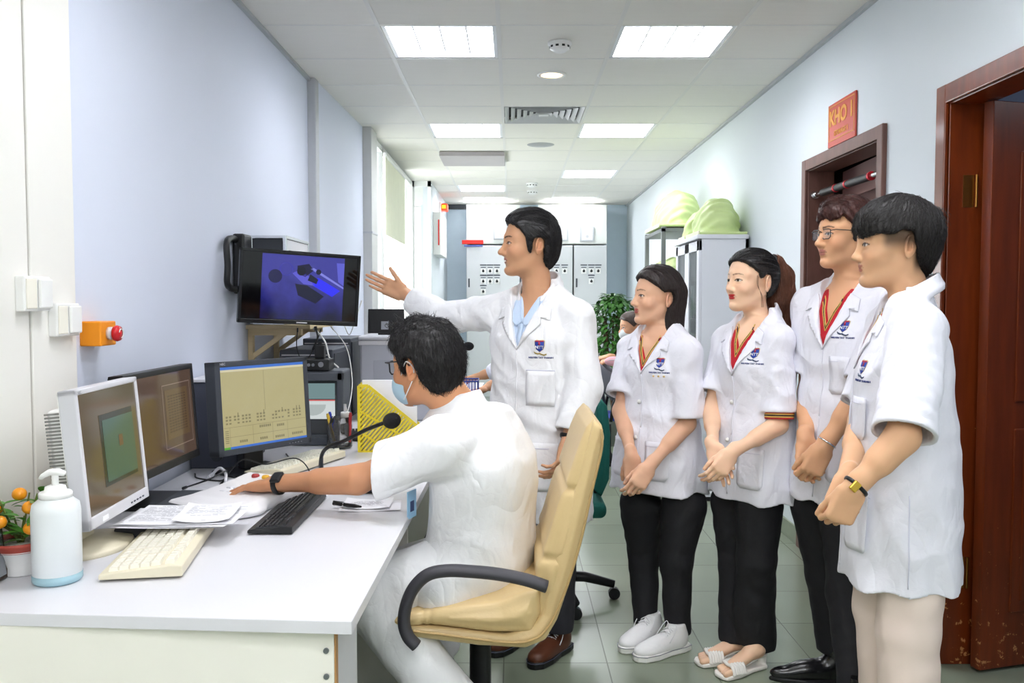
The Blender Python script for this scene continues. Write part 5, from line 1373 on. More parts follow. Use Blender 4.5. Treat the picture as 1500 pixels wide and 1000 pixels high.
def collar_band(S, N, r0, r1, h, th, B, vtan, zb, tilt=.25):
    """folded coat collar: a flared band round the neck, open in front. N: frame at the neck base"""
    Mi = np.array(N.inverted(), dtype=np.float32)
    def f(P):
        Q = P@Mi[:3, :3].T+Mi[:3, 3]; x, y, z = Q[..., 0], Q[..., 1], Q[..., 2]
        z = z+x*tilt; r = np.sqrt((x*1.0)**2+(y*.95)**2)
        rr_ = r1+(r0-r1)*np.clip(z/h, 0, 1)**.8
        ang = np.abs(np.arctan2(y, x)); he = h*(.25+.75*sstep(.5, 1.5, ang))
        d = np.maximum(np.abs(r-rr_)*.85-th, np.maximum(z-he, -z-.018)); d = np.maximum(d, (.55-ang)*.05)
        return d.astype(np.float32)
    R = r1+.06; c = np.array(N.translation)
    S.add(f, c-R, c+R, .004)
def wedge(S, B, x0, zb, tan, y0=0, x1=.4, ztop=9, k=.003):
    """V opening at the front of a garment in its body frame"""
    Mi = np.array(B.inverted(), dtype=np.float32); c = 1/math.sqrt(1+tan*tan)
    def f(P):
        Q = P@Mi[:3, :3].T+Mi[:3, 3]; return np.maximum((np.abs(Q[..., 1]-y0)-(Q[..., 2]-zb)*tan)*c, x0-Q[..., 0]).astype(np.float32)
    S.ops.append(('s', k, f, A((-99,)*3), A((99,)*3)))
def drapery(B, z_hem, z_w, amp, n, seed, cx=0):
    Mi = np.array(B.inverted(), dtype=np.float32)
    def f(P, D=None):
        Q = P@Mi[:3, :3].T+Mi[:3, 3]; th = np.arctan2(Q[..., 1], Q[..., 0]-cx); z = Q[..., 2]
        a = amp*(1-sstep(z_hem, z_w, z))
        return (-a*np.sin(n*th+seed+1.5*np.sin(2*th+seed)+2*(z-z_hem))).astype(np.float32)
    return f
def sleeve_hollow(S, a, b, r, deep=.06, k=.002):
    """hollow the end of a sleeve: a -> b is the arm direction at the cuff b"""
    a, b = V3(a), V3(b); d = (b-a).normalized(); S.cap(b-d*deep, b+d*.05, r, r, k, 's')
def cut_end(S, b, d, rad=.12, ext=.25):
    """remove everything beyond the cuff plane within a cylinder around it"""
    b, d = A(b), A(V3(d).normalized())
    def f(P):
        Q = P-b; h = Q@d; r = np.linalg.norm(Q-h[..., None]*d, axis=-1); return np.maximum(np.maximum(-h, r-rad), h-ext).astype(np.float32)
    S.add(f, b-rad-ext, b+rad+ext, .003, 's')
def garment(name, S, m, parent, vox=.0045, fins=()):
    S.fin += list(fins); me = S.mesh(name, vox); o = link(name, me, m, parent, world=False)
    o.parent = parent; o.matrix_parent_inverse = parent.matrix_world.inverted() if parent else Matrix()
    return o, bvh_of(S.V, S.F)
def W(o, parent):
    o.parent = parent; o.matrix_parent_inverse = parent.matrix_world.inverted(); return o
def badge(bv, F, s0, coatobj, who, text='NGUYEN TAT THANH', dots=False):
    """embroidered crest: blue shield, letters, red flame, gold ribbon, name line; F: frame, xy on cloth, z outwards"""
    s = s0*.8
    def P(poly, m, nm, off, th=.0006):
        vs, fs = grid_poly([(x*s, y*s) for x, y in poly], .008); mb = drape(bv, vs, fs, F, th, off); return W(mb.build(nm, m), coatobj)
    sh = [(-.022, .026), (-.012, .030), (0, .028), (.012, .030), (.022, .026), (.021, .004), (.015, -.012), (0, -.024), (-.015, -.012), (-.021, .004)]
    b = P([(x*1.12, y*1.1+.0005) for x, y in sh], mat('crest_edge', '#c9b98a', .6, var=0), 'crest', .0004)
    def Q(poly, m, nm, off): o = P(poly, m, nm, off); return W(o, b)
    Q(sh, mat('crest_blue', '#2b46a8', .6, var=0), 'crest_shield', .0011)
    Q([(-.020, .030), (.020, .030), (.019, .023), (-.019, .023)], mat('crest_red', '#b0334a', .6, var=0), 'crest_band', .0017)
    Q([(-.004, .008), (.004, .008), (.005, .018), (.0, .027), (-.005, .018)], mat('crest_red', '#b0334a', .6), 'crest_flame', .0022)
    vs, fs = text_mesh('NTT', .020*s, 'CENTER', 0, .0004); vs = [(x, y-.003*s) for x, y, z in vs]; W(W(drape(bv, vs, fs, F, .0004, .0024).build('crest_letters', mat('thread_white', '#f2f2f2', .6, var=0)), coatobj), b)
    Q([(-.030, -.022), (-.020, -.027), (-.008, -.030), (0, -.028), (.010, -.034), (.020, -.036), (.030, -.032), (.030, -.038), (.019, -.043), (.008, -.040), (-.002, -.035), (-.010, -.037), (-.024, -.033)], mat('ribbon_'+who, '#b09a5a' if who == 'doc' else '#46506a', .6, var=0), 'crest_ribbon', .0011)
    vs, fs = text_mesh(text, .0115*s, 'CENTER', 0, .0003); vs = [(x, y-.052*s) for x, y, z in vs]
    W(drape(bv, vs, fs, F, .0004, .0008).build('crest_name', mat('thread_navy', '#34407e', .6, var=0)), coatobj)
    if dots:
        for x in (-.03, 0, .03): P([(x+.006*math.cos(a), -.072+.006*math.sin(a)) for a in [k*PI/5 for k in range(10)]], mat('pin_cream', '#e6c98c', .5, var=0), 'crest_star', .0008, .001)
def flap(bv, F, poly, m, parent, nm, off=.003, th=.003, step=.012):
    vs, fs = grid_poly(poly, step); return W(drape(bv, vs, fs, F, th, off).build(nm, m), parent)
def seam(bv, F, pts, wd, m, parent, nm='seam', off=.0005, th=.001):
    """narrow raised strip along a polyline in the frame's xy plane"""
    mb = MB()
    for a, b in zip(pts[:-1], pts[1:]):
        a, b = V3((*a, 0)), V3((*b, 0)); n = max(1, int((b-a).length/.012)); t = (b-a).normalized(); q = V3((-t.y, t.x, 0))*wd/2
        vs = []; fs = []
        for i in range(n+1):
            c = a.lerp(b, i/n); vs += [tuple((c+q)[:2]), tuple((c-q)[:2])]
        fs = [(2*i, 2*i+1, 2*i+3, 2*i+2) for i in range(n)]
        drape(bv, vs, fs, F, th, off, mb=mb)
    return W(mb.build(nm, m), parent)
def front_frame(B, z, y=0, ang=0, x=.5):
    """frame looking at the garment from its front: x to the wearer's left... xy plane facing forward"""
    f = (B.to_3x3() @ V3((math.cos(ang), math.sin(ang), 0))).normalized(); o = B @ V3((x*math.cos(ang)-y*math.sin(ang)*0, y+x*math.sin(ang), z))
    xx = UP.cross(f).normalized()   # to the wearer's left = viewer's right
    return Matrix(((xx[0], UP[0], f[0], o[0]), (xx[1], UP[1], f[1], o[1]), (xx[2], UP[2], f[2], o[2]), (0, 0, 0, 1)))
m_tr = mat('black_trousers', '#1b1b20', .75, var=.03, bump=.15, bscale=30)
def trousers(parent, hips, legs, r, m, name='trousers', seed=3, waist=None, vox=.006, amp=.004):
    """legs: list of point lists hip->ankle, r: matching radii"""
    S = SDF()
    if waist: S.cap(waist[0], waist[1], waist[2], waist[2], .04)
    S.cap(hips[0], hips[1], .085, .085, .04)
    for pts, rs in zip(legs, r): 
        for i in range(len(pts)-1): S.cap(pts[i], pts[i+1], rs[i], rs[i+1], .02 if i else .05)
    for pts, rs in zip(legs, r): cut_end(S, pts[-1], V3(pts[-1])-V3(pts[-2]), rs[-1]+.03, .12)
    return garment(name, S, m, parent, vox, [wrinkle(seed, amp, 16)])[0]
def foot_frame(ankle, toe_dir): return bframe((ankle[0], ankle[1], 0), (toe_dir[0], toe_dir[1], 0))
def sneaker(parent, heel, d, m, ms, L=.265, name='sneaker'):
    F = bframe((heel[0], heel[1], 0), (d[0], d[1], 0)); R = F.to_3x3(); p = lambda x, y, z: tuple(F @ V3((x, y, z)))
    S = SDF(); S.ell(p(.05, 0, .05), (.052, .038, .052), .02, R); S.ell(p(.12, 0, .042), (.075, .040, .042), .03, R); S.ell(p(.195, 0, .034), (.062, .042, .032), .03, R); S.cap(p(.045, 0, .07), p(.05, 0, .095), .036, .038, .02)
    S.plane(p(0, 0, .018), (0, 0, -1)); S.plane(p(.03, 0, .115), (-.1, 0, 1)); up, bv = garment(name, S, m, parent, .003)
    S = SDF(); out = [(-.004+.0, -.03), (.03, -.037), (.10, -.036), (.17, -.046), (.23, -.040), (.257, -.018), (.262, 0), (.257, .018), (.23, .040), (.17, .046), (.10, .036), (.03, .037), (-.004, .03), (-.012, 0)]
    S.poly(F @ Matrix.Translation((0, 0, .0145)), out, .0145, .006); so, _ = garment('sole', S, ms, up, .003)
    w = MB(); 
    for i in range(6):
        x = .085+.016*i; z = .100-.0098*i
        for sg in (1, -1): w.tube(bez([p(x, -.022*sg, z-.004), p(x+.006, 0, z+.004), p(x+.012, .022*sg, z-.008)], 4), .0022, 6)
    for sg in (1, -1): w.tube(bez([p(.088, 0, .104), p(.075, .03*sg, .118), p(.10, .042*sg, .085), p(.12, .042*sg, .06)], 4), .0018, 6)
    W(w.build('laces', m_coat2), up); W(MB().tube([p(x, y, .024) for x, y in [(a*1.004, b*1.02) for a, b in out]], .0011, 5, closed=True).build('sole_line', mat('navy_line', '#5b5f78', .6)), up)
    return up
# ------------------------------------------------------------ lab coat for the standing people
def body_st(hem, hip, waist, bust, up, sh, nk):
    return [hem, hip, waist, bust, up, sh, nk]
def lab_coat(root, B, st, shl, elb, cuf, sr, V, Nk, col=(.075, .055, .055), m=None, seed=1, hemfold=.005, nfold=7, vox=.0045, hollow=.045, wr=.006, inner=None, tilt=.55, short=True):
    """st: loft rows; shl/elb/cuf: two shoulder, elbow and cuff points; sr: (shoulder, elbow, cuff) radii"""
    st = st[:-1]+[(st[-1][0]+.025,)+tuple(st[-1][1:])]; Nk = Nk @ Matrix.Translation((0, 0, .022))
    T = SDF(); S = SDF(); S.loft(B, st, 2.3, .02)
    for i in (0, 1):
        n = B @ V3((0, .05*(1 if i == 0 else -1), st[-1][0]-.045)); S.cap(n, shl[i], .045, sr[0]*.96, .04); S.cap(shl[i], V3(shl[i]).lerp(V3(cuf[i]), .22), sr[0]*.96, sr[0]*.8, .03)
    S.fin += [drapery(B, st[0][0], st[2][0]+.05, hemfold, nfold, seed), wrinkle(seed, wr, 11)]
    def bake(X): return np.min([o[3] for o in X.ops], 0), np.max([o[4] for o in X.ops], 0)
    lo, hi = bake(S); T.ops.append(('u', .001, lambda P: S.ev(P), lo, hi))
    for i in (0, 1):
        q = SDF(); a = shl[i] if short else elb[i]; c = V3(cuf[i])
        if short: q.cap(shl[i], c, sr[0], sr[2], .03); q.cap(c, c+(c-V3(a)).normalized()*.04, sr[2], sr[2], .02)
        else: q.cap(shl[i], elb[i], sr[0], sr[1], .035); q.cap(elb[i], c, sr[1], sr[2], .02)
        q.fin.append(wrinkle(seed+3+i, wr*1.1, 14)); lo, hi = bake(q)
        z = SDF(); z.ops.append(('u', .001, (lambda P, q=q: q.ev(P)), lo, hi))
        d = (c-V3(a)).normalized(); cut_end(z, c, d, sr[2]+.05, .16); sleeve_hollow(z, a, c, sr[2]-.011, hollow)
        T.ops.append(('u', .022, (lambda P, z=z: z.ev(P)), lo, hi))
    # hollow hem
    z0 = st[0][0]; H_ = SDF(); rows = [(z0-.05, st[0][1], st[0][2], st[0][3]-.018, st[0][4]-.018), (z0+.035, st[0][1], st[0][2], st[0][3]-.020, st[0][4]-.020)]
    H_.loft(B, rows, 2.3); T.sub(H_, .003)
    if V: wedge(T, B, V[2] if len(V) > 2 else .0, V[0], V[1])
    S2 = SDF(); S2.cap(Nk @ V3((0, 0, -.03)), Nk @ V3((0, 0, .12)), col[1]-.004, col[1]-.002); T.sub(S2, .003)
    collar_band(T, Nk, col[1]+.004, col[0]+.014, .040, .0042, B, 0, 0, tilt)
    return garment('lab_coat', T, m or m_coat, root, vox)
def lapels(bv, B, coat, V, zt, w=.055, notch=True, m=None, y0=0, step=.01, x=.5):
    """turned-back lapels on both sides of the V opening, and the front edge below"""
    m = m or m_coat; F = front_frame(B, 0, y0, 0, x)
    zb, tn = V[0], V[1]; out = []
    for sg in (1, -1):
        e = lambda z: (z-zb)*tn
        p = [(sg*(e(zb)-.002), zb-.004), (sg*(e(zt-.03)), zt-.03), (sg*(e(zt)+.004), zt), (sg*(e(zt-.02)+w*.9), zt-.020), (sg*(e(zt-.05)+w*1.15), zt-.062), (sg*(e(zt-.055)+w*.62), zt-.052), (sg*(e(zt-.06)+w*.75), zt-.078), (sg*(e(zb+.03)+w*.25), zb+.03)]
        if sg < 0: p = p[::-1]
        out.append(flap(bv, F, p, m, coat, 'lapel', .003, .0035, step))
    return F
def buttons(bv, F, coat, pts, m=None, r=.008):
    for x, z in pts: W(drape(bv, [(x+r*math.cos(a*PI/8), z+r*math.sin(a*PI/8)) for a in range(16)], [tuple(range(16))], F, .003, .002).build('button', m or m_white), coat)
def pocket(bv, F, coat, x0, x1, z0, z1, m=None):
    flap(bv, F, [(x0, z0+.015), (x0+.015, z0), (x1-.015, z0), (x1, z0+.015), (x1, z1), (x0, z1)], m or m_coat, coat, 'pocket', .0015, .002, .02)
    seam(bv, F, [(x0, z1-.018), (x1, z1-.018)], .002, m_thread, coat, 'pocket_seam', .0036, .0006)
def person(label, o, group=None): return thing('person', label, 'person', o)

# ================================================================ woman with straight hair
def girl_a():
    B = bframe(atZ(966, 925, 0)*1.0, (-.70, -.71, 0)); B.translation = V3((.598, 3.50, 0)); s = 1.07
    root = person('young woman with straight dark hair to her shoulders, white short-sleeved coat, hands folded', B.translation)
    bpy.context.view_layer.update()
    tone = '#dfb092'
    s = .95; H = hframe(atY(962, 434, 3.50), (-.965, -.26, .06)); s_ = s
    shl = [atY(1006, 516, 3.38), atY(926, 513, 3.60)]; elb = [atY(1006, 620, 3.36), atY(910, 602, 3.52)]; wr = [atY(950, 684, 3.26), atY(925, 668, 3.33)]
    st = [(.64, .0, 0, .165, .20), (.80, .0, 0, .150, .185), (1.0, 0, 0, .118, .155), (1.13, .005, 0, .125, .158), (1.21, 0, 0, .098, .15), (1.26, -.005, 0, .07, .115), (1.30, -.01, 0, .045, .06)]
    S = SDF(); head_sdf(S, H, s_, True, .88, .97)
    nb = B @ V3((-.012, 0, 1.25)); S.cap(H @ V3((-.018, 0, -.06)), nb, .040, .046, .03)
    S.loft(B, [(1.02, 0, 0, .085, .12), (1.12, .005, 0, .10, .13), (1.22, 0, 0, .085, .135), (1.27, -.005, 0, .055, .10), (1.30, -.01, 0, .04, .05)], 2.2, .03)
    for i in (0, 1): S.cap(nb, shl[i], .035, .04, .03); arm(S, shl[i], elb[i], wr[i], .82)
    fl = (atY(922, 724, 3.22)-wr[0]).normalized(); hand(S, wr[0], fl+V3((0, 0, -.1)), V3((-.1, 1, -.1)), 1, curls=[(.55, .6, .4), (.6, .65, .4), (.65, .7, .5), (.7, .8, .5)], spread=.015, thumb=(.35, .3, .4), s=.90)
    hand(S, wr[1], V3((.10, -.10, -1)), V3((-.2, -1, 0))*-1, 1, curl=(.35, .4, .45, .5), thumb=(.5, .3, .3), s=.88)
    me = S.mesh('body', .0028); vcol(me, S.V, skin_col(H, s_, tone, '#b8584f', '#4a3a30', .75, True))
    body = W(link('body', me, mat('skin_fair', tone, .5, var=.012, vscale=30, attr='Col', sss=.12, spec=.35), None), root)
    # polo shirt
    S = SDF(); S.loft(B, [(1.0, 0, 0, .10, .14), (1.12, .005, 0, .118, .145), (1.205, 0, 0, .094, .14), (1.255, -.005, 0, .066, .108), (1.285, -.01, 0, .05, .065)], 2.3)
    N2 = Matrix.Translation(B @ V3((-.012, 0, 1.255))) @ B.to_3x3().to_4x4()
    wedge(S, B, 0, 1.165, .42); S.cap(N2 @ V3((0, 0, -.02)), N2 @ V3((0, 0, .1)), .052, .05, .003, 's'); collar_band(S, N2, .055, .066, .03, .004, B, 0, 0, .4)
    mred = mat('polo_red', '#b81a2a', .75, var=.03, bump=.1, bscale=60); sh, bvs = garment('polo_shirt', S, mred, root, .004)
    Fs = front_frame(B, 0); mgold = mat('gold_trim', '#d9b25a', .6, var=0)
    for off, mm in ((.004, mgold), (.011, m_black), (.018, mgold)):
        for sg in (1, -1): seam(bvs, Fs, [(sg*.0, 1.158-off), (sg*.046, 1.268-off*1.5)], .0035, mm, sh, 'trim', .0012, .001)
    V = (1.115, .42, 0); Nk = Matrix.Translation(B @ V3((-.012, 0, 1.262))) @ B.to_3x3().to_4x4()
    co_, bv = lab_coat(root, B, st, shl, elb, [atY(1008, 612, 3.36), atY(912, 580, 3.53)], (.056, .058, .064), V, Nk, (.062, .056), seed=2)
    F = lapels(bv, B, co_, V, 1.262, .05)
    badge(bv, Matrix.Translation((0, 0, 0)) @ F @ Matrix.Translation((.076, 1.155, 0)), .86, co_, 'navy', dots=True)
    seam(bv, F, [(.0, 1.11), (.004, .9), (.0, .66)], .004, m_coat, co_, 'placket', .001, .003); buttons(bv, F, co_, [(-.012, 1.0), (-.012, .86), (-.012, .73)])
    for sg in (1, -1): pocket(bv, F, co_, sg*.085-.05, sg*.085+.05, .70, .85)
    # necklace
    # hair
    S = SDF(); cran(S, H, s_, .014, top=.008); P = lambda x, y, z: tuple(H @ V3((x*s_, y*s_, z*s_)))
    for sg in (1, -1):
        S.cap(P(-.035, sg*.055, .02), P(-.050, sg*.062, -.165), .040, .030, .03); S.cap(P(-.08, sg*.03, .02), P(-.085, sg*.035, -.165), .040, .030, .03)
        S.ell(P(.045, sg*.052, .045), (.04, .022, .035), .02, H.to_3x3())
    side_mask(S, H, s_, [(.097, .078), (.100, .095), (.07, .125), (.02, .142), (-.05, .135), (-.10, .10), (-.125, .03), (-.132, -.08), (-.128, -.185), (-.018, -.180), (-.014, -.08), (-.016, -.035), (-.020, .012), (-.004, .024), (.012, .016), (.034, .034), (.060, .056), (.080, .072)])
    ear_cut(S, H, s_); S.fin.append(lambda X, D: (.0012*np.sin(((X-A(H.translation))@A(H.to_3x3() @ V3((1, .6, 0))))*300)*.6).astype(np.float32))
    def flow(l): return (-.25-.6*max(0, l.z-.05)*10, .25*(1 if l.y > 0 else -1), -1 if l.z < .1 else -.35)
    hair_mesh('hair', S, H, s_, flow, 1300, .13, hairmat('hair_dark', '#2f2524'), root, .003, 1, rad=.0006, jitter=.08, keep=lambda l: l.z > -.12)
    c = MB(); c.tube(bez([P(-.02, .075, .085), P(.0, .080, .075), P(.012, .083, .06)], 4), .003, 6); W(c.build('hair_clip', m_black), root)
    # ring, necklace
    n = MB(); nc = [B @ V3((.045*math.cos(a)+.005, .052*math.sin(a), 1.235-.028*math.cos(a)*1.0)) for a in [k*PI/8-PI/2 for k in range(9)]]; n.tube(bez(nc, 3), .0012, 5); W(n.build('necklace', mat('gold_chain', '#d8b36a', .25, metal=1)), root)
    tr = trousers(root, (B @ V3((0, .07, .80)), B @ V3((0, -.07, .80))), [[atY(1002, 740, 3.42), atY(990, 820, 3.42), atZ(993, 925, .06)], [atY(938, 740, 3.55), atY(943, 820, 3.58), atZ(946, 912, .06)]], [(.090, .064, .052), (.088, .062, .050)], m_tr, seed=5)
    msn = mat('sneaker_canvas', '#eeeeee', .7, bump=.1, bscale=80); mso = mat('sneaker_sole', '#f3f2ee', .5)
    an = atZ(988, 935, .06); sneaker(root, (an.x+.055, an.y+.05), (-.72, -.42), msn, mso); an = atZ(951, 918, .06); sneaker(root, (an.x+.05, an.y+.06), (-.60, -.62), msn, mso)
    return root
girl_a()
# ================================================================ woman with a ponytail
def coords(root): bpy.context.view_layer.update()
def polo(root, B, rows, z_sh, zb, tan, Fz, name='polo_shirt', trimtop=.11):
    S = SDF(); S.loft(B, rows, 2.3)
    N2 = Matrix.Translation(B @ V3((-.012, 0, z_sh))) @ B.to_3x3().to_4x4()
    wedge(S, B, 0, zb, tan); S.cap(N2 @ V3((0, 0, -.02)), N2 @ V3((0, 0, .1)), .052, .05, .003, 's'); collar_band(S, N2, .056, .067, .03, .004, B, 0, 0, .4)
    sh, bvs = garment(name, S, mat('polo_red', '#b81a2a', .75), root, .004)
    Fs = front_frame(B, 0); mgold = mat('gold_trim', '#d9b25a', .6)
    for off, mm in ((.004, mgold), (.011, m_black), (.018, mgold)):
        for sg in (1, -1): seam(bvs, Fs, [(0, zb-.007-off), (sg*tan*trimtop, zb-.007+trimtop-off*1.5)], .0035, mm, sh, 'trim', .0012, .001)
    return sh, bvs
def shade(bl_rng): pass
def girl_b():
    B = bframe((.93, 3.29, 0), (-.84, -.54, 0)); s = .95
    root = person('young woman with a long brown ponytail and red lips, white coat, hands folded', B.translation); coords(root)
    tone = '#ecc3a3'
    H = hframe(atY(1100, 411, 3.29), (-.92, -.38, .03))
    shl = [atY(1141, 500, 3.17), atY(1066, 500, 3.40)]; elb = [atY(1140, 622, 3.13), atY(1042, 598, 3.36)]; wr = [atY(1070, 664, 3.05), atY(1045, 655, 3.13)]
    st = [(.655, .0, 0, .150, .185), (.80, .0, 0, .145, .175), (1.02, 0, 0, .122, .15), (1.16, .005, 0, .128, .155), (1.25, 0, 0, .100, .145), (1.30, -.005, 0, .07, .11), (1.34, -.01, 0, .045, .06)]
    S = SDF(); head_sdf(S, H, s, True, .86, .95)
    nb = B @ V3((-.012, 0, 1.30)); S.cap(H @ V3((-.018, 0, -.06)), nb, .039, .044, .03)
    S.loft(B, [(1.05, 0, 0, .085, .12), (1.16, .005, 0, .10, .13), (1.26, 0, 0, .085, .13), (1.31, -.005, 0, .055, .10), (1.34, -.01, 0, .04, .05)], 2.2, .03)
    for i in (0, 1): S.cap(nb, shl[i], .035, .04, .03); arm(S, shl[i], elb[i], wr[i], .80)
    d0 = (atY(1044, 704, 3.0)-wr[0]).normalized(); hand(S, wr[0], d0, V3((-.25, 1, -.2)), 1, curls=[(.6, .6, .4), (.65, .65, .4), (.7, .7, .5), (.75, .8, .5)], spread=.015, thumb=(.35, .3, .4), s=.88)
    hand(S, wr[1], (atY(1072, 700, 3.06)-wr[1]).normalized(), V3((.2, 1, .2))*-1, -1, curl=(.25, .3, .35, .4), thumb=(.4, .3, .3), s=.88)
    me = S.mesh('body', .0028); vcol(me, S.V, skin_col(H, s, tone, '#c02f33', '#4a3a34', .75, True))
    W(link('body', me, mat('skin_pale', tone, .5, var=.012, vscale=30, attr='Col', sss=.12, spec=.35)), root)
    polo(root, B, [(1.03, 0, 0, .10, .14), (1.16, .005, 0, .120, .142), (1.245, 0, 0, .096, .135), (1.295, -.005, 0, .066, .104), (1.325, -.01, 0, .05, .062)], 1.295, 1.215, .36, 0)
    V = (1.125, .36, 0); Nk = Matrix.Translation(B @ V3((-.012, 0, 1.302))) @ B.to_3x3().to_4x4()
    cuf = [atY(1141, 604, 3.14), atY(1048, 575, 3.36)]
    co_, bv = lab_coat(root, B, st, shl, elb, cuf, (.054, .056, .060), V, Nk, (.062, .056), seed=3, wr=.007)
    F = lapels(bv, B, co_, V, 1.302, .05); badge(bv, F @ Matrix.Translation((.080, 1.205, 0)), .86, co_, 'navy')
    seam(bv, F, [(0, 1.12), (.004, .9), (0, .68)], .004, m_coat, co_, 'placket', .001, .003); buttons(bv, F, co_, [(-.012, 1.02), (-.012, .88)])
    pocket(bv, F, co_, .04, .14, .71, .86)
    # red and gold knitted polo cuff under the near sleeve
    d = (V3(cuf[0])-V3(shl[0])).normalized(); c = MB()
    for k, (o, mm) in enumerate(((.004, 0), (.009, 1), (.014, 2), (.019, 1), (.024, 0))):
        c.cyl(V3(cuf[0])+d*(o-.006), V3(cuf[0])+d*(o-.001), .0545-.0005*k, n=40, mi=mm, cap=(k == 4))
    W(c.build('knitted_cuff', [mat('polo_red', '#b81a2a'), mat('gold_trim', '#d9b25a'), m_black]), root)
    P = lambda x, y, z: tuple(H @ V3((x*s, y*s, z*s)))
    S = SDF(); cran(S, H, s, .011, top=.004); R = H.to_3x3().normalized()
    for sg in (1, -1): S.ell(P(.045, sg*.050, .045), [.042*s, .022*s, .036*s], .02, R); S.ell(P(-.03, sg*.055, -.03), [.03*s, .02*s, .04*s], .02, R)
    side_mask(S, H, s, [(.097, .080), (.100, .092), (.07, .120), (.02, .135), (-.05, .132), (-.10, .10), (-.125, .03), (-.115, -.045), (-.07, -.075), (-.030, -.060), (-.024, -.01), (-.020, .022), (.000, .028), (.014, .006), (.024, .010), (.034, .030), (.056, .054), (.080, .074)])
    ear_cut(S, H, s)
    def fl(l): return (-1, 0, .1 if l.z < .05 else -.1)
    hair_mesh('hair', S, H, s, fl, 900, .09, hairmat('hair_black', '#201e20'), root, .003, 2, rad=.0008)
    # ponytail
    S = SDF(); T = [P(-.105, 0, .080), P(-.128, 0, .078), tuple(atY(1147, 405, 3.35)), tuple(atY(1151, 440, 3.36)), tuple(atY(1157, 472, 3.36)), tuple(atY(1164, 492, 3.36))]
    S.chain(T, [.018, .026, .034, .036, .027, .010], .03); S.chain([T[2], tuple(atY(1136, 440, 3.33)), tuple(atY(1140, 470, 3.34))], [.030, .028, .012], .03)
    def f2(l): return (-.2, 0, -1)
    ht = hair_mesh('ponytail', S, H, s, f2, 900, .20, hairmat('hair_brown', '#6b4230'), root, .003, 5, rad=.0010, off=.003, lift=.012)
    W(MB().tube([H @ V3((-.112*s+.004*math.cos(a), .024*s*math.cos(a), .083*s+.024*s*math.sin(a))) for a in [k*PI/8 for k in range(16)]], .005, 8, closed=True).build('hair_tie', m_black), root)
    c = MB()
    for k in range(4): c.tube(bez([P(.020+.003*k, .072, .020), P(.024+.002*k, .076, -.02), P(.010-.002*k, .078, -.06), P(-.002-.004*k, .068, -.105)], 5), .0005, 4)
    W(c.build('loose_strands', hairmat('hair_brown', '#6b4230')), root)
    n = MB(); nc = [B @ V3((.045*math.cos(a)+.005, .052*math.sin(a), 1.285-.028*math.cos(a))) for a in [k*PI/8-PI/2 for k in range(9)]]; n.tube(bez(nc, 3), .0012, 5); W(n.build('necklace', mat('gold_chain', '#d8b36a', .25, metal=1)), root)
    trousers(root, (B @ V3((0, .06, .82)), B @ V3((0, -.06, .82))), [[atY(1112, 740, 3.22), atY(1108, 820, 3.22), atZ(1104, 942, .075)], [atY(1073, 735, 3.36), atY(1078, 820, 3.37), atZ(1083, 935, .075)]], [(.088, .070, .084), (.084, .066, .080)], m_tr, seed=8)
    msk = mat('skin_pale', tone); mw_ = mat('sandal_white', '#f0ece6', .45, var=.01)
    for ax, ay, d in ((1104, 955, (-.80, -.42)), (1082, 944, (-.86, -.22))):
        a = atZ(ax, ay, .07); F_ = foot_frame((a.x+.045, a.y+.03), d); p = lambda x, y, z: tuple(F_ @ V3((x, y, z)))
        S = SDF(); R = F_.to_3x3(); S.cap(p(.03, 0, .12), p(.03, 0, .085), .032, .030, .02); S.ell(p(.04, 0, .075), (.042, .028, .028), .02, R); S.cap(p(.05, 0, .075), p(.15, 0, .035), .030, .028, .02, sq=((0, 0, 1), .8))
        for k, (y, r, L) in enumerate(((.026, .0125, .040), (.008, .0095, .036), (-.008, .009, .031), (-.021, .0085, .026), (-.032, .008, .02))): S.cap(p(.155, y, .030), p(.168+L, y*1.08, .024), r, r*.95, .006)
        W(link('foot', S.mesh('foot', .0028), mat('skin_plain', tone, .5, var=.012, sss=.12)), root)
        S = SDF(); out = [(0, -.026), (.07, -.028), (.15, -.044), (.205, -.04), (.222, -.018), (.222, .02), (.21, .042), (.15, .044), (.07, .028), (0, .026)]
        S.poly(F_ @ Matrix.Translation((0, 0, .010)), out, .008, .004); S.cap(p(.02, 0, .055), p(.15, 0, .012), .022, .012, .01, sq=((0, 0, 1), .3)); S.cap(p(.008, 0, .05), p(.004, 0, .005), .018, .014, .01); S.plane(p(0, 0, .001), (0, 0, -1))
        so, _ = garment('sandal', S, mw_, root, .003)
        for x0 in (.135, .165) if True else ():
            mb = MB()
            for k in range(3):
                x = x0-.010+.010*k; mb.tube(bez([p(x-.012, -.043, .016), p(x-.006, -.030, .046), p(x, 0, .058-.25*(x-.12)), p(x+.004, .030, .046), p(x+.004, .043, .016)], 5), .0075, 8, flat=(1, .6))
            W(mb.build('strap', mw_), so)
    return root

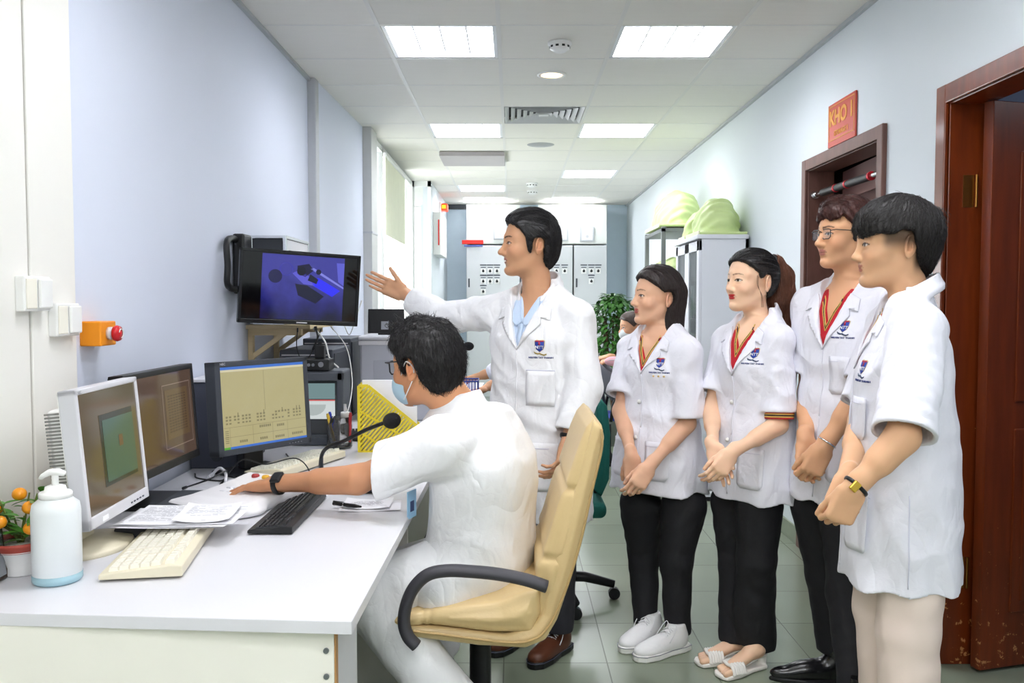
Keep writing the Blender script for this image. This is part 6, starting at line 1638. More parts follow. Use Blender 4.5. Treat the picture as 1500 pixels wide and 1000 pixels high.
# ================================================================ young man with glasses
def boy_a():
    B = bframe((1.19, 3.07, 0), (-.86, -.51, 0)); s = .98
    root = person('young man with reddish-brown hair and rectangular glasses, white coat, black ankle boots', B.translation); coords(root)
    tone = '#d9a57f'
    H = hframe(atY(1239, 343, 3.06), (-.975, -.22, .0), d=.98); P = lambda x, y, z: tuple(H @ V3((x*s, y*s, z*s))); R = H.to_3x3().normalized()
    shl = [B @ V3((0, .185, 1.38)), B @ V3((0, -.165, 1.38))]; elb = [atY(1262, 575, 2.86), atY(1186, 575, 3.17)]; wr = [atY(1206, 655, 2.86), atY(1180, 645, 2.98)]
    st = [(.70, .01, 0, .165, .19), (.88, .0, 0, .155, .185), (1.12, 0, 0, .130, .170), (1.27, .005, 0, .130, .180), (1.37, 0, 0, .105, .17), (1.43, -.005, 0, .075, .12), (1.47, -.01, 0, .05, .065)]
    S = SDF(); head_sdf(S, H, s, False, .98, .98)
    nb = B @ V3((-.012, 0, 1.42)); S.cap(H @ V3((-.018, 0, -.06)), nb, .052, .056, .03)
    S.loft(B, [(1.15, 0, 0, .095, .14), (1.27, .005, 0, .11, .15), (1.37, 0, 0, .09, .15), (1.43, -.005, 0, .06, .11), (1.47, -.01, 0, .045, .055)], 2.2, .03)
    for i in (0, 1): S.cap(nb, shl[i], .04, .045, .03); arm(S, shl[i], elb[i], wr[i], 1.02)
    hand(S, wr[0], (atY(1184, 700, 2.87)-wr[0]).normalized(), V3((.15, 1, .1)), 1, spread=.015, curl=(.7, .7, .75, .8), thumb=(.4, .2, .3), s=1.0)
    hand(S, wr[1], (atY(1190, 690, 2.95)-wr[1]).normalized(), V3((.2, .9, -.1))*-1, -1, curl=(.5, .5, .5, .5), thumb=(.4, .3, .3), s=.96)
    me = S.mesh('body', .003); vcol(me, S.V, skin_col(H, s, tone, '#b9776a', '#33241f', .85))
    W(link('body', me, mat('skin_tan', tone, .5, var=.012, vscale=30, attr='Col', sss=.1, spec=.35)), root)
    polo(root, B, [(1.12, 0, 0, .11, .16), (1.27, .005, 0, .121, .168), (1.365, 0, 0, .100, .158), (1.42, -.005, 0, .071, .115), (1.455, -.01, 0, .055, .068)], 1.42, 1.32, .36, 0)
    V = (1.235, .34, 0); Nk = Matrix.Translation(B @ V3((-.012, 0, 1.43))) @ B.to_3x3().to_4x4()
    co_, bv = lab_coat(root, B, st, shl, elb, [V3(shl[0]).lerp(V3(elb[0]), .90), V3(shl[1]).lerp(V3(elb[1]), .78)], (.066, .066, .072), V, Nk, (.067, .061), seed=6, wr=.007)
    F = lapels(bv, B, co_, V, 1.425, .055); badge(bv, F @ Matrix.Translation((.075, 1.31, 0)), .88, co_, 'navy')
    seam(bv, F, [(0, 1.23), (.004, 1.0), (0, .72)], .004, m_coat, co_, 'placket', .001, .003); pocket(bv, F, co_, .03, .125, 1.08, 1.21); pocket(bv, F, co_, .05, .17, .78, .95)
    S = SDF(); cran(S, H, s, .016, top=.006); S.ell(P(.055, .01, .095), [.042*s, .05*s, .030*s], .02, R); S.ell(P(.070, .015, .080), [.024*s, .045*s, .026*s], .02, R); S.ell(P(.0, .0, .105), [.07*s, .055*s, .03*s], .02, R)
    side_mask(S, H, s, [(.088, .045), (.112, .075), (.108, .115), (.085, .145), (.02, .152), (-.06, .14), (-.11, .10), (-.125, .03), (-.118, -.03), (-.095, -.072), (-.05, -.078), (-.035, -.06), (-.034, .0), (-.015, .024), (.006, .018), (.014, -.022), (.024, -.020), (.034, .028), (.055, .062), (.072, .050)], .012)
    ear_cut(S, H, s); S.fin.append(wrinkle(4, .003, 55))
    def fl(l): return (.9, .3, .5) if l.z > .09 and l.x > .02 else (-.4 if l.z > .05 else -.2, 0, -1)
    hair_mesh('hair', S, H, s, fl, 1100, .055, hairmat('hair_maroon', '#43231f'), root, .003, 3, rad=.0007, lift=.008, jitter=.5)
    # glasses
    mg_ = mat('glasses_black', '#15151a', .3); fr = MB(); gx = .103
    for sg in (1, -1):
        o = [P(gx-.004*abs(a), sg*(.031+.024*a), b*.017-.003) for a, b in ((-1, .85), (-.6, 1), (.6, 1), (1, .8), (1, -.6), (.7, -1), (-.7, -1), (-1, -.6))]
        fr.tube(o, .0016, 8, closed=True); fr.tube([P(gx-.005, sg*.056, .008), P(.09, sg*.074, .010), P(.0, sg*.084, .006), P(-.015, sg*.084, -.004)], .0015, 8)
    fr.tube(bez([P(gx, -.008, .004), P(gx+.003, 0, .008), P(gx, .008, .004)], 4), .0015, 8); gf = W(fr.build('glasses', mg_), root)
    for sg in (1, -1): W(MB().add([P(gx-.004*abs(a), sg*(.031+.024*a), b*.017-.003) for a, b in ((-1, -.9), (1, -.9), (1, .9), (-1, .9))], [(0, 1, 2, 3)]).build('lens', mat('lens', '#dfe8f0', .03, alpha=.18, var=0)), gf)
    # bracelet
    d = (V3(wr[0])-V3(elb[0])).normalized(); c = V3(wr[0])-d*.02; a0 = d.orthogonal().normalized(); b0 = d.cross(a0)
    W(MB().tube([c+(a0*math.cos(t)+b0*math.sin(t))*.031 for t in [k*PI/12 for k in range(24)]], .003, 8, closed=True).build('bracelet', m_chrome), root)
    trousers(root, (B @ V3((0, .08, .86)), B @ V3((0, -.08, .86))), [[atY(1246, 760, 2.98), atY(1245, 870, 2.96), atZ(1256, 1010, .10)], [atY(1197, 740, 3.14), atY(1210, 840, 3.16), atZ(1222, 950, .11)]], [(.100, .076, .062), (.094, .070, .060)], m_tr, seed=12)
    mbt = mat('boot_leather', '#141417', .25, var=.04, coat=.4, bump=.05)
    for ax, ay, d in ((1222, 958, (-.98, .02)), (1258, 1018, (-.95, -.25))):
        a = atZ(ax, ay, .10); F_ = foot_frame((a.x+.055, a.y), d); p = lambda x, y, z: tuple(F_ @ V3((x, y, z))); R = F_.to_3x3(); S = SDF()
        S.cap(p(.045, 0, .155), p(.045, 0, .07), .042, .042, .02); S.ell(p(.045, 0, .055), (.050, .036, .05), .02, R); S.ell(p(.13, 0, .042), (.085, .040, .040), .04, R); S.ell(p(.215, 0, .030), (.075, .030, .026), .03, R); S.plane(p(0, 0, .014), (0, 0, -1)); S.plane(p(0, 0, .165), (0, 0, 1))
        b_, _ = garment('boot', S, mbt, root, .0035); S = SDF(); S.poly(F_ @ Matrix.Translation((0, 0, .009)), [(0, -.03), (.09, -.032), (.17, -.043), (.25, -.025), (.295, 0), (.25, .025), (.17, .043), (.09, .032), (0, .03)], .008, .004); S.box(p(.035, 0, .010), (.035, .030, .010), .003, R); so, _ = garment('sole', S, m_black, b_, .0035)
    return root

# ================================================================ young man nearest, black hair
def boy_b():
    B = bframe((1.15, 2.56, 0), (-.96, .26, 0)); s = 1.05
    root = person('young man nearest on the right with black bowl-like hair and cream trousers', B.translation); coords(root)
    tone = '#d9aa84'
    H = hframe(atY(1309, 357, 2.58), (-.985, .14, -.02)); P = lambda x, y, z: tuple(H @ V3((x*s, y*s, z*s))); R = H.to_3x3().normalized()
    shl = [B @ V3((-.015, .175, 1.315)), B @ V3((.0, -.175, 1.32))]; elb = [atY(1322, 640, 2.25), atY(1265, 615, 2.66)]; wr = [atY(1250, 716, 2.24), atY(1240, 700, 2.38)]
    st = [(.575, -.01, 0, .165, .20), (.70, -.01, 0, .165, .195), (.80, -.01, 0, .160, .19), (1.05, -.01, 0, .145, .180), (1.20, -.005, 0, .135, .182), (1.30, -.01, 0, .110, .17), (1.36, -.015, 0, .08, .12), (1.41, -.02, 0, .05, .065)]
    S = SDF(); head_sdf(S, H, s, False, .96, .92)
    nb = B @ V3((-.035, 0, 1.36)); S.cap(H @ V3((-.022, 0, -.06)), nb, .053, .056, .03)
    S.loft(B, [(1.10, -.01, 0, .10, .14), (1.20, -.005, 0, .115, .15), (1.30, -.01, 0, .09, .15), (1.36, -.015, 0, .06, .11), (1.40, -.02, 0, .045, .055)], 2.2, .03)
    for i in (0, 1): S.cap(nb, shl[i], .04, .045, .03); arm(S, shl[i], elb[i], wr[i], 1.05)
    hand(S, wr[0], (atY(1226, 765, 2.25)-wr[0]).normalized(), V3((.1, 1, 0)), 1, curls=[(1.0, 1.2, .8), (1.05, 1.2, .8), (1.1, 1.2, .8), (1.1, 1.2, .8)], thumb=(.35, .3, .3), s=.98)
    hand(S, wr[1], V3((-.45, -.25, -.8)), V3((.3, -1, .1)), 1, curl=(.9, .9, .95, 1.0), spread=.01, thumb=(.3, .3, .5), s=.92)
    me = S.mesh('body', .003)
    def fade(c, x, y, z, bl): # clipped hair above and behind the ear
        a = sstep(-.03, .010, z)*sstep(.058, .034, x)*sstep(.040, .058, np.abs(y)); a = np.maximum(a, sstep(-.10, -.05, z)*sstep(-.030, -.05, x)); return bl(c, srgb('#2c2724'), a*.8)
    vcol(me, S.V, skin_col(H, s, tone, '#b0705c', '#2a211e', .85, extra=fade))
    W(link('body', me, mat('skin_warm', tone, .5, var=.012, vscale=30, attr='Col', sss=.1, spec=.35)), root)
    polo(root, B, [(1.05, -.01, 0, .125, .16), (1.20, -.005, 0, .125, .17), (1.29, -.01, 0, .103, .158), (1.35, -.015, 0, .073, .115), (1.39, -.02, 0, .055, .068)], 1.355, 1.28, .36, 0)
    V = (1.20, .33, 0); Nk = Matrix.Translation(B @ V3((-.025, 0, 1.382))) @ B.to_3x3().to_4x4()
    co_, bv = lab_coat(root, B, st, shl, elb, [V3(shl[0]).lerp(V3(elb[0]), .97), V3(shl[1]).lerp(V3(elb[1]), .85)], (.070, .072, .082), V, Nk, (.070, .063), seed=9, wr=.008, vox=.0045, hollow=.07)
    F = lapels(bv, B, co_, V, 1.358, .058); badge(bv, F @ Matrix.Translation((.088, 1.205, 0)), .9, co_, 'navy'); pocket(bv, F, co_, .04, .13, 1.0, 1.12); pocket(bv, F, co_, .06, .17, .68, .86)
    seam(bv, F, [(0, 1.19), (.004, 1.0), (0, .60)], .004, m_coat, co_, 'placket', .001, .003)
    Fs = front_frame(B, 0, 0, PI/2); 
    seam(bv, Fs, [(.0, .86), (.0, .60)], .003, m_thread, co_, 'side_seam', .0005, .0012)
    S = SDF(); cran(S, H, s, .019, top=.008); S.ell(P(.05, 0, .06), [.064*s, .074*s, .052*s], .02, R); S.ell(P(-.07, 0, .04), [.065*s, .075*s, .075*s], .03, R); S.ell(P(-.085, 0, -.03), [.035*s, .055*s, .06*s], .03, R)
    side_mask(S, H, s, [(.062, .028), (.098, .018), (.108, .045), (.100, .085), (.06, .125), (.0, .143), (-.07, .13), (-.125, .08), (-.137, .02), (-.125, -.03), (-.108, -.060), (-.098, -.105), (-.075, -.098), (-.044, -.050), (-.030, -.012), (-.020, .030), (.010, .036), (.034, .024)], .010)
    def wh(X, D):
        q = (X@np.array(H.inverted(), dtype=np.float32)[:3, :3].T+np.array(H.inverted(), dtype=np.float32)[:3, 3])/s
        a = np.arctan2(q[:, 1], q[:, 0]+.05); r = np.sqrt((q[:, 0]+.05)**2+q[:, 1]**2); return (.0011*np.sin(a*60+r*90)*sstep(.01, .04, r)).astype(np.float32)
    S.fin.append(wh); ear_cut(S, H, s, (.024, .03, .030), (-.004, .09, -.010))
    def fl(l): return (l.x+.062, l.y*1.2, -.05-.8*max(0, .09-l.z)*8*.2)
    hair_mesh('hair', S, H, s, fl, 2000, .085, hairmat('hair_jet', '#272424'), root, .003, 6, rad=.0007, lift=.008, jitter=.15)
    st_ = MB(); rr = random.Random(4)
    for k in range(40):
        a = rr.uniform(-.5, .8); p0 = V3(P(-.105+rr.uniform(-.01, .01), rr.uniform(-.03, .05), .07+rr.uniform(-.02, .02))); st_.tube(bez([p0, p0+R @ V3((-.02, rr.uniform(-.01, .01), .018*rr.random())), p0+R @ V3((-.036, rr.uniform(-.02, .02), -.015+.02*a))], 4), .0006, 3)
    W(st_.build('flyaway_hair', hairmat('hair_jet', '#272424')), root)
    # yellow string bracelet and watch band
    d = (V3(wr[0])-V3(elb[0])).normalized(); a0 = d.cross(V3((0, 1, 0))).normalized(); b0 = d.cross(a0); c = V3(wr[0])-d*.01
    W(MB().tube([c+(a0*math.cos(t)*.034+b0*math.sin(t)*.030) for t in [k*PI/12 for k in range(24)]], .0045, 8, closed=True, flat=(1.2, .6)).build('watch_strap', m_black), root)
    q = c-V3((0, 1, 0))*.030-V3((.014, 0, -.006)); M_ = frame(q, d, (0, -1, 0)); W(MB().box((-.014, -.011, -.004), (.014, .011, .004), bev=.003, M=M_).build('watch_case', mat('gold_metal', '#d8b24a', .25, metal=1)), root)
    mcr = mat('cream_trousers', '#eedbd0', .8, var=.01, bump=.1, bscale=30)
    trousers(root, (B @ V3((-.01, .08, .78)), B @ V3((-.01, -.08, .78))), [[B @ V3((-.03, .095, .70)), B @ V3((-.02, .095, .45)), B @ V3((-.03, .10, .08))], [B @ V3((.02, -.08, .70)), B @ V3((.025, -.08, .45)), B @ V3((.0, -.09, .08))]], [(.095, .084, .078), (.095, .082, .074)], mcr, seed=13)
    for y in (.10, -.09): sneaker(root, B @ V3((-.09, y, 0)), B.to_3x3() @ V3((1, 0, 0)), mat('shoe_tan', '#c9b8a6', .6), mat('sneaker_sole', '#f3f2ee'))
    return root

# ================================================================ the doctor pointing at the screen
def doctor():
    B = bframe((.10, 3.44, 0), (-.58, -.81, 0)); s = 1.04
    root = person('smiling man in long white coat over light blue shirt, pointing at the wall television', B.translation); coords(root)
    tone = '#cf9c78'
    H = hframe(atY(775, 357, 3.42), (-.975, -.20, .02)); P = lambda x, y, z: tuple(H @ V3((x*s, y*s, z*s))); R = H.to_3x3().normalized()
    shl = [atY(844, 467, 3.34), atY(727, 458, 3.54)]; elb = [atY(856, 566, 3.27), atY(648, 466, 3.70)]; wr = [atY(832, 645, 3.20), atY(592, 430, 3.84)]
    st = [(.53, .0, 0, .185, .225), (.75, .0, 0, .170, .215), (.95, 0, 0, .150, .195), (1.12, .005, 0, .135, .19), (1.25, .005, 0, .135, .20), (1.33, 0, 0, .110, .18), (1.39, -.005, 0, .09, .14), (1.45, -.01, 0, .06, .08)]
    S = SDF(); head_sdf(S, H, s, False, .98, 1.02, smile=1)
    nb = B @ V3((-.012, 0, 1.39)); S.cap(H @ V3((-.022, 0, -.06)), nb, .054, .060, .03)
    S.loft(B, [(1.10, 0, 0, .095, .14), (1.25, .005, 0, .11, .15), (1.33, 0, 0, .09, .15), (1.39, -.005, 0, .06, .11), (1.43, -.01, 0, .045, .055)], 2.2, .03)
    for i in (0, 1): S.cap(nb, shl[i], .04, .045, .03); arm(S, shl[i], elb[i], wr[i], 1.0)
    pd = (atY(530, 404, 3.90)-wr[1]).normalized(); hand(S, wr[1], pd, V3((-.2, -.9, .30)), -1, curls=[(.05, .08, .05), (.08, .1, .1), (.12, .15, .1), (.18, .2, .1)], spread=.015, thumb=(.55, .15, .0), s=1.02)
    hd = (atY(818, 690, 3.17)-wr[0]).normalized(); hand(S, wr[0], hd, V3((-.95, .3, -.1)), -1, curls=[(.45, .4, .3), (.5, .5, .4), (.55, .55, .4), (.6, .6, .4)], thumb=(.35, .25, .15), s=1.0)
    me = S.mesh('body', .003)
    def teeth(c, x, y, z, bl): c = bl(c, srgb('#efe6da'), sstep(1.1, .7, (np.abs(y)/.017)**2+((z+.0675)/.0028)**2)*(x > .085)); return bl(c, srgb('#5a4a42'), sstep(.0045, .001, np.abs(z+.0525+.1*np.abs(y)))*(x > .085)*(np.abs(y) < .026)*.18)
    vcol(me, S.V, skin_col(H, s, tone, '#b0705e', '#231b18', .9, extra=teeth))
    W(link('body', me, mat('skin_brown', tone, .48, var=.012, vscale=30, attr='Col', sss=.1, spec=.4)), root)
    S = SDF(); S.loft(B, [(1.05, 0, 0, .12, .17), (1.25, .005, 0, .123, .186), (1.325, 0, 0, .102, .168), (1.385, -.005, 0, .074, .125), (1.42, -.01, 0, .058, .075)], 2.3)
    N2 = Matrix.Translation(B @ V3((-.012, 0, 1.385))) @ B.to_3x3().to_4x4(); wedge(S, B, 0, 1.325, .40); S.cap(N2 @ V3((0, 0, -.02)), N2 @ V3((0, 0, .12)), .058, .056, .003, 's'); collar_band(S, N2, .060, .070, .042, .004, B, 0, 0, .45)
    mbl = mat('shirt_blue', '#c5d7ee', .75, var=.01, bump=.1, bscale=60); sh, bvs = garment('shirt', S, mbl, root, .004); Fs = front_frame(B, 0)
    for sg in (1, -1): flap(bvs, Fs, [(sg*.002, 1.318), (sg*.020, 1.30), (sg*.062, 1.335), (sg*.056, 1.40), (sg*.040, 1.40)][::sg], mbl, sh, 'collar_point', .003, .003)
    seam(bvs, Fs, [(0, 1.31), (0, 1.1)], .022, mbl, sh, 'placket', .001, .002)
    V = (1.215, .40, 0); Nk = Matrix.Translation(B @ V3((-.020, 0, 1.420))) @ B.to_3x3().to_4x4()
    cuf = [V3(elb[0]).lerp(V3(wr[0]), .86), V3(elb[1]).lerp(V3(wr[1]), .74)]
    co_, bv = lab_coat(root, B, st, shl, elb, cuf, (.068, .066, .060), V, Nk, (.072, .066), m_coat2, seed=4, wr=.008, short=False, hollow=.05)
    F = lapels(bv, B, co_, V, 1.388, .062, m=m_coat2); badge(bv, F @ Matrix.Translation((.098, 1.225, 0)), 1.0, co_, 'doc')
    seam(bv, F, [(0, 1.21), (.004, .9), (0, .56)], .005, m_coat2, co_, 'placket', .001, .003)
    seam(bv, F, [(.045, 1.135), (.155, 1.135)], .0035, m_thread, co_, 'pocket_seam'); flap(bv, F, [(.045, 1.0), (.155, 1.0), (.155, 1.133), (.045, 1.133)], m_coat2, co_, 'pocket', .0012, .0015, .02)
    flap(bv, F, [(.04, .68), (.175, .68), (.175, .86), (.04, .86)], m_coat2, co_, 'pocket', .0012, .002, .02); seam(bv, F, [(.04, .84), (.175, .84)], .003, m_thread, co_, 'pocket_seam', .0035, .0008)
    S = SDF(); cran(S, H, s, .017, top=.004); S.ell(P(-.07, 0, -.02), [.045*s, .066*s, .075*s], .03, R); S.ell(P(.04, 0, .085), [.05*s, .055*s, .035*s], .02, R)
    side_mask(S, H, s, [(.070, .062), (.100, .088), (.088, .112), (.045, .136), (-.03, .142), (-.09, .115), (-.122, .06), (-.128, .0), (-.118, -.060), (-.095, -.105), (-.060, -.098), (-.040, -.07), (-.036, -.02), (-.034, .008), (-.012, .020), (.010, .016), (.020, -.036), (.028, -.030), (.040, .02), (.055, .05)], .008)
    ear_cut(S, H, s)
    def rg(X, D):
        q = (X@np.array(H.inverted(), dtype=np.float32)[:3, :3].T+np.array(H.inverted(), dtype=np.float32)[:3, 3])/s
        return (.0012*np.sin(q[:, 1]*280+np.sin(q[:, 2]*40+q[:, 0]*25)*2+q[:, 2]*170*(q[:, 2] < .07))).astype(np.float32)
    S.fin.append(rg)
    def fl(l): return (-1, 0, .15 if l.x > .05 else (-.15 if l.z > .06 else -.75)) if l.x > -.06 else (-.25, 0, -1)
    hair_mesh('hair', S, H, s, fl, 1500, .11, hairmat('hair_black', '#201e20'), root, .003, 8, rad=.0007, lift=.004, jitter=.15)
    # watch band at the cuff
    d = (V3(wr[0])-V3(elb[0])).normalized(); a0 = d.cross(V3((0, 1, 0))).normalized(); b0 = d.cross(a0); c = V3(wr[0])-d*.012
    W(MB().tube([c+(a0*math.cos(t)*.033+b0*math.sin(t)*.029) for t in [k*PI/12 for k in range(24)]], .006, 8, closed=True, flat=(1.3, .5)).build('wristwatch', m_black), root)
    trousers(root, (B @ V3((0, .09, .82)), B @ V3((0, -.09, .82))), [[B @ V3((0, .10, .75)), B @ V3((0, .10, .45)), B @ V3((.0, .10, .10))], [B @ V3((0, -.09, .75)), B @ V3((0, -.09, .45)), B @ V3((.02, -.09, .10))]], [(.10, .075, .065), (.10, .075, .065)], mat('dark_trousers', '#2c2c33', .75), seed=14)
    mb_ = mat('brown_leather', '#5b3220', .35, var=.06)
    for y in (.10, -.09): sneaker(root, B @ V3((-.07, y, 0)), B.to_3x3() @ V3((1, 0, 0)), mb_, m_black, name='shoe')
    return root

# ================================================================ the seated man
def seated():
    s = 1.10; root = person('seated man in white with surgical mask and glasses, seen from behind, hand on the console', (-.05, 2.70, 0)); coords(root)
    tone = '#dda077'
    s = 1.06; H = hframe(atY(622, 533, 2.70), (-.80, .56, -.10), (-.12, .08, 1)); P = lambda x, y, z: tuple(H @ V3((x*s, y*s, z*s))); R = H.to_3x3().normalized()
    pel = V3((-.105, 2.71, .60)); nkb = atY(668, 602, 2.73); ax = (nkb-pel); B = bframe(pel, (-.88, .47, .1), ax); LT = ax.length
    shl = [None, B @ V3((.04, -.15, LT-.12))]; shl[0] = atY(650, 652, 2.54)
    elb = [atY(524, 702, 2.56), atY(672, 745, 2.98)]; wr = [atY(404, 708, 2.68), atY(655, 805, 2.82)]
    S = SDF(); head_sdf(S, H, s, False, .98, .98)
    S.cap(H @ V3((-.03, 0, -.055)), nkb, .055, .062, .03); S.cap(P(-.05, 0, -.03), nkb+V3((.01, 0, .0)), .05, .062, .03); S.cap(nkb, nkb-V3((0, 0, .06)), .064, .07, .03)
    S.loft(B, [(LT-.25, 0, 0, .08, .12), (LT-.1, 0, 0, .07, .11), (LT-.03, 0, 0, .045, .07), (LT+.01, 0, 0, .04, .05)], 2.2, .03)
    for i in (0, 1): S.cap(nkb-V3((0, 0, .05)), shl[i], .030, .045, .03); arm(S, shl[i], elb[i], wr[i], 1.06)
    hd = (atY(338, 714, 2.74)-wr[0]).normalized(); hand(S, wr[0], hd, V3((.1, -.05, -1)), 1, curls=[(.12, .15, .05), (.1, .12, .05), (.12, .15, .05), (.18, .2, .1)], spread=.20, thumb=(.75, .15, .0), s=.98)
    hand(S, wr[1], V3((-.9, .1, -.2)), V3((0, 0, -1)), -1, curl=(.4, .4, .4, .4), s=.98)
    me = S.mesh('body', .003)
    def stub(c, x, y, z, bl): return bl(c, srgb('#8a5f48'), sstep(.02, -.06, z)*(x > .0)*sstep(-.01, .05, x)*.35)
    vcol(me, S.V, skin_col(H, s, tone, '#b0705e', '#231b18', .9, extra=stub))
    W(link('body', me, mat('skin_amber', tone, .5, var=.012, vscale=30, attr='Col', sss=.1, spec=.35)), root)
    # white short sleeved tunic
    Nk = Matrix.Translation(nkb+V3((0, 0, -.004))) @ bframe((0, 0, 0), (-.80, .50, .1), (-.35, .15, 1))
    st = [(-.055, -.01, 0, .150, .20), (.02, -.01, 0, .155, .20), (.14, -.005, 0, .152, .190), (.26, -.005, 0, .150, .195), (LT-.13, -.01, 0, .135, .185), (LT-.07, -.01, 0, .105, .145), (LT-.02, -.01, 0, .078, .095), (LT+.02, -.01, 0, .060, .068)]
    base = SDF(); base.loft(B, st, 2.3, .02)
    for i in (0, 1): base.cap(B @ V3((-.01, .05*(1, -1)[i], LT-.06)), shl[i], .055, .080, .04); base.cap(shl[i], V3(shl[i]).lerp(V3(elb[i]), .86), .078, .082, .05)
    base.cap(B @ V3((.0, .09, .0)), atY(648, 858, 2.56), .105, .098, .05); base.cap(B @ V3((.0, -.09, .0)), atY(650, 845, 2.92), .105, .095, .05)
    base.fin += [wrinkle(21, .0045, 8)]
    T = SDF(); lo = np.min([o[3] for o in base.ops], 0); hi = np.max([o[4] for o in base.ops], 0); T.ops.append(('u', .001, lambda P_: base.ev(P_), lo, hi))
    for i in (0, 1):
        c = V3(shl[i]).lerp(V3(elb[i]), .78); d = (V3(elb[i])-V3(shl[i])).normalized()
        if i == 0: d = (d+V3((-.15, 0, .35))).normalized()
        cut_end(T, c, d, .13, .12); sleeve_hollow(T, shl[i], c, .068, .05)
    S2 = SDF(); S2.cap(Nk @ V3((0, 0, -.03)), Nk @ V3((0, 0, .12)), .062, .064); T.sub(S2, .003); collar_band(T, Nk, .066, .098, .058, .0055, B, 0, 0, .35)
    tu, bv = garment('white_tunic', T, m_coat2, root, .005)
    # trousers
    kn = [atY(532, 868, 2.52), atY(575, 840, 2.98)]; an = [V3((-.07, 2.50, .09)), V3((-.255, 3.12, .12))]
    S = SDF(); S.cap(B @ V3((-.01, .085, -.0)), kn[0], .100, .085, .05); S.cap(kn[0], an[0], .085, .078, .03); S.cap(B @ V3((-.01, -.09, -.0)), kn[1], .10, .082, .05); S.cap(kn[1], an[1], .085, .072, .03)
    for i in (0, 1): cut_end(S, an[i], an[i]-kn[i], .12, .15)
    S.plane((0, 0, .03), (0, 0, -1)); garment('white_trousers', S, m_coat2, root, .006, [wrinkle(31, .005, 8)])
    # legs below the hems, sock, shoe
    for i in (0, 1):
        d = V3((-.8, .35, 0)) if i == 0 else V3((.75, -.45, 0)); d = V3((-.9, .1, 0)) if i == 0 else V3((-.6, -.75, 0))
        S = SDF(); S.cap(an[i]+V3((0, 0, .10)), an[i]-V3((0, 0, .05)), .038, .036); W(link('ankle', S.mesh('ankle', .004), mat('skin_plain2', '#8a5a42', .5)), root)
        sneaker(root, an[i]-d.normalized()*.05, d, mat('shoe_grey', '#7d7f88', .6, var=.08, vscale=60), mat('shoe_sole_grey', '#c9cbd0', .5))
    # hair
    S = SDF(); cran(S, H, s, .020, top=.010, w=.003); S.ell(P(-.075, 0, -.02), [.045*s, .062*s, .065*s], .03, R); S.ell(P(.05, 0, .09), [.05*s, .055*s, .035*s], .02, R)
    side_mask(S, H, s, [(.080, .060), (.100, .075), (.100, .10), (.07, .135), (.0, .148), (-.07, .13), (-.12, .075), (-.132, .0), (-.122, -.05), (-.100, -.095), (-.065, -.088), (-.042, -.055), (-.036, -.01), (-.018, .022), (.008, .018), (.014, -.022), (.026, -.020), (.034, .02), (.055, .05)], .010)
    ear_cut(S, H, s, (.030, .034, .038)); S.ell(P(-.035, .0, .137), [.030*s, .026*s, .020*s], .02, R, 's'); S.fin.append(wrinkle(41, .0035, 60))
    def fl(l): return (l.x+.03, l.y, -.02) if l.z > .09 else (-.1, 0, -1)
    hm = hairmat('hair_black', '#201e20'); hair_mesh('hair', S, H, s, fl, 2400, .06, hm, root, .003, 9, rad=.0007, lift=.014, jitter=.6)
    sp = MB(); rr = random.Random(9)
    for k in range(170):
        a = rr.uniform(-.02, .10); p0 = V3(P(a, rr.uniform(-.055, .05), .128-.25*max(0, a-.05))); sp.tube(bez([p0, p0+R @ V3((.008, rr.uniform(-.01, .01), .014*rr.random())), p0+R @ V3((rr.uniform(-.01, .035), rr.uniform(-.02, .02), rr.uniform(.0, .032)))], 3), [.0012, .0012, .0011, .001, .0009, .0007, .0004], 3)
    W(sp.build('tousled_strands', hm), root)
    # mask with ear loops, glasses
    S = SDF(); S.ell(P(.058, 0, -.060), [.062*s, .060*s, .062*s], .01, R); S.sub(SDF().ell(P(.0555, 0, -.060), [.0595*s, .0572*s, .0592*s], .01, R), .001); S.plane(P(.040, 0, 0), R @ V3((-1, 0, 0)))
    mk, _ = garment('surgical_mask', S, mat('mask_blue', '#b9d8ea', .8, var=.01), root, .0018)
    for sg in (1, -1): W(MB().tube(bez([P(.046, sg*.060, -.032), P(.012, sg*.080, -.002), P(-.012, sg*.090, .012), P(-.030, sg*.084, -.006), P(-.024, sg*.080, -.035), P(.012, sg*.072, -.075), P(.042, sg*.058, -.098)], 5), .0018, 6).build('ear_loop', m_coat2), mk)
    fr = MB(); gx = .099
    for sg in (1, -1):
        fr.tube([P(gx-.004*abs(a), sg*(.031+.024*a), b*.019-.003) for a, b in ((-1, .85), (-.6, 1), (.6, 1), (1, .8), (1, -.6), (.7, -1), (-.7, -1), (-1, -.6))], .0024, 8, closed=True); fr.tube([P(gx-.005, sg*.056, .010), P(.09, sg*.076, .014), P(.0, sg*.088, .014), P(-.02, sg*.088, .0)], .0022, 8)
    gf = W(fr.build('glasses', mat('glasses_black', '#15151a', .3)), root)
    for sg in (1, -1): W(MB().add([P(gx-.004*abs(a), sg*(.031+.024*a), b*.019-.003) for a, b in ((-1, -.9), (1, -.9), (1, .9), (-1, .9))], [(0, 1, 2, 3)]).build('lens', mat('lens', '#dfe8f0', .03, alpha=.18)), gf)
    # smart watch, badge card on the chest
    d = (V3(wr[0])-V3(elb[0])).normalized(); a0 = d.cross(V3((0, 1, 0))).normalized(); b0 = d.cross(a0); c = V3(wr[0])-d*.012
    w_ = W(MB().tube([c+(a0*math.cos(t)*.033+b0*math.sin(t)*.030) for t in [k*PI/12 for k in range(24)]], .011, 8, closed=True, flat=(.3, 1), up=a0).build('smart_watch', m_black), root)
    W(MB().box((-.018, -.02, -.006), (.018, .02, .006), bev=.005, M=frame(c-V3((0, .025, -.024)), d, (0, -.6, .8))).build('watch_face', m_black), w_)
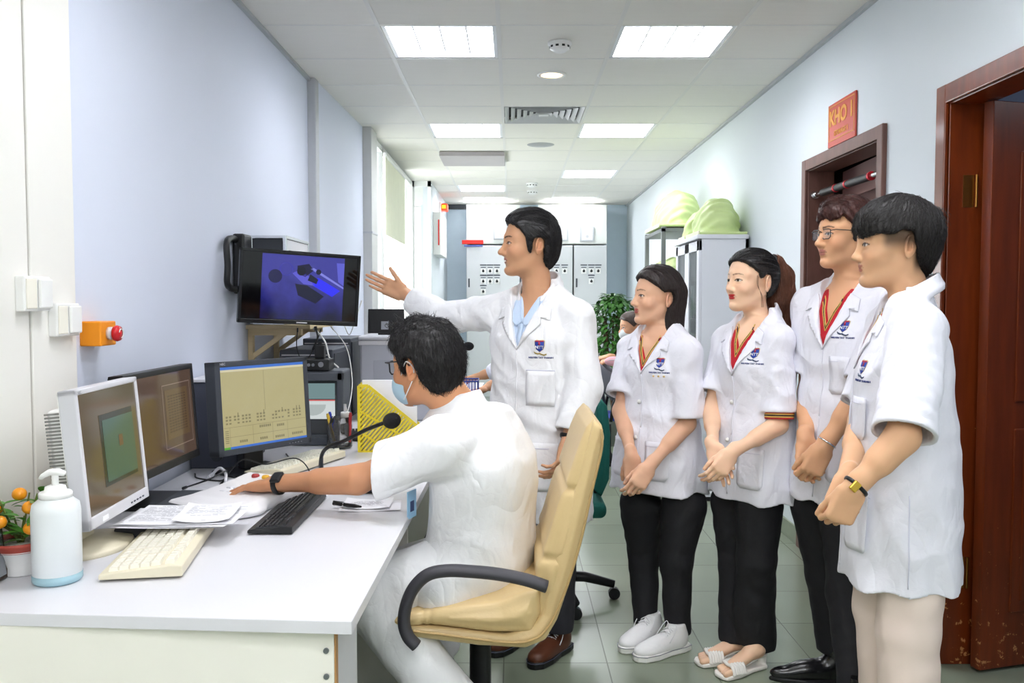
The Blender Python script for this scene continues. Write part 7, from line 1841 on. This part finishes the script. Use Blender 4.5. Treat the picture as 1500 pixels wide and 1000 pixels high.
    q = atY(603, 738, 2.60); bc = MB().box((-.0015, -.028, -.042), (.0015, .028, .042), bev=.001, M=frame(q, (.9, -.35, 0), (0, 0, 1))); bd = W(bc.build('badge_card', mat('card_blue', '#9cc7e6', .4)), root)
    W(MB().box((-.004, -.012, -.022), (-.002, .012, .01), M=frame(q, (.9, -.35, 0), (0, 0, 1))).build('card_photo', mat('card_photo', '#3b4a78', .5)), bd); W(MB().box((.0016, -.012, -.022), (.0022, .012, .01), M=frame(q, (.9, -.35, 0), (0, 0, 1))).build('card_print', mat('card_photo', '#3b4a78')), bd)
    return root

# ================================================================ chairs
def exec_chair():
    t = thing('office_chair', 'beige leather executive chair with curved black armrests', 'office chair', (-.06, 2.67, 0)); coords(t); Yn = 2.41
    def q(u, v): p = atY(u, v, Yn); return (p.x, p.z)
    ml = mat('beige_leather', '#d6bb88', .42, var=.02, vscale=10, bump=.08, bscale=90, coat=.1)
    M = Matrix(((1, 0, 0, 0), (0, 0, -1, 2.67), (0, 1, 0, 0), (0, 0, 0, 1)))
    shell = [q(*p) for p in ((566, 936), (620, 944), (700, 954), (770, 958), (800, 946), (818, 915), (840, 850), (862, 760), (880, 680), (888, 645), (884, 625), (872, 618), (866, 640), (850, 700), (825, 790), (806, 860), (796, 905), (778, 925), (740, 938), (640, 926), (575, 922))]
    S = SDF(); S.poly(M, shell, .245, .014, dome=.02); sh, _ = garment('seat_shell', S, ml, t, .006)
    seat = [q(*p) for p in ((572, 926), (566, 912), (600, 905), (660, 896), (730, 888), (772, 872), (790, 870), (793, 905), (780, 934), (720, 934), (640, 924))]
    S = SDF(); S.poly(M, seat, .25, .022, dome=.02)
    S.fin.append(lambda P, D: (.004*np.exp(-((P[..., 0]+.235)/.006)**2)+.004*np.exp(-((P[..., 0]+.255)/.006)**2)).astype(np.float32)); garment('seat_cushion', S, ml, t, .006)
    back = [q(*p) for p in ((786, 880), (786, 840), (803, 800), (818, 750), (836, 700), (851, 655), (862, 630), (874, 617), (886, 628), (884, 660), (868, 740), (850, 810), (832, 880), (812, 922), (795, 932), (784, 915))]
    S = SDF(); S.poly(M, back, .235, .028, dome=.02)
    def tuft(P, D):
        z = P[..., 2]; return (-(.010*np.exp(-((z-.66-.3*0)/.010)**2)+.010*np.exp(-((z-.86)/.010)**2))*(P[..., 0] < .22+.4*(z-.6))).astype(np.float32)*-1*-1
    S.fin.append(lambda P, D: -tuft(P, D)); garment('backrest', S, ml, t, .006)
    pp = [q(*p) for p in ((604, 928), (640, 932), (740, 944), (782, 940), (806, 918), (828, 870), (850, 800), (868, 720), (882, 660), (882, 630))]
    for y in (2.428, 2.912): W(MB().tube(bez([(x, y, z) for x, z in pp], 6), .004, 8).build('piping', mat('piping_tan', '#b99a66', .5)), sh)
    for y in (2.375, 2.965):
        A_ = [q(*p) for p in ((800, 853), (770, 843), (730, 835), (690, 831), (655, 830), (628, 836), (608, 855), (597, 880), (594, 905), (600, 925), (612, 938))]
        m_ = MB(); m_.tube(bez([(x, y, z) for x, z in A_], 5), .022, 14, flat=(1.05, .8), up=(0, 1, 0)); W(m_.build('armrest', mat('armrest_black', '#3f3e44', .5, var=.03)), t)
    W(MB().cyl((-.10, 2.69, .36), (-.10, 2.69, .12), .034, n=24).cyl((-.10, 2.69, .42), (-.10, 2.69, .36), .06, n=24).build('gas_column', m_black), t)
    b = MB(); 
    for k in range(5):
        a = k*2*PI/5+.3; e = V3((-.10+.30*math.cos(a), 2.69+.30*math.sin(a), .075)); b.tube([(-.10, 2.69, .115), (-.10+.15*math.cos(a), 2.69+.15*math.sin(a), .10), e], [.03, .022, .016], 10)
    W(b.build('star_base', m_black), t)
    for k in range(5):
        a = k*2*PI/5+.3; e = V3((-.10+.30*math.cos(a), 2.69+.30*math.sin(a), .028)); W(MB().cyl(e-V3((.012, .0, 0)), e+V3((.012, 0, 0)), .028, n=20).build('caster', m_black), t)
def teal_chair():
    cx, cy = .20, 4.02; t = thing('office_chair', 'teal fabric office chair with black arms behind the beige chair', 'office chair', (cx, cy, 0)); coords(t); mt_ = mat('teal_fabric', '#1f6d62', .85, var=.05, bump=.2, bscale=120)
    M = Matrix(((1, 0, 0, 0), (0, 0, -1, cy), (0, 1, 0, 0), (0, 0, 0, 1)))
    S = SDF(); S.poly(M, [(.40, .52), (.435, .60), (.44, .80), (.425, .93), (.40, .96), (.375, .93), (.375, .75), (.37, .55)], .22, .02, dome=.03); garment('backrest', S, mt_, t, .007)
    S = SDF(); S.box((cx-.02, cy, .47), (.24, .24, .035), .03); garment('seat', S, mt_, t, .007)
    W(MB().cyl((cx, cy, .44), (cx, cy, .11), .03).build('gas_column', m_black), t); W(MB().tube([(.39, cy, .60), (.40, cy, .48), (.30, cy, .43), (cx, cy, .43)], .018, 8, flat=(1.6, .6)).build('back_bar', m_black), t)
    for y in (cy-.26, cy+.26): W(MB().box((cx-.17, y-.025, .655), (cx+.10, y+.025, .685), bev=.01).tube(bez([(cx-.06, y, .66), (cx-.05, y, .55), (cx-.02, y*.9+cy*.1, .44)], 5), .018, 10).build('armrest', m_black), t)
    for k in range(5):
        a = k*2*PI/5-.02; e = V3((cx+.28*math.cos(a), cy+.28*math.sin(a), .07)); W(MB().tube([(cx, cy, .11), ((cx+e.x)/2, (cy+e.y)/2, .105), tuple(e)], [.028, .024, .018], 10).build('base_arm', m_black), t)
        e.z = .027; W(MB().cyl(e-V3((0, .014, 0)), e+V3((0, .014, 0)), .027, n=20).build('caster', m_black), t)

# ================================================================ far people
def far_woman():
    t = person('small seated woman far behind wearing a face mask, dark top and grey trousers', (.95, 7.2, 0)); coords(t)
    H = hframe(atY(925, 478, 7.2), (-.95, -.25, -.1)); s = 1.0; P = lambda x, y, z: tuple(H @ V3((x*s, y*s, z*s)))
    S = SDF(); head_sdf(S, H, s, True, .9); nb = V3((1.04, 7.22, 1.03)); S.cap(P(-.02, 0, -.06), nb, .045, .05, .03)
    el = [V3((1.0, 7.02, .80)), V3((1.02, 7.42, .80))]; wr = [atY(898, 527, 7.02), atY(893, 522, 7.2)]; sh = [V3((1.05, 7.05, .99)), V3((1.07, 7.38, .99))]
    for i in (0, 1): S.cap(nb, sh[i], .04, .045, .03); arm(S, sh[i], el[i], wr[i], .95); hand(S, wr[i], V3((-1, 0, -.2)), V3((0, .2, -1)), 1, curl=(.5, .5, .5, .5), s=.95)
    me = S.mesh('body', .006); vcol(me, S.V, skin_col(H, s, '#d8a27e')); W(link('body', me, mat('skin_far', '#d8a27e', .5, attr='Col')), t)
    S = SDF(); cran(S, H, s, .016); S.ell(P(-.10, 0, -.02), (.05, .05, .05), .03); side_mask(S, H, s, [(.085, .06), (.09, .09), (.04, .13), (-.05, .13), (-.12, .09), (-.14, 0), (-.13, -.07), (-.04, -.06), (-.03, 0), (.02, .0), (.06, .05)]); ear_cut(S, H, s); W(link('hair', S.mesh('hair', .005), hairmat('hair_brownish', '#3a2c26')), t)
    S = SDF(); S.ell(P(.055, 0, -.055), (.06, .058, .055), .01, H.to_3x3()); S.plane(P(.035, 0, 0), H.to_3x3() @ V3((-1, 0, 0))); W(link('face_mask', S.mesh('mask', .005), mat('mask_white', '#d9e2e6', .8)), t)
    B = bframe((1.05, 7.22, .48), (-1, 0, .0)); S = SDF(); S.loft(B, [(0, 0, 0, .14, .18), (.25, 0, 0, .12, .16), (.42, 0, 0, .12, .17), (.52, 0, 0, .08, .13), (.56, 0, 0, .05, .06)], 2.3)
    for i in (0, 1): S.cap(sh[i], sh[i].lerp(el[i], .7), .06, .06, .03)
    garment('dark_top', S, mat('top_charcoal', '#2f3034', .8), t, .008)
    kn = [atY(872, 545, 6.98), atY(868, 530, 7.3)]; S = SDF(); hips = [V3((1.0, 7.12, .55)), V3((1.0, 7.32, .55))]
    S.cap(hips[0], kn[0], .10, .075, .05); S.cap(hips[1], kn[1], .10, .075, .05); S.cap(kn[0], V3((kn[0].x-.02, 7.0, .10)), .07, .06, .03); S.cap(kn[1], V3((kn[1].x+.1, 7.3, .12)), .07, .06, .03); garment('grey_trousers', S, mat('trouser_grey', '#757780', .8), t, .008)
    for x, y in ((kn[0].x, 7.0), (kn[1].x+.12, 7.3)): sneaker(t, (x+.06, y), (-1, -.1), mat('shoe_dark', '#303036', .5), m_black)
    c = atY(899, 529, 6.96); o = thing('pink_pouch', 'small pink pouch held in the lap of the far seated woman', 'pouch', tuple(c)); coords(o)
    MB().sphere((0, 0, 0), .05, 12, sc=(1.5, .8, .8)).build('body', mat('pink_soft', '#efb6c2', .7), o); MB().tube([(-.05, -.035, .01), (0, -.042, .015), (.05, -.035, .01)], .003, 6).build('zip', m_silver, o)
    c = thing('visitor_chair', 'black sled-framed chair with blue seat under the far woman', 'chair', (1.02, 7.22, 0)); coords(c)
    W(MB().box((.80, 7.0, .42), (1.18, 7.44, .455), bev=.015).build('seat', mat('seat_blue', '#3f52b8', .6)), c); W(MB().box((1.17, 7.0, .52), (1.20, 7.44, .85), bev=.01).build('backrest', mat('seat_blue', '#3f52b8')), c)
    for y in (6.98, 7.46): W(MB().tube(bez([(1.195, y, .80), (1.19, y, .5), (1.18, y, .08), (1.11, y, .018), (.90, y, .018), (.80, y, .10), (.79, y, .40)], 6), .014, 10).tube(bez([(1.185, y, .62), (1.0, y, .66), (.84, y, .60), (.80, y, .42)], 6), .014, 10).build('side_frame', m_black), c)
def far_man():
    t = person('mostly hidden person in white coat writing at the far desk behind the pointing man', (-.02, 6.25, 0)); coords(t)
    H = hframe((-.02, 6.30, 1.18), (-.95, -.2, -.2)); s = 1.05; P = lambda x, y, z: tuple(H @ V3((x*s, y*s, z*s)))
    sh = [V3((-.0, 6.10, 1.0)), V3((.02, 6.48, 1.0))]; el = [atY(722, 545, 6.02), atY(728, 560, 6.5)]; wr = [atY(697, 552, 6.05), atY(704, 572, 6.3)]
    S = SDF(); head_sdf(S, H, s); nb = V3((.02, 6.28, 1.03)); S.cap(P(-.02, 0, -.06), nb, .05, .055, .03)
    for i in (0, 1): S.cap(nb, sh[i], .04, .045, .03); arm(S, sh[i], el[i], wr[i], .95)
    hand(S, wr[0], V3((-1, .3, -.15)), V3((0, 0, -1)), 1, curl=(.5,)*4); hand(S, wr[1], V3((-1, -.1, -.1)), V3((0, 0, -1)), -1, curl=(.4,)*4)
    me = S.mesh('body', .006); vcol(me, S.V, skin_col(H, s, '#c9946e')); W(link('body', me, mat('skin_far2', '#c9946e', .5, attr='Col')), t)
    S = SDF(); cran(S, H, s, .02); S.ell(P(-.04, 0, -.06), (.07, .07, .09), .04); S.cap(atY(706, 490, 6.2), atY(700, 520, 6.2), .045, .03, .03); ear_cut(S, H, s); side_mask(S, H, s, [(.06, .05), (.09, .09), (.04, .14), (-.05, .14), (-.14, .09), (-.15, -.2), (-.0, -.2), (.0, 0), (.03, .03)]); W(link('hair', S.mesh('hair', .006), hairmat('hair_black', '#201e20')), t)
    B = bframe((.05, 6.28, .46), (-1, 0, .1)); S = SDF(); S.loft(B, [(0, 0, 0, .15, .19), (.28, 0, 0, .13, .18), (.45, 0, 0, .12, .18), (.54, 0, 0, .08, .13), (.58, 0, 0, .05, .06)], 2.3)
    for i in (0, 1): S.cap(sh[i], sh[i].lerp(el[i], .95), .06, .06, .03)
    garment('white_coat', S, m_coat, t, .008)
    S = SDF(); 
    for y in (6.18, 6.38): S.cap((.05, y, .52), (-.18, y-.02, .55), .09, .08, .04); S.cap((-.18, y-.02, .55), (-.15, y, .08), .07, .06, .03)
    garment('grey_trousers', S, mat('trouser_grey', '#757780'), t, .009)
    c = thing('stool', 'black round stool under the person at the far desk', 'stool', (.05, 6.28, 0)); coords(c)
    MB().lathe([(.0, .45), (.17, .45), (.18, .43), (.17, .40), (.0, .40)], 32).build('seat', m_black, c); MB().cyl((0, 0, .05), (0, 0, .40), .025).lathe([(.0, .05), (.2, .02), (.2, 0), (.0, 0)], 32).build('pedestal', m_chrome, c)
girl_b(); boy_a(); boy_b(); doctor(); seated(); exec_chair(); teal_chair(); far_woman(); far_man()
